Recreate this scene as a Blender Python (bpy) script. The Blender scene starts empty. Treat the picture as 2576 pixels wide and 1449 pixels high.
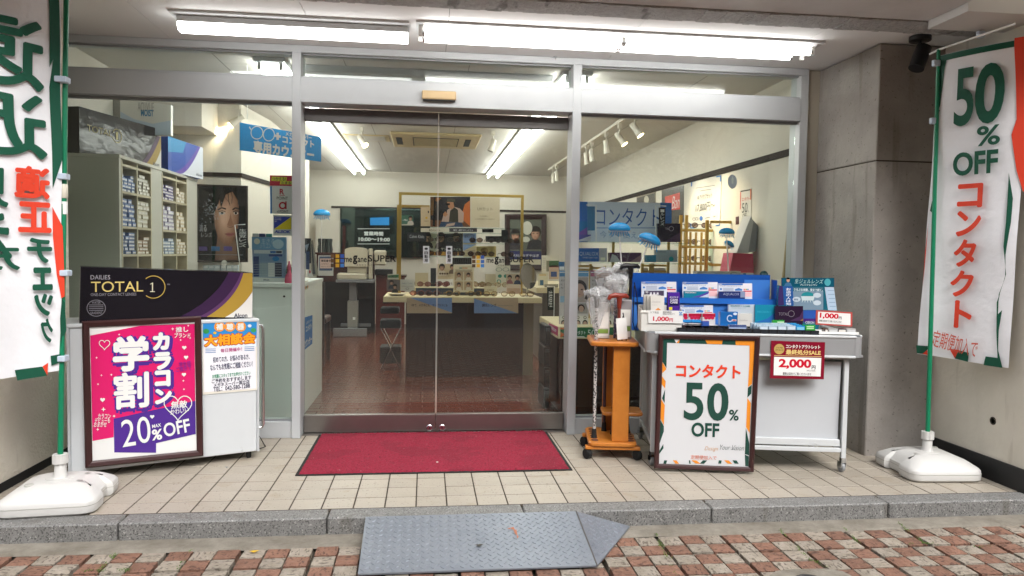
import bpy, bmesh, math, random
from mathutils import Vector as V, Matrix
random.seed(7)
S = bpy.context.scene
COL = S.collection
R_ = math.radians
# ------------------------------------------------------------------ camera (solved from the tile grid and the mullions)
YAW, PITCH, ROLL, FPX, CH = 0.11719947, 0.04599887, 0.01512363, 1841.94, 1.2294368
def _axes():
    cy, sy, cp, sp = math.cos(YAW), math.sin(YAW), math.cos(PITCH), math.sin(PITCH)
    f = V((sy*cp, cy*cp, -sp)); r = V((cy, -sy, 0)); u = r.cross(f)
    c, s = math.cos(ROLL), math.sin(ROLL)
    return c*r + s*u, -s*r + c*u, f
CR, CU, CF = _axes()
CAMP = V((0, 0, CH))
cd = bpy.data.cameras.new('camera'); cam = bpy.data.objects.new('camera', cd); COL.objects.link(cam)
cd.sensor_width = 36; cd.lens = FPX/2576*36; cd.clip_end = 500; cd.clip_start = 0.05
m = Matrix((CR, CU, -CF)).transposed().to_4x4(); m.translation = CAMP; cam.matrix_world = m
S.camera = cam
# ------------------------------------------------------------------ sky, sun, exposure
SUN_EL, SUN_AZ = 42, 164     # overcast day, brightest part of the sky behind the photographer
w = bpy.data.worlds.new('World'); S.world = w; w.use_nodes = True
nt = w.node_tree; nt.nodes.clear()
sky = nt.nodes.new('ShaderNodeTexSky'); sky.sky_type = 'NISHITA'; sky.sun_disc = False
sky.sun_elevation = R_(SUN_EL); sky.sun_rotation = R_(SUN_AZ); sky.air_density = 1.0; sky.dust_density = 4.0; sky.ozone_density = 1.0
hs = nt.nodes.new('ShaderNodeHueSaturation'); hs.inputs['Saturation'].default_value = 0.25
bg = nt.nodes.new('ShaderNodeBackground'); bg.inputs['Strength'].default_value = 0.15
wo = nt.nodes.new('ShaderNodeOutputWorld')
nt.links.new(sky.outputs[0], hs.inputs['Color']); nt.links.new(hs.outputs[0], bg.inputs[0]); nt.links.new(bg.outputs[0], wo.inputs[0])
sl = bpy.data.lights.new('sun', 'SUN'); sl.energy = 1.5; sl.angle = R_(45); sl.color = (1, .99, .97)
so = bpy.data.objects.new('sun', sl); COL.objects.link(so)
_d = V((math.sin(R_(SUN_AZ))*math.cos(R_(SUN_EL)), math.cos(R_(SUN_AZ))*math.cos(R_(SUN_EL)), math.sin(R_(SUN_EL))))
so.rotation_euler = (-_d).to_track_quat('-Z', 'Y').to_euler(); so.location = (0, -3, 12)
S.view_settings.view_transform = 'Standard'; S.view_settings.look = 'None'
S.view_settings.exposure = 1.0; S.view_settings.gamma = 1
try:
    c_ = S.cycles; c_.use_denoising = True; c_.max_bounces = 8; c_.diffuse_bounces = 4; c_.use_adaptive_sampling = True; c_.adaptive_threshold = .02; c_.glossy_bounces = 4
    c_.transparent_max_bounces = 24; c_.transmission_bounces = 6; c_.sample_clamp_indirect = 4; c_.caustics_reflective = False; c_.caustics_refractive = False
    c_.use_light_tree = True
except Exception: pass
# ------------------------------------------------------------------ photo pixel (2576 wide) -> ray -> point
def ray(u, v): return CF + CR*((u-1288)/FPX) - CU*((v-724.5)/FPX)
def onz(u, v, z=0.0): d = ray(u, v); return CAMP + d*((z-CH)/d.z)
def ony(u, v, y): d = ray(u, v); return CAMP + d*(y/d.y)
def onx(u, v, x): d = ray(u, v); return CAMP + d*(x/d.x)
# ------------------------------------------------------------------ materials
def lin(c):
    if isinstance(c, str):
        c = c.lstrip('#'); c = tuple(int(c[i:i+2], 16)/255 for i in (0, 2, 4))
    return tuple(x/12.92 if x <= .04045 else ((x+.055)/1.055)**2.4 for x in c) + (1,)
MATS = {}
def mat(name, col='#888888', rough=.5, metal=0.0, spec=.5, var=0.0, vscale=6.0, bump=0.0, bscale=60.0, emit=0.0, coat=0.0, col2=None, orand=0.0, trans=0.0, bdist=.01):
    if name in MATS: return MATS[name]
    mt = bpy.data.materials.new(name); MATS[name] = mt; mt.use_nodes = True
    n = mt.node_tree.nodes; l = mt.node_tree.links
    b = n['Principled BSDF']; base = lin(col)
    b.inputs['Roughness'].default_value = rough; b.inputs['Metallic'].default_value = metal
    b.inputs['Specular IOR Level'].default_value = spec; b.inputs['Base Color'].default_value = base
    if coat: b.inputs['Coat Weight'].default_value = coat; b.inputs['Coat Roughness'].default_value = .08
    if trans: b.inputs['Transmission Weight'].default_value = trans
    if emit: b.inputs['Emission Color'].default_value = base; b.inputs['Emission Strength'].default_value = emit
    tc = n.new('ShaderNodeTexCoord')
    out = None
    if var or col2:
        nz = n.new('ShaderNodeTexNoise'); nz.inputs['Scale'].default_value = vscale; nz.inputs['Detail'].default_value = 6; nz.inputs['Roughness'].default_value = .65
        l.new(tc.outputs['Object'], nz.inputs['Vector'])
        mx = n.new('ShaderNodeMix'); mx.data_type = 'RGBA'
        rp = n.new('ShaderNodeMapRange'); rp.inputs[1].default_value = .3; rp.inputs[2].default_value = .7
        l.new(nz.outputs[0], rp.inputs[0]); l.new(rp.outputs[0], mx.inputs[0])
        c2 = lin(col2) if col2 else tuple(x*(1-var) for x in base[:3])+(1,)
        mx.inputs[6].default_value = base; mx.inputs[7].default_value = c2
        out = mx.outputs[2]
    if orand:
        oi = n.new('ShaderNodeObjectInfo'); hv = n.new('ShaderNodeHueSaturation')
        mr = n.new('ShaderNodeMapRange'); mr.inputs[3].default_value = 1-orand; mr.inputs[4].default_value = 1+orand
        l.new(oi.outputs['Random'], mr.inputs[0]); l.new(mr.outputs[0], hv.inputs['Value'])
        if out: l.new(out, hv.inputs['Color'])
        else: hv.inputs['Color'].default_value = base
        out = hv.outputs[0]
    if out: l.new(out, b.inputs['Base Color'])
    if bump:
        nb = n.new('ShaderNodeTexNoise'); nb.inputs['Scale'].default_value = bscale; nb.inputs['Detail'].default_value = 5
        l.new(tc.outputs['Object'], nb.inputs['Vector'])
        bp = n.new('ShaderNodeBump'); bp.inputs['Strength'].default_value = bump; bp.inputs['Distance'].default_value = bdist
        l.new(nb.outputs[0], bp.inputs['Height']); l.new(bp.outputs[0], b.inputs['Normal'])
    return mt
def nodes(mt): return mt.node_tree.nodes, mt.node_tree.links
def speckle(mt, scale, thr, col, fac=1.0, detail=3, stretch=None, rand_off=False):
    """dark or light flecks of the material's own colour, mixed over the base colour"""
    n, l = nodes(mt); b = n['Principled BSDF']
    tc = n.new('ShaderNodeTexCoord'); nz = n.new('ShaderNodeTexNoise'); nz.inputs['Scale'].default_value = scale; nz.inputs['Detail'].default_value = detail
    src = tc.outputs['Object']
    if rand_off:
        oi = n.new('ShaderNodeObjectInfo'); ad = n.new('ShaderNodeVectorMath'); ad.operation = 'MULTIPLY_ADD'
        ad.inputs[1].default_value = (1, 1, 1); cmb = n.new('ShaderNodeCombineXYZ'); ml = n.new('ShaderNodeMath'); ml.operation = 'MULTIPLY'; ml.inputs[1].default_value = 60
        l.new(oi.outputs['Random'], ml.inputs[0]); l.new(ml.outputs[0], cmb.inputs[0]); l.new(ml.outputs[0], cmb.inputs[2]); l.new(src, ad.inputs[0]); l.new(cmb.outputs[0], ad.inputs[2]); src = ad.outputs[0]
    if stretch:
        mp = n.new('ShaderNodeMapping'); mp.inputs['Scale'].default_value = stretch; l.new(src, mp.inputs[0]); src = mp.outputs[0]
    l.new(src, nz.inputs['Vector'])
    mr = n.new('ShaderNodeMapRange'); mr.inputs[1].default_value = thr; mr.inputs[2].default_value = thr+.06; mr.inputs[4].default_value = fac
    l.new(nz.outputs[0], mr.inputs[0])
    mx = n.new('ShaderNodeMix'); mx.data_type = 'RGBA'; mx.inputs[7].default_value = lin(col)
    ip = b.inputs['Base Color']
    if ip.is_linked: l.new(ip.links[0].from_socket, mx.inputs[6])
    else: mx.inputs[6].default_value = ip.default_value
    l.new(mr.outputs[0], mx.inputs[0]); l.new(mx.outputs[2], ip)
    return mt
def ink(c, gloss=False):
    k = ('gloss ink ' if gloss else 'ink ')+c
    return mat(k, c, .18 if gloss else .5, spec=.5 if gloss else .3)
def glassmat(name, tint=(.93, .97, .95), ior=1.5, rough=0.0, haze=0.0):
    if name in MATS: return MATS[name]
    mt = bpy.data.materials.new(name); MATS[name] = mt; mt.use_nodes = True
    n, l = nodes(mt); n.clear()
    o = n.new('ShaderNodeOutputMaterial'); mx = n.new('ShaderNodeMixShader'); tr = n.new('ShaderNodeBsdfTransparent'); gl = n.new('ShaderNodeBsdfGlossy')
    gl.inputs['Roughness'].default_value = rough; tr.inputs[0].default_value = (*tint, 1)
    fr = n.new('ShaderNodeFresnel'); ge = n.new('ShaderNodeNewGeometry'); mi = n.new('ShaderNodeMix'); mi.data_type = 'FLOAT'
    mi.inputs[2].default_value = ior; mi.inputs[3].default_value = 1/ior
    l.new(ge.outputs['Backfacing'], mi.inputs[0]); l.new(mi.outputs[0], fr.inputs[0])
    l.new(fr.outputs[0], mx.inputs[0]); l.new(tr.outputs[0], mx.inputs[1]); l.new(gl.outputs[0], mx.inputs[2])
    last = mx
    if haze:
        df = n.new('ShaderNodeBsdfDiffuse'); df.inputs[0].default_value = (.9, .9, .9, 1); m2 = n.new('ShaderNodeMixShader'); m2.inputs[0].default_value = haze
        l.new(mx.outputs[0], m2.inputs[1]); l.new(df.outputs[0], m2.inputs[2]); last = m2
    l.new(last.outputs[0], o.inputs[0])
    return mt
# ------------------------------------------------------------------ mesh helpers
class MB:
    def __init__(s): s.v = []; s.f = []; s.m = []; s.mats = []
    def mi(s, mt):
        if mt is None: return 0
        if mt not in s.mats: s.mats.append(mt)
        return s.mats.index(mt)
    def add(s, vs, fs, mt=None):
        b = len(s.v); k = s.mi(mt); s.v += [tuple(x) for x in vs]
        for f in fs: s.f.append(tuple(b+i for i in f)); s.m.append(k)
        return s
    def box(s, x0, x1, y0, y1, z0, z1, mt=None, M=None, ch=0.0):
        if ch:
            hx, hy, hz = (x1-x0)/2, (y1-y0)/2, (z1-z0)/2; c = V(((x0+x1)/2, (y0+y1)/2, (z0+z1)/2))
            vs = []; idx = {}
            for sx in (-1, 1):
                for sy in (-1, 1):
                    for sz in (-1, 1):
                        for a in range(3):
                            h = [hx-ch, hy-ch, hz-ch]; h[a] += ch
                            idx[(sx, sy, sz, a)] = len(vs); vs.append(c+V((sx*h[0], sy*h[1], sz*h[2])))
            fs = []
            q = [(-1, -1), (1, -1), (1, 1), (-1, 1)]
            for a in range(3):
                for sg in (-1, 1):
                    f = []
                    for (p, r) in q:
                        k = [0, 0, 0]; k[a] = sg; k[(a+1) % 3] = p; k[(a+2) % 3] = r; f.append(idx[(*k, a)])
                    fs.append(f if sg > 0 else f[::-1])
            for a in range(3):
                b, d = (a+1) % 3, (a+2) % 3
                for sb in (-1, 1):
                    for sd in (-1, 1):
                        k0 = [0]*3; k1 = [0]*3; k0[a] = -1; k1[a] = 1
                        for k in (k0, k1): k[b] = sb; k[d] = sd
                        f = [idx[(*k0, b)], idx[(*k1, b)], idx[(*k1, d)], idx[(*k0, d)]]
                        fs.append(f if sb*sd < 0 else f[::-1])
            for sx in (-1, 1):
                for sy in (-1, 1):
                    for sz in (-1, 1):
                        f = [idx[(sx, sy, sz, a)] for a in range(3)]
                        fs.append(f if sx*sy*sz > 0 else f[::-1])
        else:
            vs = [V((x, y, z)) for z in (z0, z1) for (x, y) in ((x0, y0), (x1, y0), (x1, y1), (x0, y1))]
            fs = [(3, 2, 1, 0), (4, 5, 6, 7), (0, 1, 5, 4), (1, 2, 6, 5), (2, 3, 7, 6), (3, 0, 4, 7)]
        if M is not None: vs = [M @ x for x in vs]
        return s.add(vs, fs, mt)
    def tube(s, pts, r, n=8, mt=None, cap=True):
        pts = [V(p) for p in pts]; rs = r if isinstance(r, (list, tuple)) else [r]*len(pts)
        vs = []; up = None
        for i, p in enumerate(pts):
            t = (pts[min(i+1, len(pts)-1)]-pts[max(i-1, 0)]).normalized()
            if up is None:
                a = V((0, 0, 1)) if abs(t.z) < .9 else V((1, 0, 0)); up = (a-t*a.dot(t)).normalized()
            else: up = (up-t*up.dot(t)).normalized()
            sd = t.cross(up)
            for k in range(n):
                an = 2*math.pi*k/n; vs.append(p+(up*math.cos(an)+sd*math.sin(an))*rs[i])
        fs = [(i*n+k, i*n+(k+1) % n, (i+1)*n+(k+1) % n, (i+1)*n+k) for i in range(len(pts)-1) for k in range(n)]
        if cap: fs += [tuple(range(n))[::-1], tuple((len(pts)-1)*n+k for k in range(n))]
        return s.add(vs, fs, mt)
    def lathe(s, prof, c=(0, 0, 0), n=20, mt=None, M=None):
        c = V(c); vs = []; 
        for r, z in prof:
            for k in range(n):
                p = V((r*math.cos(2*math.pi*k/n), r*math.sin(2*math.pi*k/n), z))
                vs.append((M @ p if M is not None else p)+c)
        fs = [(i*n+k, i*n+(k+1) % n, (i+1)*n+(k+1) % n, (i+1)*n+k) for i in range(len(prof)-1) for k in range(n)]
        fs += [tuple(range(n))[::-1], tuple((len(prof)-1)*n+k for k in range(n))]
        return s.add(vs, fs, mt)
    def rings(s, rr, mt=None, cap=True):
        n = len(rr[0]); vs = [p for r in rr for p in r]
        fs = [(i*n+k, i*n+(k+1) % n, (i+1)*n+(k+1) % n, (i+1)*n+k) for i in range(len(rr)-1) for k in range(n)]
        if cap: fs += [tuple(range(n))[::-1], tuple((len(rr)-1)*n+k for k in range(n))]
        return s.add(vs, fs, mt)
    def prism(s, poly, d, mt=None):
        """poly: 3D points of a planar polygon (front face), d: vector to the back"""
        d = V(d); n = len(poly); vs = [V(p) for p in poly]+[V(p)+d for p in poly]
        fs = [tuple(range(n)), tuple(range(2*n-1, n-1, -1))]+[(i, i+n, (i+1) % n+n, (i+1) % n) for i in range(n)]
        return s.add(vs, fs, mt)
    def ball(s, c, r, n=14, k=8, mt=None, M=None):
        r = (r, r, r) if not isinstance(r, (tuple, list)) else r
        prof = [(max(math.sin(math.pi*i/k), .02), -math.cos(math.pi*i/k)) for i in range(k+1)]
        D = Matrix.Diagonal(V(r)); 
        return s.lathe(prof, c, n, mt, (M @ D if M is not None else D))
    def build(s, name, parent=None, mt=None, smooth=False, world=True, fix=True):
        me = bpy.data.meshes.new(name); me.from_pydata(s.v, [], s.f)
        ms = s.mats or [mt]
        for x in ms: me.materials.append(x)
        if s.mats: me.polygons.foreach_set('material_index', s.m)
        if fix:
            bm = bmesh.new(); bm.from_mesh(me); bmesh.ops.recalc_face_normals(bm, faces=bm.faces); bm.to_mesh(me); bm.free()
        if smooth:
            me.polygons.foreach_set('use_smooth', [True]*len(me.polygons)); me.set_sharp_from_angle(angle=R_(smooth if smooth is not True else 40))
        me.update()
        o = bpy.data.objects.new(name, me); COL.objects.link(o)
        if parent is not None: adopt(o, parent, world)
        return o
def adopt(o, parent, world=True):
    o.parent = parent
    if world: o.matrix_parent_inverse = wm(parent).inverted()
def wm(o):
    lm = Matrix.LocRotScale(o.location, o.rotation_euler, o.scale)
    return (wm(o.parent) @ o.matrix_parent_inverse @ lm) if o.parent else lm
def tag(o, label, cat, group=None):
    o['label'] = label; o['category'] = cat
    if group: o['group'] = group
    return o
def thing(name, label, cat, loc=(0, 0, 0), rz=0, group=None):
    o = bpy.data.objects.new(name, None); COL.objects.link(o); o.location = loc; o.rotation_euler = (0, 0, rz)
    o.empty_display_size = .1
    return tag(o, label, cat, group)
def struct(name, mb, mt=None, parent=None, smooth=False):
    o = mb.build(name, parent, mt, smooth); 
    if parent is None: o['kind'] = 'structure'
    return o
def copy_tree(o, parent=None):
    c = o.copy(); COL.objects.link(c)
    if parent is not None: c.parent = parent
    for ch in [x for x in bpy.data.objects if x.parent == o]: copy_tree(ch, c)
    return c
def part(parent, name, mt=None, smooth=False, world=True):
    """with-less helper: returns an MB whose .done() links it"""
    mb = MB(); mb.done = lambda: mb.build(name, parent, mt, smooth, world); return mb
def bx(parent, name, mt, x0, x1, y0, y1, z0, z1, M=None, ch=0.0, world=True):
    mb = MB(); mb.box(x0, x1, y0, y1, z0, z1, mt, M, ch); return mb.build(name, parent, None, False, world, fix=False)
def rotz(a, loc=(0, 0, 0)): return Matrix.Translation(V(loc)) @ Matrix.Rotation(a, 4, 'Z')
# ------------------------------------------------------------------ lettering
_tc = {}
TS_ = bpy.data.scenes.new('lettering_workshop')    # small scratch scene so that each word evaluates fast; removed at the end
def glyphs(t, bold=0.0, shear=0.0):
    k = (t, bold, shear)
    if k in _tc: return _tc[k]
    c = bpy.data.curves.new('t', 'FONT'); c.body = t; c.resolution_u = 5 if len(t) < 6 else 2; c.offset = bold; c.fill_mode = 'FRONT'; c.shear = shear
    o = bpy.data.objects.new('t', c); TS_.collection.objects.link(o); TS_.view_layers[0].update()
    me = bpy.data.meshes.new_from_object(o.evaluated_get(TS_.view_layers[0].depsgraph))
    vs = [(v.co.x, v.co.y) for v in me.vertices]; fs = [tuple(p.vertices) for p in me.polygons]
    bpy.data.objects.remove(o); bpy.data.curves.remove(c); bpy.data.meshes.remove(me)
    xs = [v[0] for v in vs] or [0, 1]; ys = [v[1] for v in vs] or [0, 1]
    _tc[k] = (vs, fs, min(xs), max(xs), min(ys), max(ys)); return _tc[k]
class Plane:
    """a plane in the place: origin, right, up; px() turns a photo pixel into its 2-D coordinates"""
    def __init__(s, o, x, y=(0, 0, 1)):
        s.o = V(o); s.x = V(x).normalized(); y = V(y); s.y = (y-s.x*y.dot(s.x)).normalized(); s.n = s.x.cross(s.y)
        if s.n.dot(CAMP-s.o) < 0: s.n = -s.n
    def px(s, u, v):
        d = ray(u, v); t = (s.o-CAMP).dot(s.n)/d.dot(s.n); p = CAMP+d*t-s.o
        return p.dot(s.x), p.dot(s.y)
    def at(s, a, b, h=0.0): return s.o+s.x*a+s.y*b+s.n*h
    def P(s, u, v, h=0.0): return s.at(*s.px(u, v), h)
def planey(y): return Plane((0, y, 0), (1, 0, 0))
def planex(x): return Plane((x, 0, 0), (0, -1, 0) if x > 0 else (0, 1, 0))
class Print:
    """flat print on a plane: every shape sits a fraction of a millimetre above the one below"""
    def __init__(s, pl, parent, name='print', gloss=False, step=.0005, base=.0006, disp=None, cut=0):
        s.pl = pl; s.par = parent; s.name = name; s.gloss = gloss; s.step = step; s.base = base; s.mb = MB(); s.disp = disp; s.cut = cut; s.lay = 0
    def _m(s, c): return c if not isinstance(c, str) else ink(c, s.gloss)
    def h(s, lay):
        if lay is None: s.lay += 1; lay = s.lay
        return s.base+s.step*lay
    def poly(s, ab, c, lay=None):
        h = s.h(lay); s.mb.add([V((a, b, h)) for a, b in ab], [tuple(range(len(ab)))], s._m(c)); return s
    def ppoly(s, px, c, lay=None): return s.poly([s.pl.px(*p) for p in px], c, lay)
    def prect(s, u0, v0, u1, v1, c, lay=None): return s.ppoly([(u0, v1), (u1, v1), (u1, v0), (u0, v0)], c, lay)
    def rect(s, a0, b0, a1, b1, c, lay=None): return s.poly([(a0, b0), (a1, b0), (a1, b1), (a0, b1)], c, lay)
    def pdisc(s, u, v, ru, rv, c, lay=None, n=28, ring=0.0, a0=0, a1=360):
        if ring:
            h = s.h(lay); vs = []; k = n if a1-a0 >= 360 else n+1
            for i in range(k):
                t = R_(a0+(a1-a0)*i/n)
                for f in (1, 1-ring):
                    a, b = s.pl.px(u+ru*f*math.cos(t), v-rv*f*math.sin(t)); vs.append(V((a, b, h)))
            fs = [(2*i, 2*((i+1) % k), 2*((i+1) % k)+1, 2*i+1) for i in range(n)]
            s.mb.add(vs, fs, s._m(c)); return s
        return s.ppoly([(u+ru*math.cos(2*math.pi*i/n), v-rv*math.sin(2*math.pi*i/n)) for i in range(n)], c, lay)
    def pline(s, pts, wpx, c, lay=None):
        h = s.h(lay)
        for (u0, v0), (u1, v1) in zip(pts, pts[1:]):
            L = math.hypot(u1-u0, v1-v0) or 1; nx, ny = -(v1-v0)/L*wpx/2, (u1-u0)/L*wpx/2
            s.mb.add([V((*s.pl.px(x, y), h)) for x, y in ((u0+nx, v0+ny), (u1+nx, v1+ny), (u1-nx, v1-ny), (u0-nx, v0-ny))], [(0, 1, 2, 3)], s._m(c))
        return s
    def text(s, t, a0, b0, a1, b1, c, bold=0.0, lay=None, shear=0.0, rot=0.0, mirror=False, keep=False):
        h = s.h(lay)
        if bold > .008 and any(ord(c_) > 0x2e80 for c_ in t):      # heavy CJK strokes: shifted copies, offsetting breaks the outlines
            vs0, fs0, x0, x1, y0, y1 = glyphs(t, 0.0, shear); vs, fs, hh = [], [], []
            for k_ in range(9):
                dx, dy = (0, 0) if k_ == 8 else (bold*math.cos(k_*math.pi/4), bold*math.sin(k_*math.pi/4))
                b_ = len(vs); vs += [(x+dx, y+dy) for x, y in vs0]; fs += [tuple(i+b_ for i in f) for f in fs0]; hh += [k_*s.step*.09]*len(vs0)
            x0 -= bold; x1 += bold; y0 -= bold; y1 += bold
        else:
            vs, fs, x0, x1, y0, y1 = glyphs(t, bold, shear); hh = [0]*len(vs)
        sx = (a1-a0)/max(x1-x0, 1e-6); sy = (b1-b0)/max(y1-y0, 1e-6)
        cx, cy = (a0+a1)/2, (b0+b1)/2; ca, sa = math.cos(rot), math.sin(rot); o = []
        for (x, y), h_ in zip(vs, hh):
            px = (x-(x0+x1)/2)*sx*(-1 if mirror else 1); py = (y-(y0+y1)/2)*sy
            o.append(V((cx+px*ca-py*sa, cy+px*sa+py*ca, h+h_)))
        s.mb.add(o, fs, s._m(c)); return s
    def ptext(s, t, u0, v0, u1, v1, c, bold=0.0, vert=False, lay=None, tilt=True, **k):
        um, vm = (u0+u1)/2, (v0+v1)/2
        if vert:
            h = (v1-v0)/len(t); L = s.h(lay); lay = (L-s.base)/s.step
            for i, ch in enumerate(t): s.ptext(ch, u0, v0+h*(i+.05), u1, v0+h*(i+.95), c, bold, lay=lay, **k)
            return s
        a0 = s.pl.px(u0, vm)[0]; a1 = s.pl.px(u1, vm)[0]; b0 = s.pl.px(um, v1)[1]; b1 = s.pl.px(um, v0)[1]
        return s.text(t, a0, b0, a1, b1, c, bold, lay, **k)
    def done(s):
        if not s.mb.v: return None
        me = bpy.data.meshes.new(s.name); me.from_pydata(s.mb.v, [], s.mb.f)
        for x in s.mb.mats: me.materials.append(x)
        me.polygons.foreach_set('material_index', s.mb.m)
        bm = bmesh.new(); bm.from_mesh(me)
        if s.cut:
            for ax in (0, 1):
                lo = min(v.co[ax] for v in bm.verts); hi = max(v.co[ax] for v in bm.verts); k = lo+s.cut
                while k < hi:
                    co = V((0, 0, 0)); co[ax] = k; no = V((0, 0, 0)); no[ax] = 1
                    bmesh.ops.bisect_plane(bm, geom=bm.verts[:]+bm.edges[:]+bm.faces[:], plane_co=co, plane_no=no); k += s.cut
        for v in bm.verts:
            a, b, h = v.co
            if s.disp: h += s.disp(a, b)
            v.co = s.pl.at(a, b, h)
        for f in bm.faces:
            f.normal_update()
            if f.normal.dot(s.pl.n) < 0: f.normal_flip()
        bm.to_mesh(me); bm.free(); me.update()
        o = bpy.data.objects.new(s.name, me); COL.objects.link(o)
        adopt(o, s.par); return o
def pcard(name, label, cat, pl, px, t, col, group=None, gloss=False, prt='print', frame=None, foot=None):
    """a thin board: its outline traced on its own plane, with real thickness; returns (thing, Print)"""
    if len(px) == 4 and not isinstance(px[0], (tuple, list)):
        u0, v0, u1, v1 = px; px = [(u0, v1), (u1, v1), (u1, v0), (u0, v0)]
    ab = [pl.px(*p) for p in px]; b = min(ab, key=lambda q: pl.at(*q).z)
    cx = sum(a for a, _ in ab)/len(ab)
    T = thing(name, label, cat, pl.at(cx, b[1], -t/2), 0, group)
    mb = MB(); mb.prism([pl.at(*q) for q in ab], pl.n*-t, col if not isinstance(col, str) else ink(col, gloss)); mb.build('board', T)
    if frame:
        fw, fd, fm = frame; fb(T, pl, ab, fw, fd, fm)
    return T, Print(pl, T, prt, gloss)
def fb(T, pl, ab, fw, fd, fm, name='frame_bar'):
    """four frame bars round a quad"""
    c = V((sum(a for a, _ in ab)/4, sum(b for _, b in ab)/4))
    inn = [V(q) for q in ab]; out = []
    for i in range(4):
        p, q, r = inn[i-1], inn[i], inn[(i+1) % 4]
        d1 = (q-p).normalized(); d2 = (q-r).normalized(); out.append(q+(d1+d2)*fw)
    for i in range(4):
        j = (i+1) % 4; mb = MB(); vs = []
        prof = [(0, -fd*.4), (0, fd*.45), (.25, fd*.8), (.75, fd), (1, fd*.55), (1, -fd*.4)]
        for a_, b_ in ((inn[i], out[i]), (inn[j], out[j])):
            for f, h in prof:
                p = a_.lerp(b_, f); vs.append(pl.at(p.x, p.y, h))
        k = len(prof)
        mb.add(vs, [(e, (e+1) % k, (e+1) % k+k, e+k) for e in range(k)]+[tuple(range(k)), tuple(range(2*k-1, k-1, -1))], fm)
        mb.build(name, T)
# ================================================================== SETTING
ZS = -.078            # pavement level, platform is z = 0
SOF, CEIL, YG = 2.555, 2.6, 4.90
XL, XR, YB = -2.40, 2.72, 12.7
alu = mat('painted aluminium', '#b9bcbf', .38, .0, .5, var=.06, vscale=3)
alu_dark = mat('brushed steel rail', '#8f8b88', .32, .9, var=.15, vscale=4)
white_pl = mat('white plastic', '#e9e9e7', .35)
black_pl = mat('black plastic', '#141416', .4)
black_rub = mat('black rubber', '#101010', .8)
chrome = mat('chrome', '#d0d2d4', .12, 1.0)
cream = mat('cream wallpaper', '#d5cfc3', .85, var=.05, vscale=2, bump=.12, bscale=180)
ceilm = mat('interior ceiling board', '#cdc9c3', .9, var=.05, vscale=2)
rail_m = mat('dark picture rail', '#332c28', .8, spec=.15)
grout = mat('floor grout', '#3b3328', .95, bump=.3, bscale=300)
tile_m = mat('speckled cream floor tile', '#a89f92', .42, var=.07, vscale=5, orand=.05, bump=.06, bscale=400)
speckle(tile_m, 95, .64, '#5e5142', .75, 2, rand_off=True); speckle(tile_m, 7, .60, '#94836c', .35, 4, rand_off=True)
granite = mat('grey granite', '#858482', .6, col2='#6f6e6c', vscale=18, bump=.15, bscale=260, bdist=.004)
speckle(granite, 130, .55, '#42413f', .85, 2, rand_off=True); speckle(granite, 90, .62, '#b3b1ac', .7, 2, rand_off=True); speckle(granite, 4, .6, '#5a544b', .4, 5, rand_off=True, stretch=(3, 3, .5))
mortar = mat('cement mortar', '#8f897e', .95, col2='#6f685d', vscale=9, bump=.6, bscale=60)
brick_r = mat('terracotta rough paver', '#8a6655', .8, col2='#765545', vscale=12, orand=.13, bump=1.0, bscale=42, bdist=.012)
brick_c = mat('cream rough paver', '#a0968a', .85, col2='#897f71', vscale=12, orand=.10, bump=1.0, bscale=42, bdist=.012)
for b_, c_d in ((brick_r, '#3f2a22'), (brick_c, '#4a4036')):
    speckle(b_, 62, .555, c_d, .7, 4, stretch=(.6, 1.35, 1), rand_off=True)
joint_m = mat('dirty paver joint', '#37322a', .95, col2='#4a4537', vscale=8, bump=.8, bscale=90)
stucco = mat('cream stucco', '#e6dfd1', .9, col2='#d8d0c0', vscale=3, bump=.55, bscale=70, bdist=.02)
speckle(stucco, 5, .68, '#8d8270', .35, 5, stretch=(1, 1, .35))
concrete = mat('bare concrete', '#9f9993', .85, col2='#8a8580', vscale=4, bump=.35, bscale=60, bdist=.01)
speckle(concrete, 60, .66, '#4b463f', .7, 3); speckle(concrete, 6, .62, '#a8a29a', .4, 5); speckle(concrete, 5, .60, '#6d6760', .45, 6, stretch=(1.6, 1.6, .18))
soff_m = mat('soffit board', '#e6e6e6', .85, var=.05, vscale=2)
rough_c = mat('rough concrete beam', '#a3a2a1', .95, col2='#bcbbba', vscale=40, bump=1.0, bscale=70, bdist=.03)
speckle(rough_c, 9, .62, '#4c4945', .6, 4, stretch=(1, .3, 1))
canopy_m = mat('canopy underside panel', '#cbcbcb', .7, col2='#b6b6b6', vscale=2)
asphalt = mat('asphalt', '#3c3c3d', .9, bump=.4, bscale=200)
glass = glassmat('window glass', haze=.012)
g_shelf = glassmat('shelf glass', (.86, .95, .92))

# ---- ground: one sheet with a procedural paver pattern, near pavers are real pieces
pave = mat('far paving pattern', '#8a5541', .85, bump=.6, bscale=50)
n, l = nodes(pave); tc = n.new('ShaderNodeTexCoord'); ck = n.new('ShaderNodeTexChecker'); ck.inputs['Scale'].default_value = 10.25
ck.inputs[1].default_value = lin('#84513e'); ck.inputs[2].default_value = lin('#a99983')
bk = n.new('ShaderNodeTexBrick'); bk.offset = 0; bk.inputs['Scale'].default_value = 1; bk.inputs['Mortar Size'].default_value = .006; bk.inputs['Brick Width'].default_value = .0976; bk.inputs['Row Height'].default_value = .0976
bk.inputs['Mortar'].default_value = lin('#3a342b')
l.new(tc.outputs['Object'], ck.inputs[0]); l.new(tc.outputs['Object'], bk.inputs[0]); l.new(ck.outputs[0], bk.inputs[1]); l.new(ck.outputs[0], bk.inputs[2])
l.new(bk.outputs[0], n['Principled BSDF'].inputs['Base Color'])
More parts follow.
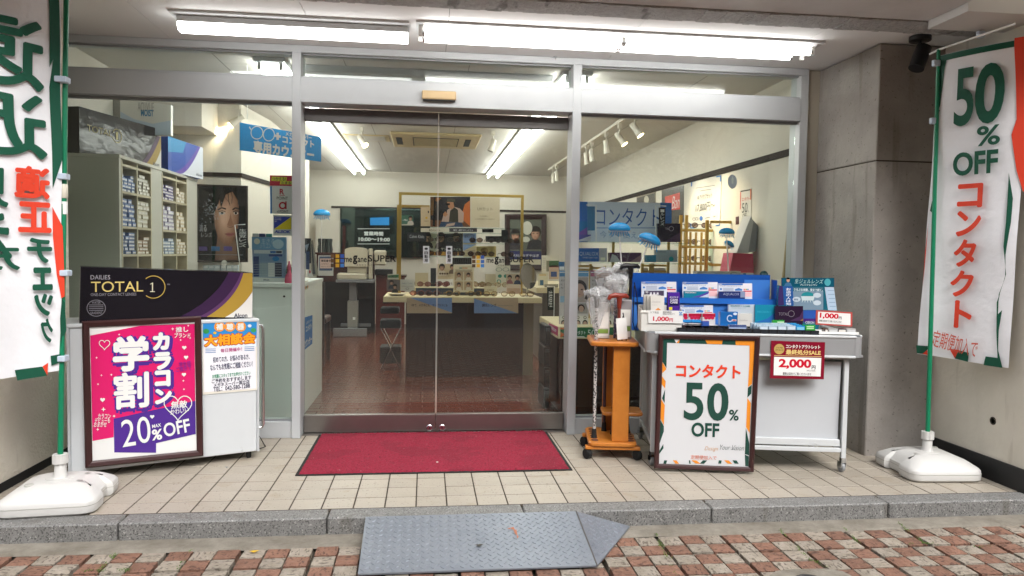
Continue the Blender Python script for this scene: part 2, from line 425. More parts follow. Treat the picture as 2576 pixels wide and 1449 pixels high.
mb = MB(); mb.add([(-80, -80, ZS-.03), (80, -80, ZS-.03), (80, 3.45, ZS-.03), (-80, 3.45, ZS-.03)], [(0, 1, 2, 3)], joint_m); struct('ground', mb)
mb = MB(); mb.add([(-30, -2.5, ZS-.004), (30, -2.5, ZS-.004), (30, 2.60, ZS-.004), (-30, 2.60, ZS-.004)], [(0, 1, 2, 3)], pave); struct('pavement', mb)
mb = MB(); mb.box(-30, 30, -11, -2.7, ZS-.2, ZS-.02, asphalt); struct('road', mb)
mb = MB(); mb.box(-30, 30, -2.72, -2.5, ZS-.2, ZS+.005, granite); struct('road_kerb', mb)
mb = MB(); mb.box(-30, 30, -16, -11, ZS-.2, ZS+.08, mortar); struct('far_pavement', mb)

# near pavers: 3 x 3 squares to a block, wider mossy joints between blocks
near = bpy.data.objects.new('near_paving', None); COL.objects.link(near); near['kind'] = 'structure'; near.location = (.8, 3.0, ZS)
SQ, BJ = .0998, .0115
def paver_mesh(nm, mt, seed):
    rd = random.Random(seed); h = SQ/2-.0035; k = 5; vs = []; fs = []
    for j in range(k+1):
        for i in range(k+1):
            e = i in (0, k) or j in (0, k)
            jx = 0 if e else rd.uniform(-.004, .004)
            vs.append((-h+2*h*i/k+jx+(rd.uniform(-.0012, .0012) if e else 0), -h+2*h*j/k+jx+(rd.uniform(-.0012, .0012) if e else 0), (-.004 if e else rd.uniform(-.0025, .0025))))
    for j in range(k):
        for i in range(k): a = j*(k+1)+i; fs.append((a, a+1, a+k+2, a+k+1))
    ring = [i for i in range(k)]+[(k+1)*j+k for j in range(k)]+[(k+1)*k+i for i in range(k, 0, -1)]+[(k+1)*j for j in range(k, 0, -1)]
    b = len(vs); vs += [(vs[q][0]*1.01, vs[q][1]*1.01, -.03) for q in ring]
    for q in range(len(ring)): fs.append((ring[q], b+q, b+(q+1) % len(ring), ring[(q+1) % len(ring)]))
    o = MB(); o.add(vs, fs, mt); x = o.build(nm, None, None, True); me = x.data; bpy.data.objects.remove(x); return me
PM = {0: [paver_mesh('paver', brick_r, i) for i in range(5)], 1: [paver_mesh('paver', brick_c, 10+i) for i in range(5)]}
BW = 3*SQ+BJ; y_top = 3.335; npv = 0
moss_spots = []; rest = MB()
for bi in range(-6, 11):
    for bj in range(0, 3):
        ph = random.random() < .62
        x0 = 1.086+(bi-4)*BW+random.uniform(-.002, .002)
        for j in range(3):
            row = bj*3+j
            if row == 0: continue
            for i in range(3):
                x = x0+(i+.5)*SQ; y = 3.0705+3*SQ-(bj*BW+(j+.5)*SQ)
                if y < 2.63: continue
                if -.2 < x < .66 and 2.99 < y < 3.33: continue
                c = ((i+j) % 2 == 0) == ph
                uv = CAMP-V((x, y, ZS)); 
                o = bpy.data.objects.new('paver', random.choice(PM[1 if c else 0])); COL.objects.link(o)
                o.location = (x, y, ZS+random.uniform(-.002, .002)); o.rotation_euler = (random.uniform(-.012, .012), random.uniform(-.012, .012), random.choice((0, 1, 2, 3))*math.pi/2+random.uniform(-.015, .015))
                adopt(o, near); npv += 1
        moss_spots.append((x0-BJ/2, y_top+SQ-bj*BW))
# mortar strip along the kerb foot
ms = MB(); N = 90; vs = []
for i in range(N+1):
    x = -2.6+6.4*i/N
    yo = 3.286+.008*math.sin(x*2.3)+random.uniform(-.004, .004)
    vs += [(x, 3.415, ZS+.001), (x, yo+.012, ZS-.002), (x, yo, ZS-.014)]
fs = [(3*i+k, 3*i+k+1, 3*i+k+4, 3*i+k+3) for i in range(N) for k in range(2)]
ms.add(vs, fs, mortar); struct('mortar_strip', ms, smooth=True)

# ---- entrance platform: grout bed with real tiles, granite kerb stones
mb = MB(); mb.box(-2.6, 3.2, 3.50, 5.2, -.16, -.0018, grout); plat = struct('entrance_floor', mb)
TS = .15; hx = .0717
tb = MB(); tb.box(-hx, hx, -hx, hx, -.012, 0, tile_m, ch=.0016); t0 = tb.build('floor_tile', None); tme = t0.data; bpy.data.objects.remove(t0)
cells = [(k, r) for r in range(10) for k in range(-5, 31)]
tiles = 0; restt = MB()
for k, r in cells:
    x = -1.3875+(k+.5)*TS; y = 3.5287+(r+.5)*TS
    hid = (x > 2.78 and y > 4.2) or (x < -1.95 and y < 4.5)
    if tiles < 300 and not hid:
        o = bpy.data.objects.new('floor_tile', tme); COL.objects.link(o); o.location = (x, y, random.uniform(-.0006, .0006)); adopt(o, plat); tiles += 1
    else: restt.box(x-hx, x+hx, y-hx, y+hx, -.012, 0, tile_m, ch=.0016)
rt = restt.build('tile_field', plat, None); rt['kind'] = 'stuff'
kerb = bpy.data.objects.new('kerb', None); COL.objects.link(kerb); kerb['kind'] = 'structure'; kerb.location = (.4, 3.46, ZS)
jx = [-2.6, -2.28, -1.36, -.445, .477, 1.405, 2.337, 3.27, 4.0]
for a, b in zip(jx, jx[1:]):
    bx(kerb, 'kerb_stone', granite, a+.003, b-.003, 3.402, 3.522, ZS-.06, .001, ch=.006)

# ---- side walls of the recess
wl = thing('left_side_wall', 'cream stucco wall beside the white banner stand with mirrored writing', 'wall', (-2.3, 3.9, 0))
bx(wl, 'wall_body', stucco, -2.75, -2.105, 3.52, 4.62, -.1, 2.55)
bx(wl, 'skirting', black_rub, -2.76, -2.097, 3.505, 4.63, -.1, .045)
wr = thing('right_side_wall', 'cream painted wall with black skirting behind the 50% OFF flag', 'wall', (3.5, 3.8, 0))
bx(wr, 'wall_body', speckle(mat('cream painted render', '#e0dacd', .8, col2='#d3cdbf', vscale=3, bump=.2, bscale=40), 7, .63, '#aaa291', .35, 6, stretch=(1.5, 1.5, .2)), 3.175, 4.0, 3.497, 4.30, -.1, 2.55, ch=.004)
bx(wr, 'skirting', mat('black skirting', '#1a1b1d', .55, var=.3, vscale=10), 3.163, 4.01, 3.485, 4.31, -.1, .125)
mb = MB(); p = onz(0, 0, 0)
hole = V((3.1745, 3.74, .36)); mb.lathe([(.022, 0), (.022, .004), (.016, .004), (.014, .001)], (3.176, 3.735, .335), 14, mat('dark plug hole', '#3b372f', .9), Matrix.Rotation(-math.pi/2, 4, 'Y')); mb.build('plug_hole', wr)
pil = thing('concrete_pillar', 'bare concrete pillar between the glazing and the cream side wall', 'pillar', (3.0, 4.6, 0))
bx(pil, 'lower_lift', concrete, 2.742, 3.4, 4.245, 5.15, -.05, 1.838, ch=.006)
bx(pil, 'upper_lift', concrete, 2.742, 3.4, 4.245, 5.15, 1.842, 2.55, ch=.006)
bx(pil, 'joint_core', grout, 2.746, 3.396, 4.249, 5.146, 1.836, 1.844)
filler = mat('beige filler strip', '#a9a293', .6)

# ---- soffit boards, rough beam, canopy
sof = bpy.data.objects.new('soffit', None); COL.objects.link(sof); sof['kind'] = 'structure'; sof.location = (.4, 4.4, SOF)
sx = [-2.75, -1.612, -.684, .115, 1.205, 2.28, 3.42]
for a, b in zip(sx, sx[1:]):
    bx(sof, 'soffit_board', soff_m, a+.0015, b-.0015, 4.0, 5.05, SOF, SOF+.012)
bx(sof, 'soffit_backing', mat('soffit gap', '#3a3936', .9), -2.75, 3.42, 4.0, 5.05, SOF+.013, SOF+.05)
mb = MB(); N = 160
for i in range(N):
    a = -2.75+6.2*i/N; b = -2.75+6.2*(i+1)/N; j0 = random.uniform(-.004, .004)
    mb.box(a, b+.0005, 3.80+random.uniform(-.0015, .0015), 3.992+j0*.8, SOF-.018+j0, SOF+.2, rough_c)
mb.build('rough_beam', sof)
bx(sof, 'canopy_panel', canopy_m, -2.75, 2.72, 3.16, 3.79, SOF-.012, SOF+.15)
bx(sof, 'canopy_edge_box', mat('off white canopy box', '#cfcfcd', .5), 2.725, 4.6, 3.49, 3.79, SOF-.055, SOF+.3)
bx(sof, 'canopy_fascia', white_pl, -4.5, 4.6, 3.08, 3.16, SOF-.06, SOF+.9)
# building mass above so that no daylight leaks into the shop
bld = thing('shop_building', 'pale building storey carrying the canopy above the shop front', 'building', (0, 9, 2.7))
bx(bld, 'upper_wall', stucco, -5, 6, 3.6, 14, SOF+.21, 6.5)
bx(bld, 'outer_wall', stucco, -5, -2.76, 3.6, 14, -.1, SOF+.2)
bx(bld, 'outer_wall', stucco, 4.02, 6, 3.6, 14, -.1, SOF+.2)

# ---- aluminium shop front
sf = thing('glazed_facade', 'white aluminium shop front frame with transom and fixed glass panes', 'facade', (.15, 4.95, 0))
Y0, Y1 = YG, 5.04
bx(sf, 'head_rail', alu, -2.40, 2.643, Y0, Y1, 2.507, SOF-.002, ch=.003)
bx(sf, 'transom', alu, -2.40, 2.583, Y0-.012, Y1+.02, 2.188, 2.342, ch=.003)
bx(sf, 'transom_lip', alu, -2.40, 2.583, Y0+.004, Y1-.02, 2.343, 2.356)
bx(sf, 'mullion', alu, -.866, -.810, Y0-.016, Y1+.022, 0, 2.505, ch=.003)
bx(sf, 'mullion', alu, .968, 1.027, Y0-.016, Y1+.022, 0, 2.505, ch=.003)
bx(sf, 'jamb', alu, 2.584, 2.643, Y0-.004, Y1, 0, 2.506, ch=.003)
bx(sf, 'jamb', alu, -2.46, -2.405, Y0-.004, Y1, 0, 2.55, ch=.003)
bx(sf, 'filler_strip', filler, 2.646, 2.741, Y0+.03, Y1, 0, 2.55)
bx(sf, 'sill', alu, -2.404, -.868, Y0, Y1, 0, .108, ch=.003)
bx(sf, 'sill', alu, 1.029, 2.583, Y0, Y1, 0, .108, ch=.003)
for a, b, c, d in ((-2.404, -.868, .108, 2.187), (1.029, 2.583, .108, 2.187), (-2.404, -.868, 2.357, 2.506), (-.808, .966, 2.357, 2.506), (1.029, 2.583, 2.357, 2.506)):
    bx(sf, 'glass_pane', glass, a, b, Y0+.055, Y0+.063, c, d)
# thin glazing beads
bead = mat('grey glazing bead', '#8e9194', .4)
for a, b in ((-2.404, -.868), (-.808, .966), (1.029, 2.583)):
    bx(sf, 'bead', bead, a, b, Y0+.03, Y0+.054, 2.497, 2.506)
for a, b in ((-2.404, -.868), (1.029, 2.583)):
    bx(sf, 'bead', bead, a, b, Y0+.03, Y0+.054, 2.172, 2.1875)
    bx(sf, 'bead', bead, a, b, Y0+.03, Y0+.054, .1085, .118)
# sliding doors
DY = 5.005
hd = mat('dark steel door header', '#716e6d', .35, .7)
for nm, a, b, lab in (('sliding_door', -.806, .0735, 'glass automatic sliding door leaf on the side of the white lens counter'), ('sliding_door', .0775, .962, 'glass automatic sliding door leaf on the side of the cane stand')):
    D = thing(nm, lab, 'door', ((a+b)/2, DY, 0), 0, 'automatic sliding doors')
    bx(D, 'glass_pane', glass, a+.001, b-.001, DY+.008, DY+.018, .128, 2.088)
    bx(D, 'top_rail', hd, a, b, DY-.008, DY+.034, 2.088, 2.172, ch=.002)
    bx(D, 'bottom_rail', alu_dark, a, b, DY-.008, DY+.034, .012, .128, ch=.002)
    lx = .033 if b < .1 else .120
    mb = MB(); mb.lathe([(.0215, 0), (.0215, .004), (.018, .006), (.014, .005), (.0, .005)], (lx, DY-.0085, .034), 18, chrome, Matrix.Rotation(math.pi/2, 4, 'X')); lk = mb.build('lock', D, smooth=True)
    mb = MB(); mb.lathe([(.005, 0), (.005, .002), (0, .002)], (lx, DY-.0132, .034), 10, black_pl, Matrix.Rotation(math.pi/2, 4, 'X')); mb.build('keyhole', lk)
    ex = a+.001 if b > .1 else b-.001
    bx(D, 'edge_seal', mat('clear seal', '#b9b6ae', .3), ex-.0012, ex+.0012, DY+.006, DY+.02, .128, 2.088)
bx(sf, 'threshold', alu_dark, -.808, .966, DY-.05, DY+.09, 0, .008)
sn = thing('door_sensor', 'beige motion sensor box above the sliding doors', 'sensor', (.074, 4.87, 2.225))
bx(sn, 'housing', mat('beige plastic', '#c9ad82', .4, var=.08), -.037, .185, 4.856, 4.887, 2.233, 2.289, ch=.006)
bx(sn, 'lens', black_pl, -.03, .178, 4.86, 4.887, 2.226, 2.2325)

# small hooks on the soffit and head rail
for i, (u, v) in enumerate(((727, 105), (1397, 145))):
    p = ony(u, v, 4.885)
    mb = MB(); mb.tube([(p.x, 4.897, p.z+.012), (p.x, 4.875, p.z+.01), (p.x, 4.868, p.z-.004), (p.x, 4.876, p.z-.014), (p.x, 4.886, p.z-.008)], .002, 6, chrome); mb.box(p.x-.012, p.x+.012, 4.892, 4.8975, p.z+.004, p.z+.02, chrome)
    tag(mb.build('ceiling_hook', None, smooth=True), ('small steel hook on the head rail above the blue counter sign', 'small steel hook on the head rail above the sliding doors')[i], 'hook')

# ---- soffit lamps (lit)
tubeE = mat('lit fluorescent tube', '#fffaf0', .4, emit=1)
MATS['lit fluorescent tube'].node_tree.nodes['Principled BSDF'].inputs['Emission Color'].default_value = (1, .995, .97, 1)
MATS['lit fluorescent tube'].node_tree.nodes['Principled BSDF'].inputs['Emission Strength'].default_value = 9
tubeI = mat('lit shop tube', '#fffdf8', .4, emit=15)
lensE = mat('lit opal lamp cover', '#fdfdfa', .4, emit=6.5)
body_m = mat('lamp body', '#c9cccd', .4)
LA = thing('soffit_lamp', 'lit strip lamp with opal cover under the soffit, the shorter of two', 'lamp', (-.76, 4.36, SOF))
bx(LA, 'base_plate', body_m, -1.43, -.112, 4.30, 4.47, SOF-.014, SOF-.001)
bx(LA, 'body', body_m, -1.40, -.116, 4.345, 4.45, SOF-.055, SOF-.0145, ch=.006)
mb = MB(); sec = [(.0, -.012), (.0, -.045), (.012, -.062), (.05, -.066), (.088, -.062), (.1, -.045), (.1, -.012)]
mb.rings([[V((x, 4.3475+q[0], SOF-.0435+q[1]+.012)) for q in sec] for x in (-1.395, -.12)], lensE); mb.build('opal_cover', LA, smooth=30)
LB = thing('soffit_lamp', 'long lit twin tube lamp under the soffit above the door and cane stand', 'lamp', (1.17, 4.36, SOF))
bx(LB, 'base_plate', body_m, -.07, 2.40, 4.27, 4.50, SOF-.014, SOF-.001)
refl = mat('white lamp reflector', '#f4f4f2', .3)
mb = MB(); sec = [(.0, 0), (.07, -.034), (.13, -.034), (.2, 0)]
mb.rings([[V((x, 4.285+q[0], SOF-.0145+q[1])) for q in sec] for x in (-.03, 2.36)], refl); mb.build('reflector', LB)
for yy, x1 in ((4.325, 2.33), (4.445, 2.26)):
    for a, b in ((-.02, 1.14), (1.17, x1)):
        mb = MB(); mb.tube([(a, yy, SOF-.058), (b, yy, SOF-.058)], .0185, 12, tubeE); t_ = mb.build('tube', LB, smooth=True)
        for e0 in (a-.012, b):
            mb = MB(); mb.tube([(e0, yy, SOF-.058), (e0+.012, yy, SOF-.058)], .0175, 10, chrome); mb.build('end_cap', t_, smooth=True)
for xx in (-.045, 1.155, 2.345): 
    for yy in (4.325, 4.445): bx(LB, 'lamp_holder', white_pl, xx-.012, xx+.012, yy-.012, yy+.012, SOF-.075, SOF-.0145, ch=.003)

# ---- black spotlight on the soffit by the flag
SPL = thing('black_spotlight', 'unlit black cylinder spotlight mounted under the soffit beside the pillar', 'spotlight', (2.90, 4.10, SOF))
sb = mat('black lamp metal', '#141517', .45)
mb = MB(); c = V((2.885, 4.08, SOF)); mb.lathe([(.058, -.004), (.06, -.006), (.06, -.03), (.055, -.034)], c, 24, sb); mb.build('canopy_disc', SPL, smooth=True)
mb = MB(); mb.tube([c+V((.0, 0, -.03)), c+V((0, 0, -.085))], .008, 10, sb); mb.build('stem', SPL, smooth=True)
mb = MB(); ax = V((-.42, -.15, -.95)).normalized(); h = c+V((.018, -.002, -.085)); mb.tube([h-ax*.02, h+ax*.125], .043, 22, sb); mb.ball(h+V((-.018, 0, 0)), .018, 12, 8, sb); mb.build('lamp_head', SPL, smooth=True)

# ================================================================== SHOP INTERIOR SHELL
fl_tile = mat('glossy brown brick floor tile', '#6b3a26', .2, col2='#55291a', vscale=9, orand=.16, bump=.08, bscale=60)
mb = MB(); mb.box(XL-.1, XR+.1, 5.21, YB+.1, -.12, -.003, mat('dark floor grout', '#2c1c15', .7)); ifl = struct('shop_floor', mb)
bw, bh = .2, .1
fb_ = MB(); fb_.box(-bw/2+.0025, bw/2-.0025, -bh/2+.0025, bh/2-.0025, -.008, 0, fl_tile, ch=.0015); q = fb_.build('floor_brick', None); fme = q.data; bpy.data.objects.remove(q)
fm_rest = MB(); nb_ = 0
for j in range(26):
    y = 5.265+j*bh
    for i in range(-13, 14):
        x = .08+i*bw+(bw/2 if j % 2 else 0)
        if not (XL < x < XR): continue
        if nb_ < 295 and -.95 < x < 1.3:
            o = bpy.data.objects.new('floor_brick', fme); COL.objects.link(o); o.location = (x, y, random.uniform(-.0005, .0005)); adopt(o, ifl); nb_ += 1
        else: fm_rest.box(x-bw/2+.0025, x+bw/2-.0025, y-bh/2+.0025, y+bh/2-.0025, -.008, 0, fl_tile)
for j in range(26, 75):
    y = 5.265+j*bh
    for i in range(-13, 14):
        x = .08+i*bw+(bw/2 if j % 2 else 0)
        if XL < x < XR: fm_rest.box(x-bw/2+.0025, x+bw/2-.0025, y-bh/2+.0025, y+bh/2-.0025, -.008, 0, fl_tile)
o = fm_rest.build('brick_field', ifl, fix=False); o['kind'] = 'stuff'
mb = MB(); mb.box(XL-.2, XL, 5.05, YB+.1, -.1, CEIL+.1, cream); iw = struct('wall_left', mb)
mb = MB(); mb.box(XR, XR+.2, 5.06, YB+.1, -.1, CEIL+.1, cream); wrr = struct('wall_right', mb)
mb = MB(); mb.box(XL, XR, YB, YB+.2, -.1, CEIL+.1, cream); wbk = struct('wall_back', mb)
mb = MB(); mb.box(XL-.2, XR+.2, 5.06, YB+.2, CEIL, CEIL+.15, ceilm); icl = struct('ceiling', mb)
# ceiling board joints
gm = mat('ceiling joint', '#6d675f', .9)
for x in (-1.5, -.6, .3, 1.2, 2.1): bx(icl, 'ceiling_joint', gm, x-.002, x+.002, 5.07, YB-.01, CEIL-.0015, CEIL-.0002)
bx(wrr, 'picture_rail', rail_m, XR-.018, XR-.0005, 5.08, YB-.001, 2.005, 2.055)
bx(wbk, 'picture_rail', rail_m, -1.6, XR-.02, YB-.018, YB-.0005, 1.965, 2.0)
bx(wbk, 'skirting', rail_m, -.2, XR-.002, YB-.016, YB-.0005, 0, .07)
bx(wrr, 'skirting', rail_m, XR-.016, XR-.0005, 5.08, YB-.02, 0, .07)
# partition with angled return
pt = thing('partition_wall', 'cream partition wall with dark rail behind the lens cabinet', 'wall', (-2.0, 7.3, 0))
mb = MB(); A = [(-2.395, 7.2), (-1.74, 7.2), (-1.64, 8.05), (-1.64, 10.6), (-2.395, 10.6)]
mb.prism([V((x, y, 0)) for x, y in A], (0, 0, CEIL-.002), cream); mb.build('wall_body', pt)
mb = MB(); mb.prism([V((x, y, 1.915)) for x, y in ((-2.394, 7.199), (-2.394, 7.185), (-1.73, 7.185), (-1.625, 8.05), (-1.6395, 8.05), (-1.74, 7.199))], (0, 0, .04), rail_m); mb.build('picture_rail', pt)
bx(pt, 'bulkhead', cream, -2.394, -1.95, 6.7, 7.198, 2.30, CEIL-.003)

# ---- interior ceiling lamps
def tube_row(lab, x, ya, yb, nseg, grp=None):
    T = thing('ceiling_lamp', lab, 'lamp', (x, (ya+yb)/2, CEIL), 0, grp)
    bx(T, 'base', body_m, x-.11, x+.11, ya-.03, yb+.03, CEIL-.03, CEIL-.001, ch=.004)
    st = (yb-ya)/nseg
    for i in range(nseg):
        for sx in (-.075, .075):
            mb = MB(); a = ya+i*st+.03; b = ya+(i+1)*st-.03; mb.tube([(x+sx, a, CEIL-.065), (x+sx, b, CEIL-.065)], .017, 10, tubeI); mb.build('tube', T, smooth=True)
            for e in (a-.012, b+.012): bx(T, 'lamp_holder', white_pl, x+sx-.011, x+sx+.011, e-.011, e+.011, CEIL-.08, CEIL-.0305)
    return T
tube_row('row of twin tubes on the shop ceiling on the side of the blue counter sign', -1.12, 5.45, 12.5, 6)
tube_row('row of twin tubes on the shop ceiling on the side of the spotlight track', 1.11, 5.45, 12.5, 6)
TT = thing('ceiling_lamp', 'unlit single strip lamp on the shop ceiling just behind the transom glass', 'lamp', (0, 5.5, CEIL))
bx(TT, 'base', body_m, -.95, .95, 5.58, 5.68, CEIL-.05, CEIL-.001, ch=.004)
mb = MB(); mb.tube([(-.93, 5.63, CEIL-.075), (.2, 5.63, CEIL-.075)], .017, 10, white_pl); mb.build('tube', TT, smooth=True)
mb = MB(); mb.tube([(.25, 5.63, CEIL-.075), (.93, 5.63, CEIL-.075)], .017, 10, white_pl); mb.build('tube', TT, smooth=True)
# spotlights on tracks; two of them lit
spE = mat('lit spotlight lens', '#ffd9a0', .4, emit=18)
spw = mat('cream spotlight metal', '#cfc8ba', .45)
TRK = thing('spotlight_track', 'white lighting track on the shop ceiling near the side wall with the dark rail', 'track', (1.93, 9, CEIL))
bx(TRK, 'rail', spw, 1.915, 1.95, 6.0, 11.6, CEIL-.03, CEIL-.001)
def spot(lab, p, ax, lit, grp):
    T = thing('track_spotlight', lab, 'spotlight', p, 0, grp); p = V(p); ax = V(ax).normalized()
    bx(T, 'adapter', spw, p.x-.018, p.x+.018, p.y-.03, p.y+.03, p.z-.05, p.z-.0005)
    mb = MB(); mb.tube([p+V((0, 0, -.05)), p+V((0, 0, -.1))], .008, 8, spw)
    c = p+V((0, 0, -.14)); sd = ax.cross(V((0, 0, 1))); sd = (sd if sd.length > .05 else V((1, 0, 0))).normalized()
    mb.tube([c-sd*.045, c-sd*.045+V((0, 0, .05)), c+sd*.045+V((0, 0, .05)), c+sd*.045], .005, 6, spw); mb.build('bracket', T, smooth=True)
    mb = MB(); mb.tube([c-ax*.055, c-ax*.05, c+ax*.02, c+ax*.09], [.016, .029, .03, .037], 14, spw); mb.build('lamp_head', T, smooth=True)
    mb = MB(); mb.tube([c+ax*.0905, c+ax*.0925], .033, 14, spE if lit else mat('unlit lens', '#8d8678', .3)); mb.build('lens', T)
    if lit:
        ld = bpy.data.lights.new('spot_beam', 'SPOT'); ld.energy = 45; ld.color = (1, .8, .55); ld.spot_size = R_(70); ld.spot_blend = .7; ld.shadow_soft_size = .04
        lo = bpy.data.objects.new('spot_beam', ld); COL.objects.link(lo); lo.location = c+ax*.1; lo.rotation_euler = ax.to_track_quat('-Z', 'Y').to_euler(); adopt(lo, T)
    return T
for i, (y, lit) in enumerate(((6.75, 1), (7.3, 1), (7.85, 0), (8.55, 0), (8.85, 0), (9.9, 0), (10.9, 0), (11.2, 0))):
    spot(('lit cream track spotlight next to the front end of the ceiling track', 'lit cream track spotlight, second on the ceiling track from the shop window', 'unlit cream spotlight hanging from the ceiling track')[0 if i == 0 else 1 if i == 1 else 2], (1.932, y, CEIL-.03), (.55, -.25, -.8) if lit else (.15, .0, -1), lit, 'spotlights on the ceiling track')
for i, (u, v, ax, lit, lab) in enumerate(((910, 320, (.55, -.62, -.85), 1, 'lit cream spotlight near the ceiling vent'), (1240, 330, (-.3, -.1, -.95), 0, 'unlit cream spotlight between the air conditioner and a tube row'), (600, 262, (-.75, -.1, -.65), 1, 'lit cream spotlight above the blue counter sign'))):
    p = onz(u, v, CEIL); spot(lab, (p.x, p.y, CEIL), ax, lit, None)
# air conditioner cassette and vent
q0 = onz(1000, 332, CEIL); q1 = onz(1190, 368, CEIL)
AC = thing('air_conditioner', 'cream ceiling cassette air conditioner with dark grille', 'air conditioner', (.12, 8.9, CEIL))
acx = mat('yellowed plastic', '#c9b68c', .5, var=.05)
bx(AC, 'panel', acx, -.42, .62, 8.45, 9.5, CEIL-.03, CEIL-.001, ch=.01)
bx(AC, 'grille_box', mat('dark grille', '#2b2a27', .7), -.17, .37, 8.66, 9.3, CEIL-.034, CEIL-.0302)
for i in range(9): bx(AC, 'grille_slat', acx, -.16, .36, 8.69+i*.07, 8.705+i*.07, CEIL-.04, CEIL-.0342)
for xx in (-.33, .48): bx(AC, 'air_outlet', mat('dark grille', '#2b2a27', .7), xx-.035, xx+.035, 8.7, 9.25, CEIL-.033, CEIL-.0302)
VT = thing('ceiling_vent', 'flat rectangular vent in the shop ceiling beside the air conditioner', 'vent', (-.7, 9.0, CEIL))
bx(VT, 'frame', acx, -.98, -.45, 8.75, 9.2, CEIL-.012, CEIL-.001, ch=.003); bx(VT, 'inner_panel', ceilm, -.93, -.5, 8.8, 9.15, CEIL-.016, CEIL-.0122)
# ================================================================== THINGS OUTSIDE
paper = mat('white paper', '#e6e6e4', .6)
wht = '#dededc'; GREEN = '#12503c'; RED = '#d8422a'; ORG = '#e08a2c'; DG = '#1f463d'
brown_fr = mat('maroon wood frame', '#3a1c1c', .35, var=.2, vscale=30)

# ---- red door mat
dm = thing('door_mat', 'red fibre door mat with black rubber edge before the sliding doors', 'mat', (.07, 4.53, 0))
bx(dm, 'rubber_backing', black_rub, -.700, .842, 4.058, 4.985, .0012, .006)
red_m = mat('red mat fibre', '#a32340', .95, col2='#85182f', vscale=70, bump=1.0, bscale=260, bdist=.01)
speckle(red_m, 120, .64, '#2e0a12', .75, 2); speckle(red_m, 3.5, .52, '#7a1a2e', .5, 5); speckle(red_m, 40, .72, '#b98a86', .5, 2)
mb = MB(); NX, NY = 230, 140; vs = []
for j in range(NY+1):
    for i in range(NX+1):
        e = 0 if (i in (0, NX) or j in (0, NY)) else 1
        jx_ = random.uniform(-.004, .004) if (i in (0, NX)) else 0; jy_ = random.uniform(-.004, .004) if (j in (0, NY)) else 0
        vs.append((-.682+1.506*i/NX+jx_, 4.074+.893*j/NY+jy_, .0062+e*random.uniform(.003, .011)))
mb.add(vs, [(j*(NX+1)+i, j*(NX+1)+i+1, (j+1)*(NX+1)+i+1, (j+1)*(NX+1)+i) for j in range(NY) for i in range(NX)], red_m)
mb.build('fibre_pile', dm, smooth=180, fix=False)

# ---- steel chequer plate ramp
rp = thing('ramp_plate', 'grey chequer plate steel ramp laid from the pavement onto the kerb', 'ramp', (.3, 3.15, ZS))
steel = mat('grey galvanised steel', '#7f858f', .4, .5, col2='#8d929b', vscale=3, bump=.1, bscale=200)
speckle(steel, 30, .72, '#5b4a3e', .5, 3)
A_ = [V((-.266, 3.385, .008)), V((.722, 3.385, .008)), V((.722, 2.945, ZS+.012)), V((-.261, 2.945, ZS+.012))]
B_ = [V((.7235, 3.385, .008)), V((.985, 3.375, ZS+.010)), V((.7235, 2.945, ZS+.012))]
mb = MB(); mb.prism(A_, (0, 0, -.007), steel); mb.build('main_plate', rp)
mb = MB(); mb.prism(B_, (0, 0, -.007), steel); mb.build('side_plate', rp)
mb = MB(); mb.tube([A_[1]+V((.001, 0, .001)), A_[2]+V((.001, 0, .001))], .003, 6, mat('weld bead', '#6d6a68', .6, .6, bump=.8, bscale=200)); mb.build('weld', rp)
tr = MB()
def treads(o, ex, ey, inside, pitch=.0285):
    n_ = ex.cross(ey).normalized(); n_ = n_ if n_.z > 0 else -n_
    for i in range(-30, 60):
        for j in range(-30, 40):
            a, b = i*pitch*.71, j*pitch*.71
            if (i+j) % 2: continue
            x = a; y = b
            if not inside(x, y): continue
            d = (ex+ey).normalized() if (i % 2) else (ex-ey).normalized()
            sd = n_.cross(d); c = o+ex*x+ey*y
            L, W, H = .0135, .0046, .0028
            p0 = [c-d*L, c-sd*W, c+d*L, c+sd*W]; p1 = [c-d*L*.6+n_*H, c-sd*W*.4+n_*H, c+d*L*.6+n_*H, c+sd*W*.4+n_*H]
            tr.add(p0+p1, [(0, 1, 5, 4), (1, 2, 6, 5), (2, 3, 7, 6), (3, 0, 4, 7), (4, 5, 6, 7)], steel)
ex = (A_[1]-A_[0]).normalized(); ey = (A_[3]-A_[0]); ey = (ey-ex*ey.dot(ex)); Ly = ey.length; ey.normalize()
treads(A_[0], ex, ey, lambda x, y: .012 < x < .975 and .012 < y < Ly-.012)
ex2 = (B_[1]-B_[0]).normalized(); ey2 = (B_[2]-B_[0]); Lx2 = (B_[1]-B_[0]).length; Ly2 = ey2.length; ey2 = (ey2-ex2*ey2.dot(ex2)).normalized()
ts = tuple(B_); 
def in_b(x, y):
    p = B_[0]+ex2*x+ey2*y
    def cr(a, b): return (b.x-a.x)*(p.y-a.y)-(b.y-a.y)*(p.x-a.x)
    return cr(B_[0], B_[1]) < -.004 and cr(B_[1], B_[2]) < -.004 and cr(B_[2], B_[0]) < -.004
treads(B_[0], ex2, ey2, in_b)
o = tr.build('tread_pattern', rp); o['kind'] = 'stuff'
PRP = Plane(A_[0], ex, -ey); G = Print(PRP, rp, 'rust_scratch', base=.0032)
for pts in ([(1283, 1330), (1292, 1327), (1296, 1336), (1288, 1333)], [(1292, 1336), (1299, 1334), (1302, 1350), (1296, 1345)], [(1276, 1331), (1284, 1330), (1282, 1334)], [(1300, 1348), (1305, 1352), (1301, 1358)]): G.ppoly(pts, '#a5664a')
G.done()
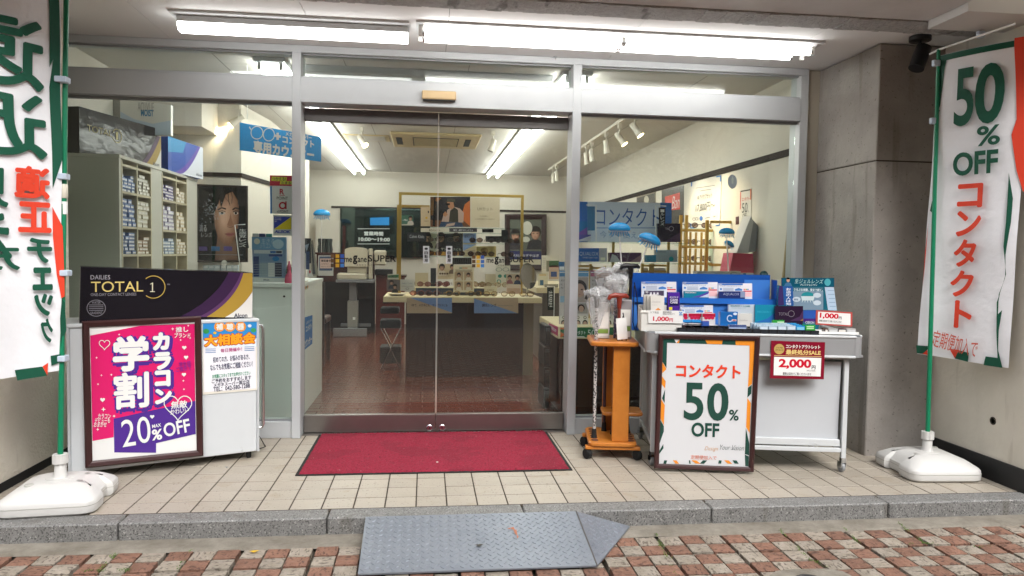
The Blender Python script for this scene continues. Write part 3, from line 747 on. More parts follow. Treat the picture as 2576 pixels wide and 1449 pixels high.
cvr = thing('utility_cover', 'round cornered concrete utility cover set into the pavers', 'cover', onz(2040, 1449, ZS)); mb = MB(); mb.prism([onz(u, v, ZS+.004) for u, v in ((1930, 1452), (1952, 1436), (2000, 1431), (2080, 1430), (2120, 1437), (2150, 1452), (2160, 1520), (1925, 1520))], (0, 0, -.02), mortar); mb.build('slab', cvr)
mb = MB(); mb.lathe([(.06, 0), (.06, .003), (.05, .003)], onz(2040, 1462, ZS+.0045), 24, mat('dark iron lid', '#2a2a2b', .6)); mb.build('iron_lid', cvr)

# ---- banner stands
tank_m = mat('white moulded tank plastic', '#cfcecb', .42, var=.05, vscale=4, bump=.05, bscale=90)
speckle(tank_m, 9, .72, '#a9a69b', .35, 4)
green_p = mat('green pole plastic', '#0a7a55', .35)
def tank(T, c, rz):
    def ring(hw, hd, r, z, notch):
        pts = []
        for cx, cy, a0 in ((hw-r, hd-r, 0), (-hw+r, hd-r, 90), (-hw+r, -hd+r, 180), (hw-r, -hd+r, 270)):
            for k in range(5): a = R_(a0+22.5*k); pts.append((cx+r*math.cos(a), cy+r*math.sin(a)))
            if a0 == 90:
                for yy, dx in ((.075, 0), (.062, notch), (-.062, notch), (-.075, 0)): pts.append((-hw+dx, yy))
        return [rotz(rz, c) @ V((x, y, z)) for x, y in pts]
    mb = MB(); n0 = .026
    mb.rings([ring(.195, .195, .05, .002, n0), ring(.207, .207, .055, .012, n0), ring(.21, .21, .055, .035, n0), ring(.208, .208, .055, .062, n0), ring(.2, .2, .055, .074, n0*1.1), ring(.16, .155, .06, .104, .012), ring(.115, .11, .06, .122, 0), ring(.09, .085, .05, .126, 0)], tank_m)
    mb.build('water_tank', T, smooth=35)
    mb = MB(); sr = ring(.2098, .2098, .055, .0455, n0); mb.tube(sr+[sr[0]], .0014, 5, mat('tank seam', '#a5a39c', .6)); mb.build('mould_seam', T)
    mb = MB(); mb.lathe([(.02, 0), (.02, .008), (.016, .01)], rotz(rz, c) @ V((.1, .09, .116)), 16, mat('tank cap', '#b5b4ae', .5)); mb.build('filler_cap', T, smooth=True)
    mb = MB(); mb.lathe([(.062, .1262), (.062, .128), (.055, .1285), (.03, .1285)], c, 24, tank_m); mb.build('socket_ring', T, smooth=True)
    mb = MB(); mb.lathe([(.033, .127), (.026, .15), (.026, .19), (.021, .20), (.021, .215)], c, 16, tank_m); mb.build('pole_socket', T, smooth=True)
    mb = MB(); prof = []
    vs = []
    n_ = 28
    for z in (.196, .2, .235, .24):
        for k in range(n_):
            r = .034 if (k % 4 < 3) else .0305; a = 2*math.pi*k/n_; vs.append(V((r*math.cos(a), r*math.sin(a), z))+V(c))
    mb.add(vs, [(i*n_+k, i*n_+(k+1) % n_, (i+1)*n_+(k+1) % n_, (i+1)*n_+k) for i in range(3) for k in range(n_)]+[tuple(range(3*n_, 4*n_))], tank_m); mb.build('clamp_collar', T)
def cloth(T, pl, ab, disp, mt, nx=14, ny=40):
    """ab: four 2-D corners bl, br, tr, tl"""
    mb = MB(); vs = []
    for j in range(ny+1):
        for i in range(nx+1):
            s_, t_ = i/nx, j/ny
            a = (1-t_)*((1-s_)*ab[0][0]+s_*ab[1][0])+t_*((1-s_)*ab[3][0]+s_*ab[2][0]); b = (1-t_)*((1-s_)*ab[0][1]+s_*ab[1][1])+t_*((1-s_)*ab[3][1]+s_*ab[2][1])
            vs.append(pl.at(a, b, disp(a, b)))
    mb.add(vs, [(j*(nx+1)+i, j*(nx+1)+i+1, (j+1)*(nx+1)+i+1, (j+1)*(nx+1)+i) for j in range(ny) for i in range(nx)], mt)
    return mb.build('banner_cloth', T, smooth=True, fix=False)
cloth_m = mat('white banner cloth', '#e9eaee', .75, var=.03, bump=.25, bscale=5, bdist=.05)
n, l = nodes(cloth_m); n['Principled BSDF'].inputs['Subsurface Weight'].default_value = 0
strap = mat('translucent strap', '#b9c6d6', .35)
# right flag
FR = thing('banner_flag', 'white flag reading 50% OFF on a green pole with white water base', 'flag', (2.9, 3.9, 0))
pc = V((2.945, 3.905, 0)); tank(FR, (2.90, 3.895, 0), R_(-4))
ztop = 2.44
ptop = V((2.91, 3.95, ztop))
mb = MB(); mb.tube([V((2.90, 3.895, .2)), V((2.905, 3.92, 1.3)), ptop], [.0125, .012, .010], 12, green_p); mb.build('pole', FR, smooth=True)
bend = V((2.995, 3.50, ztop+.012))
mb = MB(); mb.tube([ptop+V((-.01, .06, -.01)), ptop, bend], .006, 8, white_pl); mb.build('cross_bar', FR, smooth=True)
pr_ = Plane(ptop+V((0, 0, 0)), V((.29, -.50, 0)))
dR = lambda a, b: .014*math.sin(a*9+b*1.7)+.008*math.sin(a*17-b*2.1)*min(1, max(0, -b))+.004*math.sin(b*11+a*3)
abR = [pr_.px(*p) for p in ((2308, 890), (2538, 926), (2576+20, 92), (2362, 140))]
# keep the cloth 0.55 m wide
cl = cloth(FR, pr_, abR, dR, cloth_m)
G = Print(pr_, FR, 'printed_pattern', step=.0012, base=.0025, disp=dR, cut=.045)
G.ppoly([(2363, 141), (2597, 93), (2594, 112), (2552, 118), (2382, 152), (2376, 178), (2365, 268), (2358, 280)], GREEN)
G.ppoly([(2553, 96), (2597, 88), (2594, 500), (2574, 480), (2560, 430), (2548, 340), (2560, 300), (2552, 118)], RED)
G.ppoly([(2358, 282), (2366, 276), (2357, 300), (2360, 330), (2353, 420), (2347, 440)], GREEN)
G.ppoly([(2346, 500), (2350, 540), (2340, 530)], GREEN); G.ppoly([(2337, 560), (2322, 720), (2327, 640)], RED)
G.ppoly([(2542, 435), (2552, 500), (2548, 560), (2535, 640), (2532, 700), (2516, 740), (2514, 790), (2524, 780), (2516, 830), (2514, 880), (2524, 925), (2476, 918), (2482, 896), (2512, 900), (2510, 830), (2511, 760), (2535, 690), (2530, 620), (2536, 560)], GREEN)
G.ppoly([(2308, 868), (2340, 871), (2333, 880), (2322, 890), (2309, 888)], GREEN); G.ppoly([(2322, 890), (2333, 880), (2334, 893)], RED)
G.ppoly([(2388, 878), (2412, 880), (2402, 902)], RED); G.ppoly([(2412, 881), (2440, 887), (2437, 910), (2402, 902)], GREEN)
G.ptext('5', 2406, 173, 2455, 318, GREEN, .02); G.ptext('0', 2458, 160, 2531, 312, GREEN, .03)
G.ptext('%', 2463, 317, 2523, 367, GREEN, .02); G.ptext('OFF', 2400, 381, 2517, 440, GREEN, .03)
cs = [('コ', 2410, 462, 2478, 523), ('ン', 2407, 530, 2475, 595), ('タ', 2400, 602, 2462, 672), ('ク', 2390, 680, 2454, 747), ('ト', 2402, 756, 2450, 826)]
for ch, a, b, c, d in cs: G.ptext(ch, a, b, c, d, RED, .035)
G.ptext('定期便加入で', 2347, 842, 2466, 886, '#c85a48', .005, rot=-.16)
G.done()
for i, (u, v) in enumerate(((2358, 160), (2352, 305), (2470, 88))):
    p = pr_.P(u, v, .012); bx(FR, 'strap', strap, p.x-.022, p.x+.018, p.y-.014, p.y+.014, p.z-.018, p.z+.018, ch=.004)
# left flag (seen from the back: the print shows through mirrored)
FL = thing('banner_flag', 'white flag with mirrored writing, 適正チェック, on a green pole', 'flag', (-1.77, 3.75, 0))
tc_ = V((-1.735, 3.70, 0)); tank(FL, tc_, R_(186))
pbot = V((-1.735, 3.70, .2)); pt1 = ony(161, 480, 3.72); pt2 = ony(168, -20, 3.74)
mb = MB(); mb.tube([pbot, pt1, pt2+V((0, 0, .1))], [.0125, .012, .0115], 12, green_p); mb.build('pole', FL, smooth=True)
mb = MB(); mb.tube([pt1+V((0, 0, -.035)), pt1+V((0, 0, -.03)), pt1+V((0, 0, .025)), pt1+V((0, 0, .032))], [.014, .017, .017, .014], 12, mat('cream joint plastic', '#d8d3c4', .4)); mb.build('pole_joint', FL, smooth=True)
p5 = ony(162, 523, 3.72); mb = MB(); mb.tube([p5+V((0, 0, -.03)), p5+V((0, 0, .03))], .0135, 12, paper); mb.build('pole_label', FL, smooth=True)
pl_ = Plane(pt1+V((-.03, -.03, 0)), V((.6, .8, 0)))
dL = lambda a, b: .016*math.sin(a*8+b*1.3+1)+.006*math.sin(a*19-b*2)+.004*math.sin(b*10)
abL = [pl_.px(*p) for p in ((-190, 1010), (150, 932), (150, -60), (-190, -120))]
ab_ = [(abL[1][0]-.56, abL[0][1]), (abL[1][0], abL[1][1]), (abL[2][0], abL[2][1]), (abL[1][0]-.56, abL[2][1])]
ab_[0] = (ab_[0][0], abL[1][1]-.02); cloth(FL, pl_, ab_, dL, cloth_m)
G = Print(pl_, FL, 'printed_pattern', step=.0012, base=.0025, disp=dL, cut=.05)
G.ppoly([(117, -60), (145, -60), (148, 240), (150, 400), (128, 475), (124, 330), (121, 220), (130, 150), (121, 170)], GREEN)
G.ppoly([(128, 520), (152, 570), (156, 745), (148, 750), (137, 690), (130, 600)], RED)
G.ppoly([(149, 752), (156, 760), (162, 830), (150, 875), (146, 800)], GREEN)
G.ppoly([(126, 895), (150, 890), (146, 912), (128, 920)], GREEN); G.ppoly([(42, 932), (107, 922), (118, 945), (48, 958)], GREEN); G.ppoly([(107, 922), (120, 912), (118, 945)], RED)
big = [('遠', -118, 22, 105, 215), ('近', -110, 222, 112, 392)]
for ch, a, b, c, d in big: G.ptext(ch, a, b, c, d, GREEN, .02, mirror=True)
for ch, a, b, c, d in (('見', -70, 420, 20, 520), ('え', -60, 535, 30, 655), ('方', -50, 610, 50, 680)): G.ptext(ch, a, b, c, d, GREEN, .03, mirror=True)
for ch, a, b, c, d in (('適', 32, 418, 118, 500), ('正', 44, 508, 123, 585)): G.ptext(ch, a, b, c, d, RED, .04, mirror=True)
for ch, a, b, c, d in (('チ', 66, 598, 124, 662), ('ェ', 78, 672, 124, 730), ('ッ', 82, 738, 125, 795), ('ク', 98, 800, 126, 862)): G.ptext(ch, a, b, c, d, GREEN, .04, mirror=True)
G.done()
for u, v in ((158, 200), (157, 444), (162, 687), (155, 902)):
    p = ony(u, v, 3.70); bx(FL, 'strap', strap, p.x-.05, p.x+.02, p.y-.016, p.y+.035, p.z-.014, p.z+.014, ch=.003)

# ---- white counter cabinet on castors (left)
ca = onz(300, 1178, .045); cb = onz(652, 1135, .045)
ang = math.atan2(cb.y-ca.y, cb.x-ca.x); ex = V((math.cos(ang), math.sin(ang), 0)); ey = V((-math.sin(ang), math.cos(ang), 0))
c0 = cb-ex*.965; c0.z = 0
CA = thing('display_cabinet', 'white counter cabinet on castors carrying a pink framed poster', 'cabinet', c0+ex*.48+ey*.2, ang)
cabw = mat('scuffed white laminate', '#c9cdd0', .4, var=.05, vscale=3, bump=.02, bscale=30); speckle(cabw, 12, .74, '#8f8f8c', .4, 4)
Mc = rotz(ang, c0)
bx(CA, 'carcass', cabw, .012, .953, .003, .42, .047, .812, Mc, .004)
bx(CA, 'worktop', cabw, 0, .965, -.006, .43, .8125, .832, Mc, .004)
for xx in (0, .9535): bx(CA, 'corner_trim', alu, xx, xx+.0115, -.003, .42, .047, .812, Mc)
for xx in (.05, .915):
    for yy in (.05, .37):
        mb = MB(); mb.lathe([(.022, -.011), (.024, -.008), (.024, .008), (.022, .011)], Mc @ V((xx, yy, .024)), 16, black_rub, Matrix.Rotation(ang, 4, 'Z') @ Matrix.Rotation(math.pi/2, 4, 'Y')); mb.build('castor', CA, smooth=True)
mb = MB(); mb.tube([Mc @ V(p) for p in ((.965, .02, .79), (.985, .02, .788), (.992, .02, .77), (.992, .02, .2), (.985, .02, .182), (.965, .02, .18))], .009, 10, chrome); mb.build('handle', CA, smooth=True)
mb = MB(); mb.tube([Mc @ V(p) for p in ((.3, .2, .03), (1.0, .3, .12), (1.05, .22, .01), (.97, .15, .012), (.9, .2, .02))], .004, 6, black_rub); tag(mb.build('power_cable', None, smooth=True), 'black power cable looping on the tiles beside the white counter cabinet', 'cable')
# pink poster in a frame
fo = c0-ey*.028; PF = Plane(fo, ex, V((0, 0, 1))+ey*.035)
Z7 = lambda x, y: (191.7+x/3.658, 792.2+y/3.658)
iq = [Z7(150, 1342), Z7(1108, 1245), Z7(1088, 68), Z7(122, 115)]
T, G = pcard('poster_frame', 'pink and purple 20% OFF poster in a maroon frame leaning on the white cabinet', 'poster', PF, iq, .012, wht, gloss=True, frame=(.034, .018, brown_fr))
PK, PU, DP = '#cf1f66', '#4a2b86', '#3c2273'
G.gloss = True
def zp(pts, c, lay): G.ppoly([Z7(*p) for p in pts], c, lay)
def zt(t, x0, y0, x1, y1, c, bold, lay, **k): G.ptext(t, *Z7(x0, y0), *Z7(x1, y1), c, bold, lay=lay, **k)
zp([(128, 190), (600, 98), (910, 76), (1088, 70), (1095, 800), (345, 960), (345, 1125), (150, 1160)], PK, 1)
zp([(345, 955), (1095, 790), (1100, 1095), (735, 1180)], PU, 2); zp([(345, 955), (735, 1180), (735, 1268), (350, 1265)], PU, 2)
for ch, a, b, c, d in (('学', 335, 190, 672, 518), ('割', 345, 525, 670, 860)):
    zt(ch, a-14, b-8, c+40, d+42, PU, .13, 3); zt(ch, a, b, c, d, wht, .045 if ch == '学' else .03, 5)
for ch, a, b, c, d in (('カ', 702, 160, 860, 325), ('ラ', 710, 340, 875, 505), ('コ', 720, 508, 868, 660), ('ン', 722, 675, 880, 818)):
    zt(ch, a-14, b-8, c+32, d+34, PU, .13, 4); zt(ch, a, b, c, d, wht, .07, 6)
zt('2', 418, 960, 540, 1208, wht, .0, 7, rot=.06); zt('0', 560, 935, 682, 1178, wht, .0, 7, rot=.06); zt('MAX', 698, 1002, 780, 1034, wht, .02, 7, rot=.1); zt('%', 695, 1050, 790, 1150, wht, .03, 7); zt('OFF', 803, 975, 1045, 1100, wht, .02, 7, rot=.13)
def heart(x, y, r, ring=0, col=wht, lay=8):
    u, v = Z7(x, y)
    pts = [(u+r*16*math.sin(t)**3/16, v-r*(13*math.cos(t)-5*math.cos(2*t)-2*math.cos(3*t)-math.cos(4*t))/16) for t in [2*math.pi*i/30 for i in range(30)]]
    if ring: G.pline(pts+[pts[0]], ring, col, lay)
    else: G.ppoly(pts, col, lay)
heart(260, 270, 13.5, 1.6); heart(935, 840, 35, 2.2)
for u, v, r in ((993, 300, 5.5), (1010, 390, 5.5), (990, 548, 5.5), (242, 780, 6), (698, 935, 5.5)): heart(u, v, r)
def spark(x, y, r):
    u, v = Z7(x, y); G.ppoly([(u, v-r), (u+r*.25, v-r*.25), (u+r, v), (u+r*.25, v+r*.25), (u, v+r), (u-r*.25, v+r*.25), (u-r, v), (u-r*.25, v-r*.25)], wht, 8)
for u, v, r in ((887, 128, 4), (1030, 98, 3), (395, 180, 3), (187, 393, 3), (232, 555, 3), (323, 550, 3), (200, 636, 3), (985, 605, 3), (990, 683, 3), (250, 868, 6), (348, 930, 4), (198, 1052, 4), (960, 230, 3), (1047, 212, 3)): spark(u, v, r)
zt('推し', 915, 108, 1030, 158, wht, .02, 8); zt('ブランド', 902, 165, 1050, 210, wht, .02, 8, rot=-.05)
zt('学生証', 945, 428, 1055, 472, '#7a2a8e', .01, 8, rot=.1); zt('ご提示で', 915, 472, 1058, 515, '#7a2a8e', .01, 8, rot=.1)
zt('無敵', 872, 788, 1020, 858, wht, .02, 9); zt('かわいい', 865, 856, 1035, 906, wht, .01, 9, rot=.08)
zt('カラコン', 200, 908, 318, 955, wht, .01, 8, rot=-.1); zt('デビューも', 170, 948, 312, 992, wht, .01, 8, rot=-.1); zt('おまかせ', 162, 985, 280, 1030, wht, .01, 8, rot=-.1)
G.done()
# hearing aid flyer
T, G = pcard('flyer', 'flyer headed 補聴器 大相談会 taped to the white cabinet', 'flyer', Plane(c0-ey*.001, ex), [Z7(1165, 735), Z7(1668, 690), Z7(1672, 40), Z7(1160, 50)], .0008, '#ddd9ce')
zp([(1176, 712), (1655, 675), (1650, 290), (1170, 300)], '#e4e4ea', 1)
zp([(1165, 300), (1660, 290), (1662, 50), (1165, 60)], '#2a86c8', 2); zp([(1168, 300), (1658, 290), (1658, 215), (1400, 195), (1168, 230)], '#dfeaf2', 3)
for u in (1318, 1413, 1513): G.pdisc(*Z7(u, 108), 13.5, 12.5, '#e2902a', 4)
for ch, u in (('補', 1318), ('聴', 1413), ('器', 1513)): zt(ch, u-32, 78, u+32, 138, wht, .04, 5)
zt('大相談会', 1170, 165, 1655, 283, '#b0341c', .10, 6, rot=.02); zt('大相談会', 1178, 170, 1648, 276, '#ee9d1e', .045, 7, rot=.02)
for k in range(3):
    G.pline([Z7(1188, 315+16*k), Z7(1284, 312+16*k)], 1.3, '#3c78b4', 4); G.pline([Z7(1548, 295+16*k), Z7(1638, 292+16*k)], 1.3, '#3c78b4', 4)
for i, (u, v, r) in enumerate(((1195, 150, 8), (1630, 140, 7), (1595, 100, 5), (1275, 165, 4))): G.pdisc(*Z7(u, v), r, r*.8, ('#2f8a4c', '#3f9a5c', '#d8d8d8', '#e4b42a')[i], 5, 9)
for s_, a, b, c, d, col in (('毎日開催中！', 1328, 303, 1525, 338, '#b0407c'), ('初めての方、お悩みがある方、', 1258, 372, 1595, 424, '#3a3f5e'), ('なんでもお気軽にご相談ください！', 1232, 438, 1622, 496, '#3a3f5e'), ('お気軽にスタッフまでお声がけください', 1252, 530, 1603, 568, '#3a9a72'), ('ご予約をおすすめします', 1246, 572, 1610, 612, '#34344e'), ('メガネスーパー国立店', 1264, 612, 1594, 648, '#34344e'), ('TEL：042-580-1288', 1262, 648, 1598, 688, '#34344e')):
    zt(s_, a, b, c, d, col, .02, 4, rot=.035)
G.done()
# large dark lens carton on the cabinet
carton_k = '#15131a'
PB = Plane(c0+ey*.03+V((0, 0, .833)), ex)
qd = [(199, 797), (635, 800), (636, 686), (203, 671)]
T = thing('lens_carton', 'big black carton with gold lettering lying on the white cabinet', 'carton', c0+ex*.45+ey*.15+V((0, 0, .833)))
a = [PB.px(*p) for p in qd]; zb = .0; a = [(a[0][0], 0), (a[1][0], 0), a[2], a[3]]
mb = MB(); mb.prism([PB.at(*q) for q in a], ey*.26, mat('black gloss carton', '#17141b', .22)); mb.build('box', T)
G = Print(PB, T, 'print', True)
def arc(u0, v0, u1, v1, u2, v2, k=14): return [((1-t)**2*u0+2*t*(1-t)*u1+t*t*u2, (1-t)**2*v0+2*t*(1-t)*v1+t*t*v2) for t in [i/k for i in range(k+1)]]
G.ppoly([(500, 797)]+arc(500, 797, 578, 760, 606, 686)+[(635, 687), (635, 799)], '#5c3a62', 1)
G.ppoly([(455, 796)]+arc(455, 796, 545, 750, 575, 685)+arc(606, 686, 578, 760, 500, 797), '#3a2544', 2)
G.ppoly([(520, 797)]+arc(520, 797, 596, 752, 612, 687)+[(635, 687)]+arc(635, 732, 610, 775, 566, 798), '#a8893a', 3)
G.ppoly([(566, 798)]+arc(566, 798, 610, 775, 635, 733)+[(634, 799)], '#dddbd6', 4)
G.ptext('DAILIES', 228, 692, 277, 703, '#a29fa6', .0, lay=5); G.ptext('TOTAL', 229, 708, 360, 734, '#d2bd74', .0, lay=5); G.pline([(383.5, 711), (383.5, 734)], 2.6, '#d2cdb4', 5); G.pline([(377.5, 733.5), (389.5, 733.5)], 1.8, '#d2cdb4', 6); G.pline([(378, 715), (384, 712)], 2, '#d2cdb4', 7)
G.pdisc(386, 722, 30, 29, '#b79c50', 5, 40, ring=.07, a0=-130, a1=132); G.ptext('ONE-DAY CONTACT LENSES', 228, 737, 343, 744, '#8d8a92', 0, lay=5); G.ptext('TM', 420, 714, 427, 717, '#a29fa6', 0, lay=5)
G.pdisc(242, 775, 24, 21, '#8d8a92', 5, 32, ring=.06); G.ptext('WATER', 231, 758, 253, 764, '#8d8a92', 0, lay=5); G.ptext('GRADIENT', 227, 784, 257, 790, '#8d8a92', 0, lay=5)
for k in range(4): G.pline([(224, 767+4.6*k), (260, 767+4.6*k)], 1.2, '#8d8a92', 5)
G.ptext('Alcon', 588, 788, 622, 799, '#33384a', .03, lay=5); G.done()
# loose items on the tiles
for (u, v, lab, col) in ((570, 1177, 'small silver screw lying on the tiles near the white cabinet', '#8c8c8c'), (1100, 1090+74, 'small pale crumb on the red door mat', '#d8c8c0')): 
    p = onz(u, v, .012 if 'mat' in lab else .001); mb = MB(); mb.ball(p+V((0, 0, .004)), (.007, .004, .004), 8, 5, ink(col)); tag(mb.build('litter', None), lab, 'litter')
for (u, v, sc, lab) in ((1205, 1364, .02, 'dry brown leaf lying on the chequer plate ramp'), (640, 1388, .022, 'yellow fallen leaf on the pavers beside the ramp')):
    p = onz(u, v, -.02 if 'ramp' in lab and 'dry' in lab else ZS+.004); mb = MB(); c = ink('#3d352c' if 'dry' in lab else '#d2a92a')
    if 'dry' in lab: p = V((p.x, p.y, .008-(3.385-p.y)*(.074/.44)+.003))
    mb.add([p+V((-sc, 0, .004)), p+V((0, -sc*.5, .001)), p+V((sc, 0, .006)), p+V((0, sc*.5, .002))], [(0, 1, 3), (1, 2, 3)], c); tag(mb.build('fallen_leaf', None, fix=False), lab, 'leaf')

# ---- cane stand
wood = mat('orange varnished wood', '#c27a30', .35, col2='#ab6420', vscale=8, bump=.05, bscale=30); n, l = nodes(wood)
CS = thing('cane_stand', 'orange wooden walking cane stand on black castors', 'stand', (1.16, 4.42, 0), R_(-8))
ac_ = R_(-9); Mw = rotz(ac_, (1.155, 4.44, 0))
def rplate(T, nm, hx, hy, z0, z1, M, mt, r=.04, y0=0, x0=0):
    pts = []
    for cx, cy, a0 in ((hx-r, hy-r, 0), (-hx+r, hy-r, 90), (-hx+r, -hy+r, 180), (hx-r, -hy+r, 270)):
        for k in range(6): a = R_(a0+18*k); pts.append((x0+cx+r*math.cos(a), y0+cy+r*math.sin(a)))
    mb = MB(); ins = lambda f, z: [M @ V(((x-x0)*f+x0, (y-y0)*f+y0, z)) for x, y in pts]
    mb.rings([ins(.97, z0), ins(1, z0+.006), ins(1, z1-.006), ins(.97, z1)], mt); return mb.build(nm, T, smooth=30)
rplate(CS, 'top_plate', .145, .205, .688, .715, Mw, wood)
rplate(CS, 'base_plate', .145, .205, .083, .108, Mw, wood)
bx(CS, 'post', wood, -.005, .095, -.165, -.135, .108, .688, Mw, .003); bx(CS, 'post', wood, -.04, .06, .13, .16, .108, .688, Mw, .003)
rplate(CS, 'mid_shelf', .125, .1, .245, .265, Mw, wood, .03, .02, .07)
for yy in (-.17, .13): bx(CS, 'foot_bar', wood, -.165, .165, yy-.022, yy+.022, .062, .0825, Mw, .004)
hole_m = mat('bored hole', '#5f3a2a', .8); hring = mat('hole grommet', '#a9705a', .6)
for zz, nm in ((.7152, 'top_hole'), (.1082, 'base_hole')):
    for xx in (-.105, .115):
        for yy in (-.14, -.085, -.03, .025, .08, .135):
            mb = MB(); mb.lathe([(.022, 0), (.022, .002), (.017, .002), (.015, .0008)], Mw @ V((xx, yy, zz)), 14, hring if zz > .5 else hole_m); mb.build(nm, CS)
for xx in (-.15, .15):
    for yy in (-.17, .13):
        mb = MB(); mb.lathe([(.026, -.017), (.031, -.012), (.031, .012), (.026, .017)], Mw @ V((xx, yy, .0315)), 16, black_rub, Matrix.Rotation(.5, 4, 'Z') @ Matrix.Rotation(math.pi/2, 4, 'Y')); mb.build('castor', CS, smooth=True)
# walking canes
bag = glassmat('crinkled clear bag', (.9, .91, .92), 1.45, .2, .24)
def cane(lab, x, y, ztop, col, hand, rz=0, bagged=False, strapb=False, tagc=False, pat=None):
    T = thing('walking_cane', lab, 'walking cane', Mw @ V((x, y, .108)), 0, 'canes in the orange stand'); b = Mw @ V((x, y, 0))
    sh = mat('cane shaft '+col, col, .4) if not pat else pat
    mb = MB(); mb.tube([b+V((0, 0, .15)), b+V((0, 0, ztop-.06))], .0105, 10, sh); mb.build('shaft', T, smooth=True)
    mb = MB(); mb.lathe([(.019, .109), (.017, .118), (.013, .16), (.0125, .165)], b, 12, black_rub); mb.build('rubber_tip', T, smooth=True)
    d = V((math.cos(rz), math.sin(rz), 0)); c = b+V((0, 0, ztop)); hm = mat('cane handle '+hand, hand, .25)
    mb = MB(); mb.tube([b+V((0, 0, ztop-.075)), b+V((0, 0, ztop-.03)), b+V((0, 0, ztop-.004))], [.013, .016, .02], 12, hm)
    mb.tube([c-d*.07+V((0, 0, -.022)), c-d*.06+V((0, 0, -.002)), c-d*.03+V((0, 0, .006)), c+V((0, 0, .002)), c+d*.04+V((0, 0, .003)), c+d*.058+V((0, 0, -.008))], [.009, .015, .016, .017, .015, .008], 12, hm); mb.build('handle', T, smooth=True)
    if strapb:
        mb = MB(); q = b+V((.02, -.015, ztop-.1)); mb.tube([q, q+V((.02, 0, -.1)), q+V((.028, 0, -.25)), q+V((.012, 0, -.31)), q+V((-.004, 0, -.25)), q+V((.0, 0, -.02))], .0035, 6, black_rub); mb.build('wrist_strap', T, smooth=True)
    if tagc:
        q = b+V((.01, -.03, ztop-.19)); bx(T, 'price_tag', paper, q.x-.032, q.x+.032, q.y-.002, q.y, q.z-.07, q.z+.06, Matrix.Translation(q) @ Matrix.Rotation(-.1, 4, 'Y') @ Matrix.Translation(-q))
    if bagged:
        rd = random.Random(x*100+y*37); mb = MB(); nn = 22; rr = []
        for iz, (dz, sc) in enumerate(((-.2, .022), (-.14, .036), (-.07, .056), (-.02, .074), (.02, .076), (.038, .042), (.042, .012))):
            rr.append([c+d*(sc*1.05*math.cos(2*math.pi*k/nn)*rd.uniform(.8, 1.12))+d.cross(V((0, 0, 1)))*(sc*.62*math.sin(2*math.pi*k/nn)*rd.uniform(.75, 1.15))+V((0, 0, dz+rd.uniform(-.018, .022))) for k in range(nn)])
        mb.rings(rr, bag); mb.build('plastic_bag', T)
    return T
pat = mat('black and white checked shaft', '#b9b6b2', .4); speckle(pat, 90, .5, '#1c1c20', 1, 1)
pat2 = mat('purple flowered shaft', '#4a4660', .4); speckle(pat2, 60, .55, '#b9a9b8', 1, 2)
cane('checked cane with dark handle in a clear bag, standing in the orange stand', -.105, -.08, .985, '#b9b6b2', '#2a2826', 0, True, pat=pat)
cane('cane with brick red marbled handle and white price tag', .03, -.10, .985, '#6d2a20', '#7e2a1c', .1, False, True, True)
cane('black cane with black handle and wrist strap in the orange stand', .115, .06, 1.165, '#121214', '#121214', .1, False, True)
cane('cane in a clear bag behind the red handled cane', .02, .02, 1.06, '#4a4660', '#8d8a86', .2, True, pat=pat2)
cane('cane in a clear bag with brown handle, tallest bag in the orange stand', -.03, .10, 1.10, '#3a2a33', '#4a3222', -.2, True)
cane('dark cane in a clear bag at the rear of the orange stand', .07, .12, 1.13, '#17171a', '#58544f', .4, True)
# folded leaflet packs hanging among the canes
for i, (x, y, z, c, lab) in enumerate(((-.06, -.02, .88, '#c9c7c2', 'grey folding cane pack with barcode in the orange stand'), (.075, -.03, .90, '#8f8a8c', 'patterned folding cane pack in the orange stand'))):
    b = Mw @ V((x, y, 0)); T = thing('folding_cane_pack', lab, 'pack', b+V((0, 0, .716)))
    bx(T, 'sleeve', ink(c), b.x-.04, b.x+.04, b.y-.012, b.y+.012, .7165, z+.06, None, .004)
    bx(T, 'label_card', ink('#e1dfda'), b.x-.034, b.x+.03, b.y-.0145, b.y-.0125, z-.1, z-.0); bx(T, 'label_stripe', ink('#7c9a4a'), b.x-.034, b.x+.03, b.y-.0155, b.y-.0147, z-.13, z-.104)
    bx(T, 'barcode_card', ink('#dad9d6'), b.x-.034, b.x+.03, b.y-.0145, b.y-.0125, .73, z-.135)
# ================================================================== CART AND WHAT STANDS ON IT
cfl, cfr = onz(1643, 1179, 0), onz(2128.7, 1196, 0)
ca_ = math.atan2(cfr.y-cfl.y, cfr.x-cfl.x); kx = V((math.cos(ca_), math.sin(ca_), 0)); ky = V((-math.sin(ca_), math.cos(ca_), 0)); k0 = V((cfl.x, cfl.y, 0))+ky*.06
Mk = rotz(ca_, k0); LK = (cfr-cfl).length; DK = .62
CT = thing('sale_cart', 'white wheeled sale cart with aluminium tray and white cloth front', 'cart', k0+kx*.5+ky*.3, ca_)
wm_ = mat('white enamel steel', '#c9ccce', .35, var=.04); tray_m = mat('anodised aluminium tray', '#b4b7ba', .38, .6, var=.08, vscale=5)
for x in (0, LK):
    for y in (0, DK):
        bx(CT, 'leg', wm_, x-.013, x+.013, y-.013, y+.013, .085, .655, Mk, .002)
        mb = MB(); c = Mk @ V((x, y, 0)); mb.box(-.014, .014, -.012, .012, .058, .085, chrome, Matrix.Translation(c)); mb.box(-.016, -.013, -.012, .03, .03, .06, chrome, Matrix.Translation(c)); mb.box(.013, .016, -.012, .03, .03, .06, chrome, Matrix.Translation(c)); q = mb.build('castor_fork', CT)
        mb = MB(); mb.lathe([(.024, -.011), (.029, -.008), (.029, .008), (.024, .011)], c+V((0, .012, .0295)), 18, mat('grey castor wheel', '#8e9092', .4), Matrix.Rotation(math.pi/2, 4, 'Y')); mb.build('wheel', q, smooth=True)
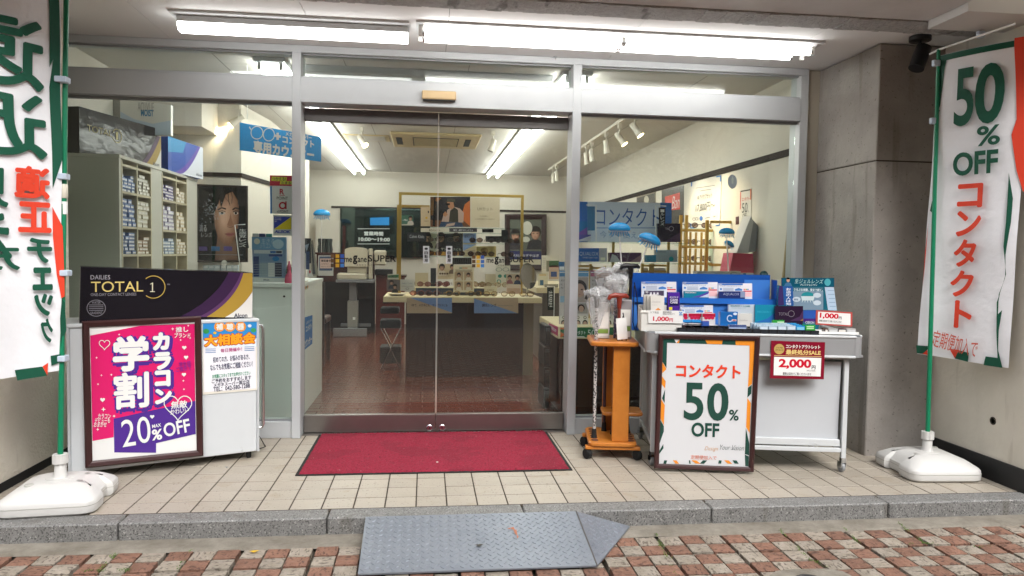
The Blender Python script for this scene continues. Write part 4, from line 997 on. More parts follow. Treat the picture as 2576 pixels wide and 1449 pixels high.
for y in (0, DK): bx(CT, 'lower_rail', wm_, .014, LK-.014, y-.011, y+.011, .118, .142, Mk, .002)
for x in (0, LK): bx(CT, 'lower_rail', wm_, x-.011, x+.011, .014, DK-.014, .118, .142, Mk, .002)
bx(CT, 'top_rail', wm_, -.02, LK+.02, -.014, .014, .656, .674, Mk); bx(CT, 'top_rail', wm_, -.02, LK+.02, DK-.014, DK+.014, .656, .674, Mk)
bx(CT, 'side_panel', mat('pale grey cart panel', '#a9adb1', .5), -.003, .003, .02, DK-.02, .15, .652, Mk); bx(CT, 'side_panel', mat('pale grey cart panel', '#a9adb1', .5), LK-.003, LK+.003, .02, DK-.02, .15, .652, Mk)
# cloth front, slightly bowed, with a bottom batten
mb = MB(); NX, NY = 24, 14; vs = []
for j in range(NY+1):
    for i in range(NX+1):
        s_, t_ = i/NX, j/NY; vs.append(Mk @ V((.02+(LK-.045)*s_, .012+.010*math.sin(s_*7+1)*(1-t_)*.6+.004*math.sin(t_*5), .165+.475*t_)))
mb.add(vs, [(j*(NX+1)+i, j*(NX+1)+i+1, (j+1)*(NX+1)+i+1, (j+1)*(NX+1)+i) for j in range(NY) for i in range(NX)], mat('white canvas', '#b9bcc0', .8, var=.04, vscale=3, bump=.1, bscale=8)); mb.build('front_cloth', CT, smooth=True, fix=False)
bx(CT, 'batten', wm_, .015, LK-.02, -.004, .02, .15, .19, Mk, .003)
for x in (.45, .93): 
    mb = MB(); mb.tube([Mk @ V((x+.012*math.cos(t), -.006, .155+.012*math.sin(t))) for t in [i*math.pi/5 for i in range(11)]], .0022, 6, wm_); mb.build('hook', CT, smooth=True)
# tray
tx0, tx1, ty0, ty1, tz0, tz1 = -.055, LK+.075, -.055, DK+.05, .676, .79
bx(CT, 'tray_floor', tray_m, tx0+.004, tx1-.004, ty0+.004, ty1-.004, tz0, tz0+.012, Mk)
bx(CT, 'tray_wall', tray_m, tx0+.05, tx1-.05, ty0, ty0+.006, tz0, tz1, Mk); bx(CT, 'tray_wall', tray_m, tx0+.05, tx1-.05, ty1-.006, ty1, tz0, tz1, Mk)
bx(CT, 'tray_wall', tray_m, tx0, tx0+.006, ty0+.05, ty1-.05, tz0, tz1, Mk); bx(CT, 'tray_wall', tray_m, tx1-.006, tx1, ty0+.05, ty1-.05, tz0, tz1, Mk)
for cx, cy, a0 in ((tx0+.05, ty0+.05, 180), (tx1-.05, ty0+.05, 270), (tx1-.05, ty1-.05, 0), (tx0+.05, ty1-.05, 90)):
    mb = MB(); o_ = [V((cx+.052*math.cos(R_(a0+15*k)), cy+.052*math.sin(R_(a0+15*k)), 0)) for k in range(7)]; i_ = [V((cx+.044*math.cos(R_(a0+15*k)), cy+.044*math.sin(R_(a0+15*k)), 0)) for k in range(6, -1, -1)]
    mb.prism([Mk @ (p+V((0, 0, tz0-.002))) for p in o_+i_], (0, 0, tz1-tz0+.004), chrome if False else tray_m); mb.build('corner_casting', CT, smooth=30)
for z in (tz0-.006, tz1-.006):
    bx(CT, 'rim', wm_, tx0+.045, tx1-.045, ty0-.006, ty0+.008, z, z+.014, Mk, .003); bx(CT, 'rim', wm_, tx0-.006, tx0+.008, ty0+.045, ty1-.045, z, z+.014, Mk, .003); bx(CT, 'rim', wm_, tx1-.008, tx1+.006, ty0+.045, ty1-.045, z, z+.014, Mk, .003)
bx(CT, 'tray_board', mat('grey tray lining', '#8f9193', .7), tx0+.05, tx1-.05, ty0+.02, ty1-.02, .70, .762, Mk)
TZ = .762
# ---- framed 50% OFF poster leaning on the cart
ZA = lambda x, y: (1622.8+x/3.78, 830.6+y/3.78)
pa, pb = onz(*ZA(80, 1305), .004), onz(*ZA(1030, 1340), .004)
PX = Plane(pa-ky*.052, pb-pa, V((0, 0, 1))+ky*.02)
T, G = pcard('poster_frame', 'コンタクト 50% OFF poster in a maroon frame leaning on the white cart', 'poster', PX, [ZA(130, 1268), ZA(985, 1300), ZA(1043, 100), ZA(172, 80)],   .012, '#cdced1', gloss=True, frame=(.027, .018, brown_fr))
def zp(pts, c, lay): G.ppoly([ZA(*p) for p in pts], c, lay)
def zt(t, x0, y0, x1, y1, c, bold, lay, **k): G.ptext(t, *ZA(x0, y0), *ZA(x1, y1), c, bold, lay=lay, **k)
zp([(172, 82), (1041, 101), (1040, 146), (210, 120), (203, 362), (165, 300)], DG, 1)
zp([(570, 90), (738, 93), (730, 134), (590, 130)], ORG, 2); zp([(858, 96), (1041, 101), (1034, 300), (992, 300), (992, 146), (862, 142)], ORG, 2); zp([(275, 84), (330, 86), (296, 122)], '#cdced1', 2); zp([(330, 86), (322, 122), (298, 122)], ORG, 3)
zp([(165, 305), (203, 370), (164, 408)], ORG, 1); zp([(160, 436), (196, 486), (190, 556), (157, 512)], ORG, 1); zp([(190, 560), (186, 692), (160, 648)], DG, 1); zp([(150, 652), (187, 712), (178, 906), (143, 832)], ORG, 1); zp([(141, 846), (178, 912), (178, 962), (135, 1085)], DG, 1); zp([(173, 1082), (175, 1122), (131, 1182), (133, 1150)], DG, 1)
zp([(992, 300), (1034, 300), (1017, 510), (977, 542)], ORG, 1); zp([(977, 546), (1014, 520), (1010, 602), (972, 642)], DG, 1); zp([(972, 644), (1006, 692), (994, 980), (960, 920)], ORG, 1); zp([(958, 930), (991, 1080), (988, 1190), (948, 1178)], DG, 1); zp([(948, 1182), (986, 1200), (984, 1296), (952, 1290)], DG, 1)
for x, wd, c, sl in ((172, 35, DG, 10), (288, 45, ORG, -25), (345, 0, DG, 0), (420, 16, DG, -4), (480, 60, ORG, -40), (520, 50, DG, 30), (695, 35, DG, 5), (785, 55, ORG, -35), (850, 50, DG, -20)):
    if wd: zp([(x, 1268), (x+wd*.8, 1270), (x+wd*.8+sl, 1238), (x+sl, 1236)], c, 2)
zt('コンタクト', 292, 325, 908, 455, RED, .035, 3); zt('5', 370, 498, 556, 856, DG, .02, 3); zt('0', 590, 502, 793, 862, DG, .03, 3); zt('%', 797, 755, 890, 860, DG, .02, 3); zt('OFF', 440, 880, 705, 1015, DG, .03, 3)
zt('Design', 565, 1105, 692, 1155, '#c98f4a', -.012, 3, shear=.4); zt('Your Vision', 712, 1092, 940, 1140, '#4a5a58', -.012, 3, shear=.4); G.pline([ZA(815, 1135), ZA(855, 1130)], .8, '#4a5a58', 3); zt('定期便加入で', 433, 1190, 680, 1230, '#d06a4a', .0, 3)
G.done()
# ---- red sale card taped to the tray
PT = Plane(k0-ky*.064, kx)
T, G = pcard('price_card', 'dark red 2,000円 SALE card taped to the aluminium tray', 'price card', PT, [ZA(1187, 458), ZA(1700, 468), ZA(1712, 115), ZA(1200, 100)], .003, '#7d1228', gloss=True)
zp([(1222, 428), (1668, 440), (1675, 264), (1226, 253)], '#e6e6e4', 1); G.pdisc(*ZA(1275, 180), 13, 13, '#b99c5c', 1)
zt('コンタクトアウトレット', 1340, 140, 1664, 176, '#e6e6e4', .03, 1); zt('最終処分SALE', 1338, 186, 1670, 236, '#d9bd7a', .04, 1); zt('2,000', 1270, 275, 1580, 370, '#c3152f', .04, 2); zt('円', 1583, 335, 1620, 372, '#2a2a2c', .03, 2); zt('度数は店内でご覧くださいませ', 1308, 402, 1578, 428, '#2a2a2c', .01, 2); zt('(税込2,200円)', 1535, 380, 1618, 392, '#2a2a2c', .01, 2)
zt('クリアも!', 1245, 158, 1310, 174, '#2b1c12', .01, 2); zt('カラコンも!', 1238, 180, 1316, 196, '#2b1c12', .01, 2); G.pline([ZA(1226, 240), ZA(1676, 252)], 1.4, '#d9bd7a', 1)
G.done()
# ---- goods.  D5: pixels of the close-up of the tray
D5 = lambda x, y: (1558.9+x/4.2, 677.2+y/4.2)
def dep(x, y, z=TZ): p = onz(*D5(x, y), z); return (p-k0).dot(ky)
def pk(d): return Plane(k0+ky*d, kx)
def goods(name, label, cat, px, d, t, col, base=None, group=None, gloss=True, lean=0.0):
    """a box or board whose front stands on plane d of the tray; base: z of its foot"""
    pl = Plane(k0+ky*d+V((0, 0, base if base is not None else TZ)), kx, V((0, 0, 1))+ky*lean)
    ab = [pl.px(*D5(*p)) for p in px]
    if base is not None:
        lo = min(q[1] for q in ab); ab = [(a, 0.0 if b < lo+.02 else b) for a, b in ab]
    T = thing(name, label, cat, pl.at(sum(a for a, _ in ab)/len(ab), min(b for _, b in ab), -t/2), ca_, group)
    mb = MB(); mb.prism([pl.at(*q) for q in ab], ky*t, col if not isinstance(col, str) else ink(col, gloss)); mb.build('box', T)
    G = Print(pl, T, 'print', gloss)
    G.zp = lambda pts, c, lay=None: G.ppoly([D5(*p) for p in pts], c, lay)
    G.zt = lambda s_, x0, y0, x1, y1, c, bold=.02, lay=None, **k: G.ptext(s_, *D5(x0, y0), *D5(x1, y1), c, bold, lay=lay, **k)
    return T, G
def rc(x0, y0, x1, y1): return [(x0, y1), (x1, y1), (x1, y0), (x0, y0)]
blu = mat('blue display plastic', '#1553a8', .3); blu_l = mat('light blue display card', '#3f7fd0', .35)
# blue tiered display
BT = thing('tiered_display', 'blue tiered lens display along the back of the cart tray', 'display', k0+kx*.4+ky*.42+V((0, 0, TZ)), ca_)
def bxk(nm, mt, x0, x1, y0, y1, z0, z1, ch=0): return bx(BT, nm, mt, x0, x1, y0, y1, z0, z1, Mk, ch)
dB = .40
pB = pk(dB); xl = pB.px(*D5(130, 300))[0]; xr = pB.px(*D5(1640, 300))[0]; zt1 = pB.px(*D5(900, 105))[1]; zs = pB.px(*D5(900, 325))[1]; zs2 = pB.px(*D5(900, 545))[1]
xlw = xl
bxk('back_panel', blu, xl, xr, dB+.12, dB+.126, TZ, zt1+.03)
bxk('tier_shelf', blu, xl, xr+.01, dB, dB+.119, zs-.004, zs, 0); bxk('tier_lip', mat('clear blue lip', '#2a6ac0', .2), xl, xr+.01, dB-.004, dB-.0005, zs-.022, zs+.012)
bxk('tier_riser', blu_l, xl, xr-.02, dB+.02, dB+.024, TZ+.003, zs-.005); bxk('base_shelf', blu, xl, xr, dB-.06, dB+.119, TZ, TZ+.0025)
for x in (xl-.004, xr+.0105): bxk('end_panel', blu, x, x+.0035, dB+.01, dB+.126, TZ, zt1)
bxk('back_card', blu_l, xr-.17, xr-.01, dB+.085, dB+.088, zs+.001, zs+.13)
NAVY = '#1c2f6a'
def packet(lab, x0, x1, y0, y1, brand=None, d=dB+.03, base=None):
    T, G = goods('lens_packet', lab, 'packet', rc(x0, y0, x1, y1), d, .012, '#cfd4de', zs+.0005 if base is None else base, 'packets in the blue display', lean=.25)
    w = x1-x0; k = w*.72
    G.zp(rc(x0+3, y0+2, x0+k, y0+20), '#2f63b4', 1); G.zt('1DAY', x0+6, y0+4, x0+40, y0+17, wht, .02, 2); G.zp(rc(x0+k+4, y0+3, x1-3, y1-2), '#d8d4da', 1)
    G.zt('ワンデーコンタクトレンズ', x0+20, y0+24, x0+k-20, y0+36, '#3b466a', .0, 2)
    for r in range(3): G.pline([D5(x0+50, y0+52+13*r), D5(x0+k*.62, y0+52+13*r)], 1.2, '#7f8cab', 2)
    G.pdisc(*D5(x0+26, y0+60), 2.6, 2.6, '#3a78c0', 2); G.zp([(x0+k*.68, y0+78), (x0+k*.98, y0+78), (x0+k*.98, y0+62), (x0+k*.83, y0+48), (x0+k*.68, y0+62)], '#3f78bd', 2)
    for i, c in enumerate(('#c8405a', '#d9a23a', '#3a9a5a', '#3a6ac0')): G.zp(rc(x0+k+8+i*14, y0+58, x0+k+20+i*14, y0+70), c, 2)
    G.zp(rc(x0+k+6, y0+76, x1-6, y0+90), '#cf3844', 2)
    if y1-y0 > 120: G.zp(rc(x0+k+6, y0+95, x1-6, y1-10), '#e6b4b8', 2)
    return T, G
T, G = packet('white and blue 1DAY packet on the upper tier behind the purple carton', 230, 598, 133, 262); G.done()
T, G = packet('white and blue 1DAY packet behind the small teal box in the blue display', 663, 1035, 137, 297); G.done()
T, G = packet('white and blue 1DAY packet behind the small navy box in the blue display', 1043, 1400, 150, 300); G.done()
T, G = packet('white and blue 1DAY packet on the lower tier of the blue display', 640, 985, 378, 520, d=dB-.03, base=TZ+.003); G.done()
T, G = goods('lens_box', 'small teal lens box on the upper tier of the blue display', 'lens box', rc(678, 232, 942, 297), dB+.006, .018, '#1b7f9c', zs+.0005)
G.zp([(760, 297), (860, 270), (942, 235), (942, 297)], '#5a4aa8', 1); G.zp([(840, 297), (930, 262), (942, 250), (942, 297)], '#c9d2e4', 2); G.zt('PRECISION 1', 692, 238, 805, 254, wht, .03, 3); G.done()
T, G = goods('lens_box', 'small navy lens box on the upper tier of the blue display', 'lens box', rc(1048, 235, 1325, 300), dB+.004, .018, '#26346e', zs+.0005)
G.zp(rc(1275, 237, 1323, 299), '#8d9ab8', 1); G.zt('AQUALOX', 1093, 250, 1262, 280, '#c2cae2', -.01, 2); G.done()
T, G = goods('lens_box', 'pale white lens box standing on the lower tier of the blue display', 'lens box', rc(1150, 375, 1432, 520), dB-.035, .03, '#c2ccd6', TZ+.003)
G.zt('BAUSCH + LOMB', 1172, 380, 1378, 398, '#5a8a9a', .03, 1); G.zt('AQUALOX', 1180, 402, 1335, 420, '#9fb8c4', .0, 1); G.done()
T, G = goods('lens_box', 'plain turquoise carton beside the dark purple carton in the cart', 'lens box', rc(1432, 378, 1648, 560), dB-.05, .04, '#1c86a4', TZ+.001)
G.zt('PRECISION 1', 1455, 440, 1590, 462, '#3fb0c8', .0, 1); G.zp([(1432, 560), (1560, 520), (1648, 450), (1648, 560)], '#2f6ab0', 1); G.done()
T, G = goods('lens_box', 'dark purple lens carton standing in the cart tray', 'lens box', rc(1645, 390, 1938, 545), dB-.075, .045, '#2c1c33', TZ+.001)
G.zp([(1800, 545), (1900, 500), (1938, 430), (1938, 545)], '#4a3055', 1); G.zp([(1905, 545), (1938, 520), (1938, 545)], '#8a6a3a', 2); G.zt('TOTAL', 1680, 458, 1780, 488, '#8f8792', -.01, 2); G.pdisc(*D5(1812, 470), 8, 8, '#8f8792', 2, 24, ring=.12); G.done()
# jelly lens display stand
dJ = dB-.06
T, G = goods('counter_display', 'teal jellyfish counter display at the pillar end of the cart', 'display', [(1700, 560), (2090, 560), (2150, 430), (2295, 440), (2262, 185), (2266, 100), (1722, 92), (1722, 180), (1680, 170), (1672, 385), (1700, 400)], dJ, .03, '#1f6377', TZ+.001)
G.zp(rc(1722, 92, 2266, 185), '#13536a', 1); G.zp(rc(1830, 190, 2150, 430), '#7b93a6', 1); G.zp(rc(1830, 190, 2150, 232), '#3f6f80', 2); G.zp([(1722, 180), (1828, 180), (1838, 385), (1738, 380)], '#2a5a9c', 2); G.zp([(2165, 190), (2262, 190), (2295, 438), (2200, 432)], '#b5cbe0', 2); G.zp([(1680, 172), (1722, 180), (1735, 380), (1672, 384)], '#3b2f63', 2)
G.zt('生ジェルレンズ', 1848, 105, 2150, 150, '#b9dfd8', .0, 3, shear=.2); G.zt('プレシジョンワン', 1905, 155, 2085, 176, '#cfe6e2', .02, 3); G.zt('うるぷる体験、夜まで続く。', 1840, 203, 2145, 232, '#dfeaf0', .02, 3)
G.zt('お店の人は知', 1757, 196, 1808, 382, '#e2e8f0', .02, 3, vert=True); G.pdisc(*D5(1985, 278), 16, 9, '#2a8a92', 3); G.zp([(1925, 330), (2045, 330), (2060, 285), (1915, 285)], '#cfe0e4', 4)
for i in range(5): G.pline([D5(1945+20*i, 290), D5(1925+30*i, 350)], 1.4, '#cfe0e4', 4)
for u, v, r in ((1868, 318, 9), (2085, 275, 9), (2085, 355, 9)): G.pdisc(*D5(u, v), r*1.1, r*.7, '#c7d4de', 4)
G.zt('80%', 1840, 310, 1885, 330, '#3a5a78', .02, 5); G.pdisc(*D5(2195, 138), 8, 9, '#4fa8b4', 3)
G.pdisc(*D5(1778, 112), 4.2, 6, '#c79f86', 4); G.zp([(1760, 108), (1796, 108), (1790, 88), (1768, 86)], '#241c1a', 5); G.zp([(1735, 178), (1822, 178), (1805, 145), (1778, 138), (1752, 145)], '#3f6f98', 4)
for r in range(5): G.pline([D5(2195+6*r, 225+42*r), D5(2262+5*r, 225+42*r)], 1.5, '#8aa0ba', 4)
G.zp(rc(1940, 435, 2075, 520), '#2f58a8', 1); G.zp(rc(1940, 522, 2075, 560), '#4a2a7a', 1); G.zt('CISION', 1960, 550, 2055, 575, '#c9c2da', .02, 2); G.done()
# white plastic bin with price sheet
dF = dep(480, 640, .79); 
BN = thing('plastic_bin', 'white plastic bin marked 1,000円 holding lens care cartons', 'bin', k0+kx*.1+ky*.12+V((0, 0, .792)), ca_)
dN = .0
pN = pk(dN); bx0 = pN.px(*D5(225, 640))[0]; bx1 = pN.px(*D5(655, 640))[0]; bz0 = pN.px(*D5(450, 640))[1]; bz1 = pN.px(*D5(450, 440))[1]; bz0 = .7925
bm_ = mat('white bin plastic', '#d2d0cb', .4)
def bn(nm, x0, x1, y0, y1, z0, z1): return bx(BN, nm, bm_, x0, x1, y0, y1, z0, z1, Mk, .002)
bn('floor', bx0, bx1, dN, dN+.2, bz0, bz0+.004); bn('wall', bx0, bx1, dN, dN+.004, bz0+.0045, bz1); bn('wall', bx0, bx1, dN+.196, dN+.2, bz0+.0045, bz1+.02)
bn('wall', bx0, bx0+.004, dN+.0045, dN+.1955, bz0+.0045, bz1+.01); bn('wall', bx1-.004, bx1, dN+.0045, dN+.1955, bz0+.0045, bz1+.01); bn('rim', bx0-.006, bx1+.006, dN-.006, dN-.0005, bz1-.014, bz1-.002)
pS = pk(dN-.008); T, G = pcard('price_sheet', 'white sheet with red 1,000円 on the plastic bin', 'price sheet', pS, [D5(302, 570), D5(668, 572), D5(668, 440), D5(302, 432)], .0008, '#dcdcda')
G.ptext('1,000', *D5(352, 500), *D5(520, 555), '#c3203c', .03); G.ptext('円', *D5(525, 518), *D5(562, 555), '#c3203c', .02); G.ptext('ケア用品', *D5(322, 446), *D5(412, 468), '#3a3a3c', .0); G.ptext('使用期限', *D5(455, 444), *D5(548, 462), '#3a3a3c', .0); G.ptext('2026.12月まで', *D5(456, 464), *D5(580, 482), '#3a3a3c', .0)
for i, (x, y) in enumerate(((635, 455), (655, 455), (645, 468), (635, 480), (655, 480))): G.pdisc(*D5(x, y), 1.6, 1.6, '#3f8ad0')
G.done()
for i in range(3):
    T, G = goods('care_carton', 'white lens care carton in the plastic bin, %s' % ('the foremost of three', 'the middle of three', 'the rearmost of three')[i], 'carton', rc(330-i*36, 285-i*7, 472-i*36, 432), dN+.012+i*.052, .05, '#d6d3cd', bz0+.0045, 'white care cartons in the bin')
    if i == 0: G.zt('cleadew', 338, 332, 432, 354, '#a8a4a4', -.01); G.zt('ワンステップ', 340, 372, 398, 386, '#9a9696', 0); G.zp([(370, 432), (440, 432), (405, 408)], '#dd8a3a')
    G.done()
T, G = goods('care_carton', 'purple lens care carton in the plastic bin', 'carton', rc(512, 245, 636, 432), dN+.02, .06, '#4a2a8e', bz0+.0045)
G.zt('クリアケア', 528, 288, 620, 306, wht, .03, 1); G.zp(rc(526, 308, 622, 385), '#1e1a4c', 1); G.zt('CLEAR', 532, 312, 616, 334, '#d6d2e4', .03, 2); G.zt('CARE', 532, 338, 612, 362, '#d6d2e4', .03, 2); G.zp(rc(520, 400, 555, 430), '#d8c832', 2); G.done()
T, G = goods('care_carton', 'grey carton with crown pattern behind the white care cartons', 'carton', rc(262, 228, 468, 300), dN+.175, .02, '#4a4356', bz0+.0045)
for x in (330, 365, 400): G.zp([(x-12, 268), (x+12, 268), (x+6, 240), (x, 252), (x-6, 240)], '#d6d2dc')
G.zt('TO', 272, 234, 300, 254, wht, .03); G.done()
# black compartment trays
for i, (x0, x1, lab) in enumerate(((610, 1400, 'black compartment tray holding dark red packets and white lens cases'), (1402, 2108, 'black compartment tray holding rows of pale lens packs'))):
    d0 = -.035; p = pk(d0); a0 = p.px(*D5(x0, 660))[0]; a1 = p.px(*D5(x1, 660))[0]
    BK = thing('compartment_tray', lab, 'tray', k0+kx*((a0+a1)/2)+ky*.06+V((0, 0, .7935)), ca_)
    bk_ = mat('black tray plastic', '#121315', .35)
    bx(BK, 'floor', bk_, a0, a1, d0, d0+.17, .7935, .797, Mk)
    for y in (d0, d0+.166): bx(BK, 'wall', bk_, a0, a1, y, y+.004, .7972, .822, Mk, .001)
    k = 8
    for j in range(k+1):
        x = a0+(a1-a0-.004)*j/k; bx(BK, 'divider', bk_, x, x+.004, d0+.0042, d0+.1658, .7972, .818, Mk)
    for j in range(k): bx(BK, 'label_tab', mat('dark tab', '#20242b', .4), a0+(a1-a0)*(j+.12)/k, a0+(a1-a0)*(j+.88)/k, d0-.003, d0-.0004, .797, .816, Mk)
TB = .7975
for i in range(6):
    T, G = goods('lens_packet', 'dark brown flat packet in the black tray beside the plastic bin', 'packet', rc(688, 618-i*8, 886, 632-i*8), -.02+i*.012, .05, '#4a2a20', TB+i*.009, 'dark brown packets in the black tray'); G.done()
for i, (x0, x1, y0, y1, c, lab) in enumerate(((1155, 1340, 590, 645, '#7d8fb4', 'translucent blue lens case strip in the black tray'), (665, 760, 535, 562, '#2f8ad0', 'light blue sachet behind the brown packets'), (765, 858, 535, 564, '#2f8ad0', 'light blue sachet, the one next to the white pipette carton'), (862, 945, 550, 600, '#3a5aa8', 'blue boxed packet behind the white lens cases'))):
    T, G = goods('lens_packet', lab, 'packet', rc(x0, y0, x1, y1), -.01 if i == 0 else .10, .03, c, TB if i == 0 else None)
    if i == 0: G.zp(rc(x0+4, y0+2, x1-4, y0+16), NAVY, 1); G.zp([(x0+4, y1-2), (x1-4, y1-2), (x1-4, y0+30), (x0+4, y0+30)], '#a9b6d2', 1)
    G.done()
for i, (x, y) in enumerate(((960, 612), (1000, 622), (1045, 612), (1090, 620), (1120, 630), (1020, 605))):
    p = onz(*D5(x, y), .802); mb = MB(); mb.lathe([(.016, 0), (.018, .002), (.018, .006), (.014, .008)], p+V((0, 0, -.0035+.001*i)), 16, paper); tag(mb.build('lens_case', None, smooth=True), 'round white lens case lying in the black tray', 'lens case', 'round white lens cases')
for i, x in enumerate((672, 728, 876)):
    w_ = 42 if i == 0 else 135
    T, G = goods('care_carton', ('cropped red and white carton next to the plastic bin', 'red and white carton with bubble edge behind the light blue sachets', 'red and white carton with bubble edge beside the blue C ring carton')[i], 'carton', rc(x, 468, x+w_, 592 if i == 2 else 545), dB-.11 if i < 2 else dB-.14, .04, '#d3ced0', TZ+.001)
    G.zp(rc(x, 468, x+w_, 505), '#b3203a', 1)
    for j in range(3 if i else 1): G.pdisc(*D5(x+36+34*j if i else x+25, 512), 5, 4.6, '#c42a4e', 2)
    G.done()
T, G = goods('care_carton', 'blue carton with a C ring and red stamp in the cart tray', 'carton', rc(1062, 452, 1248, 575), dB-.17, .05, '#1f62a8', TZ+.001)
G.pdisc(*D5(1165, 520), 8, 9, '#b9cde2', 1, 24, ring=.3, a0=40, a1=320); G.zp(rc(1185, 530, 1232, 550), '#e0dada', 1); G.zt('楽胞', 1192, 532, 1226, 548, '#c0303a', .02, 2); G.pdisc(*D5(1220, 472), 5, 3.4, '#cfd9e6', 1); G.done()
T, G = goods('care_carton', 'small white care carton beside the blue C ring carton', 'carton', rc(1248, 470, 1397, 580), dB-.175, .05, '#d2cfca', TZ+.001); G.zt('cleadew', 1265, 528, 1352, 548, '#a29e9e', -.01); G.done()
# rows of pale lens packs
for r in range(4):
    for c in range(5):
        x0 = 1480+c*97+r*-30; col = '#a9bccb' if c < 4 else '#2c8ac4'
        T, G = goods('lens_pack', 'pale translucent lens pack in the black tray rows' if c < 4 else 'bright blue lens pack at the end of the pale rows', 'lens pack', rc(x0, 600-r*10, x0+88, 648-r*10), -.025+r*.035, .028, col, TB, 'lens packs in the black tray')
        G.zp(rc(x0+5, 612-r*10, x0+82, 640-r*10), '#c8d6e2' if c < 4 else '#7fc0dc', 1); G.done()
T, G = goods('lens_pack', 'bright green lens pack beside the bright blue packs', 'lens pack', rc(1965, 590, 2065, 652), -.025, .06, '#2f9a3c', TB); G.zp(rc(1975, 602, 2050, 614), '#b9dcae', 1); G.zp(rc(1975, 622, 2050, 632), '#b9dcae', 1); G.done()
T, G = goods('lens_pack', 'bright green lens pack lying behind the pale packs', 'lens pack', rc(1620, 540, 1740, 580), .13, .03, '#2f9a3c', TB); G.zp(rc(1665, 552, 1735, 566), '#b9dcae', 1); G.done()
# right end: price card and small white tray
pR = Plane(k0+ky*.10, kx+ky*.05)
T, G = pcard('price_card', 'red bordered 1,000円 card at the pillar end of the cart tray', 'price card', Plane(k0+ky*.04, kx), [D5(2072, 585), D5(2458, 607), D5(2460, 455), D5(2078, 432)], .008, '#b3504a', gloss=True)
G.ppoly([D5(2092, 570), D5(2438, 592), D5(2438, 470), D5(2096, 448)], '#e4e2e0'); G.ptext('1,000', *D5(2112, 465), *D5(2312, 528), '#c3152f', .04, rot=-.05); G.ptext('円', *D5(2313, 500), *D5(2343, 530), '#2a2a2c', .02); G.ptext('度数は店内でご覧くださいませ', *D5(2105, 540), *D5(2342, 560), '#2a2a2c', .01, rot=-.05); G.done()
p = pk(-.045); a0 = p.px(*D5(2108, 700))[0]; a1 = p.px(*D5(2525, 700))[0]
WT = thing('small_tray', 'small white tray of clear lens cases at the cart end by the pillar', 'tray', k0+kx*((a0+a1)/2)+V((0, 0, .805)), ca_)
bx(WT, 'floor', white_pl, a0, a1, -.045, .06, .8045, .808, Mk)
for y in (-.049, .0605): bx(WT, 'wall', white_pl, a0, a1, y, y+.004, .8045, .818, Mk)
for j, (x0, x1, c, lab) in enumerate(((2165, 2205, '#4a342a', 'brown striped lens case pack on the small white tray'), (2207, 2305, '#9ea09f', 'clear lens case pack beside the brown striped pack'), (2307, 2395, '#3c3c40', 'black and white lens case pack on the small white tray'), (2398, 2495, '#a2a4a4', 'clear lens case pack at the outer end of the small white tray'))):
    T, G = goods('lens_case_pack', lab, 'lens case', rc(x0, 628, x1, 690), -.035, .05, c, .8085)
    G.zp(rc(x0+8, 640, x1-8, 685), '#c3c4c4' if j in (1, 3) else '#d6d2cc', 1); G.done()
# ================================================================== SHOP INTERIOR THINGS
D1 = lambda x, y: (146.9+x/2.946, 230+y/2.946)
D2 = lambda x, y: (626.1+x/5.97, 562.2+y/5.97)
D3 = lambda x, y: (945.6+x/4.362, 472.8+y/4.362)
D6 = lambda x, y: (1437.5+x/3.239, 255.6+y/3.239)
DB = lambda x, y: (753.9+x/3.781, 498.3+y/3.781)
DC = lambda x, y: (1341.7+x/5.67, 638.9+y/5.67)
DE = lambda x, y: (1431.1+x/4.048, 498.3+y/4.048)
def q4(D, *p): return [D(*x) for x in p]
def rD(D, x0, y0, x1, y1): return [D(x0, y1), D(x1, y1), D(x1, y0), D(x0, y0)]
def zz(G, D):
    G.zp = lambda pts, c, lay=None: G.ppoly([D(*p) for p in pts], c, lay)
    G.zt = lambda s_, x0, y0, x1, y1, c, bold=.01, lay=None, **k: G.ptext(s_, *D(x0, y0), *D(x1, y1), c, bold, lay=lay, **k)
    G.zl = lambda pts, w, c, lay=None: G.pline([D(*p) for p in pts], w, c, lay)
    G.zd = lambda x, y, ru, rv, c, lay=None, **k: G.pdisc(*D(x, y), ru, rv, c, lay, **k)
    return G
def card(name, label, cat, D, px, pl, t, col, **k):
    if isinstance(pl, (int, float)): pl = planey(pl)
    px = rD(D, *px) if not isinstance(px[0], (tuple, list)) else q4(D, *px)
    T, G = pcard(name, label, cat, pl, px, t, col, **k); return T, zz(G, D)
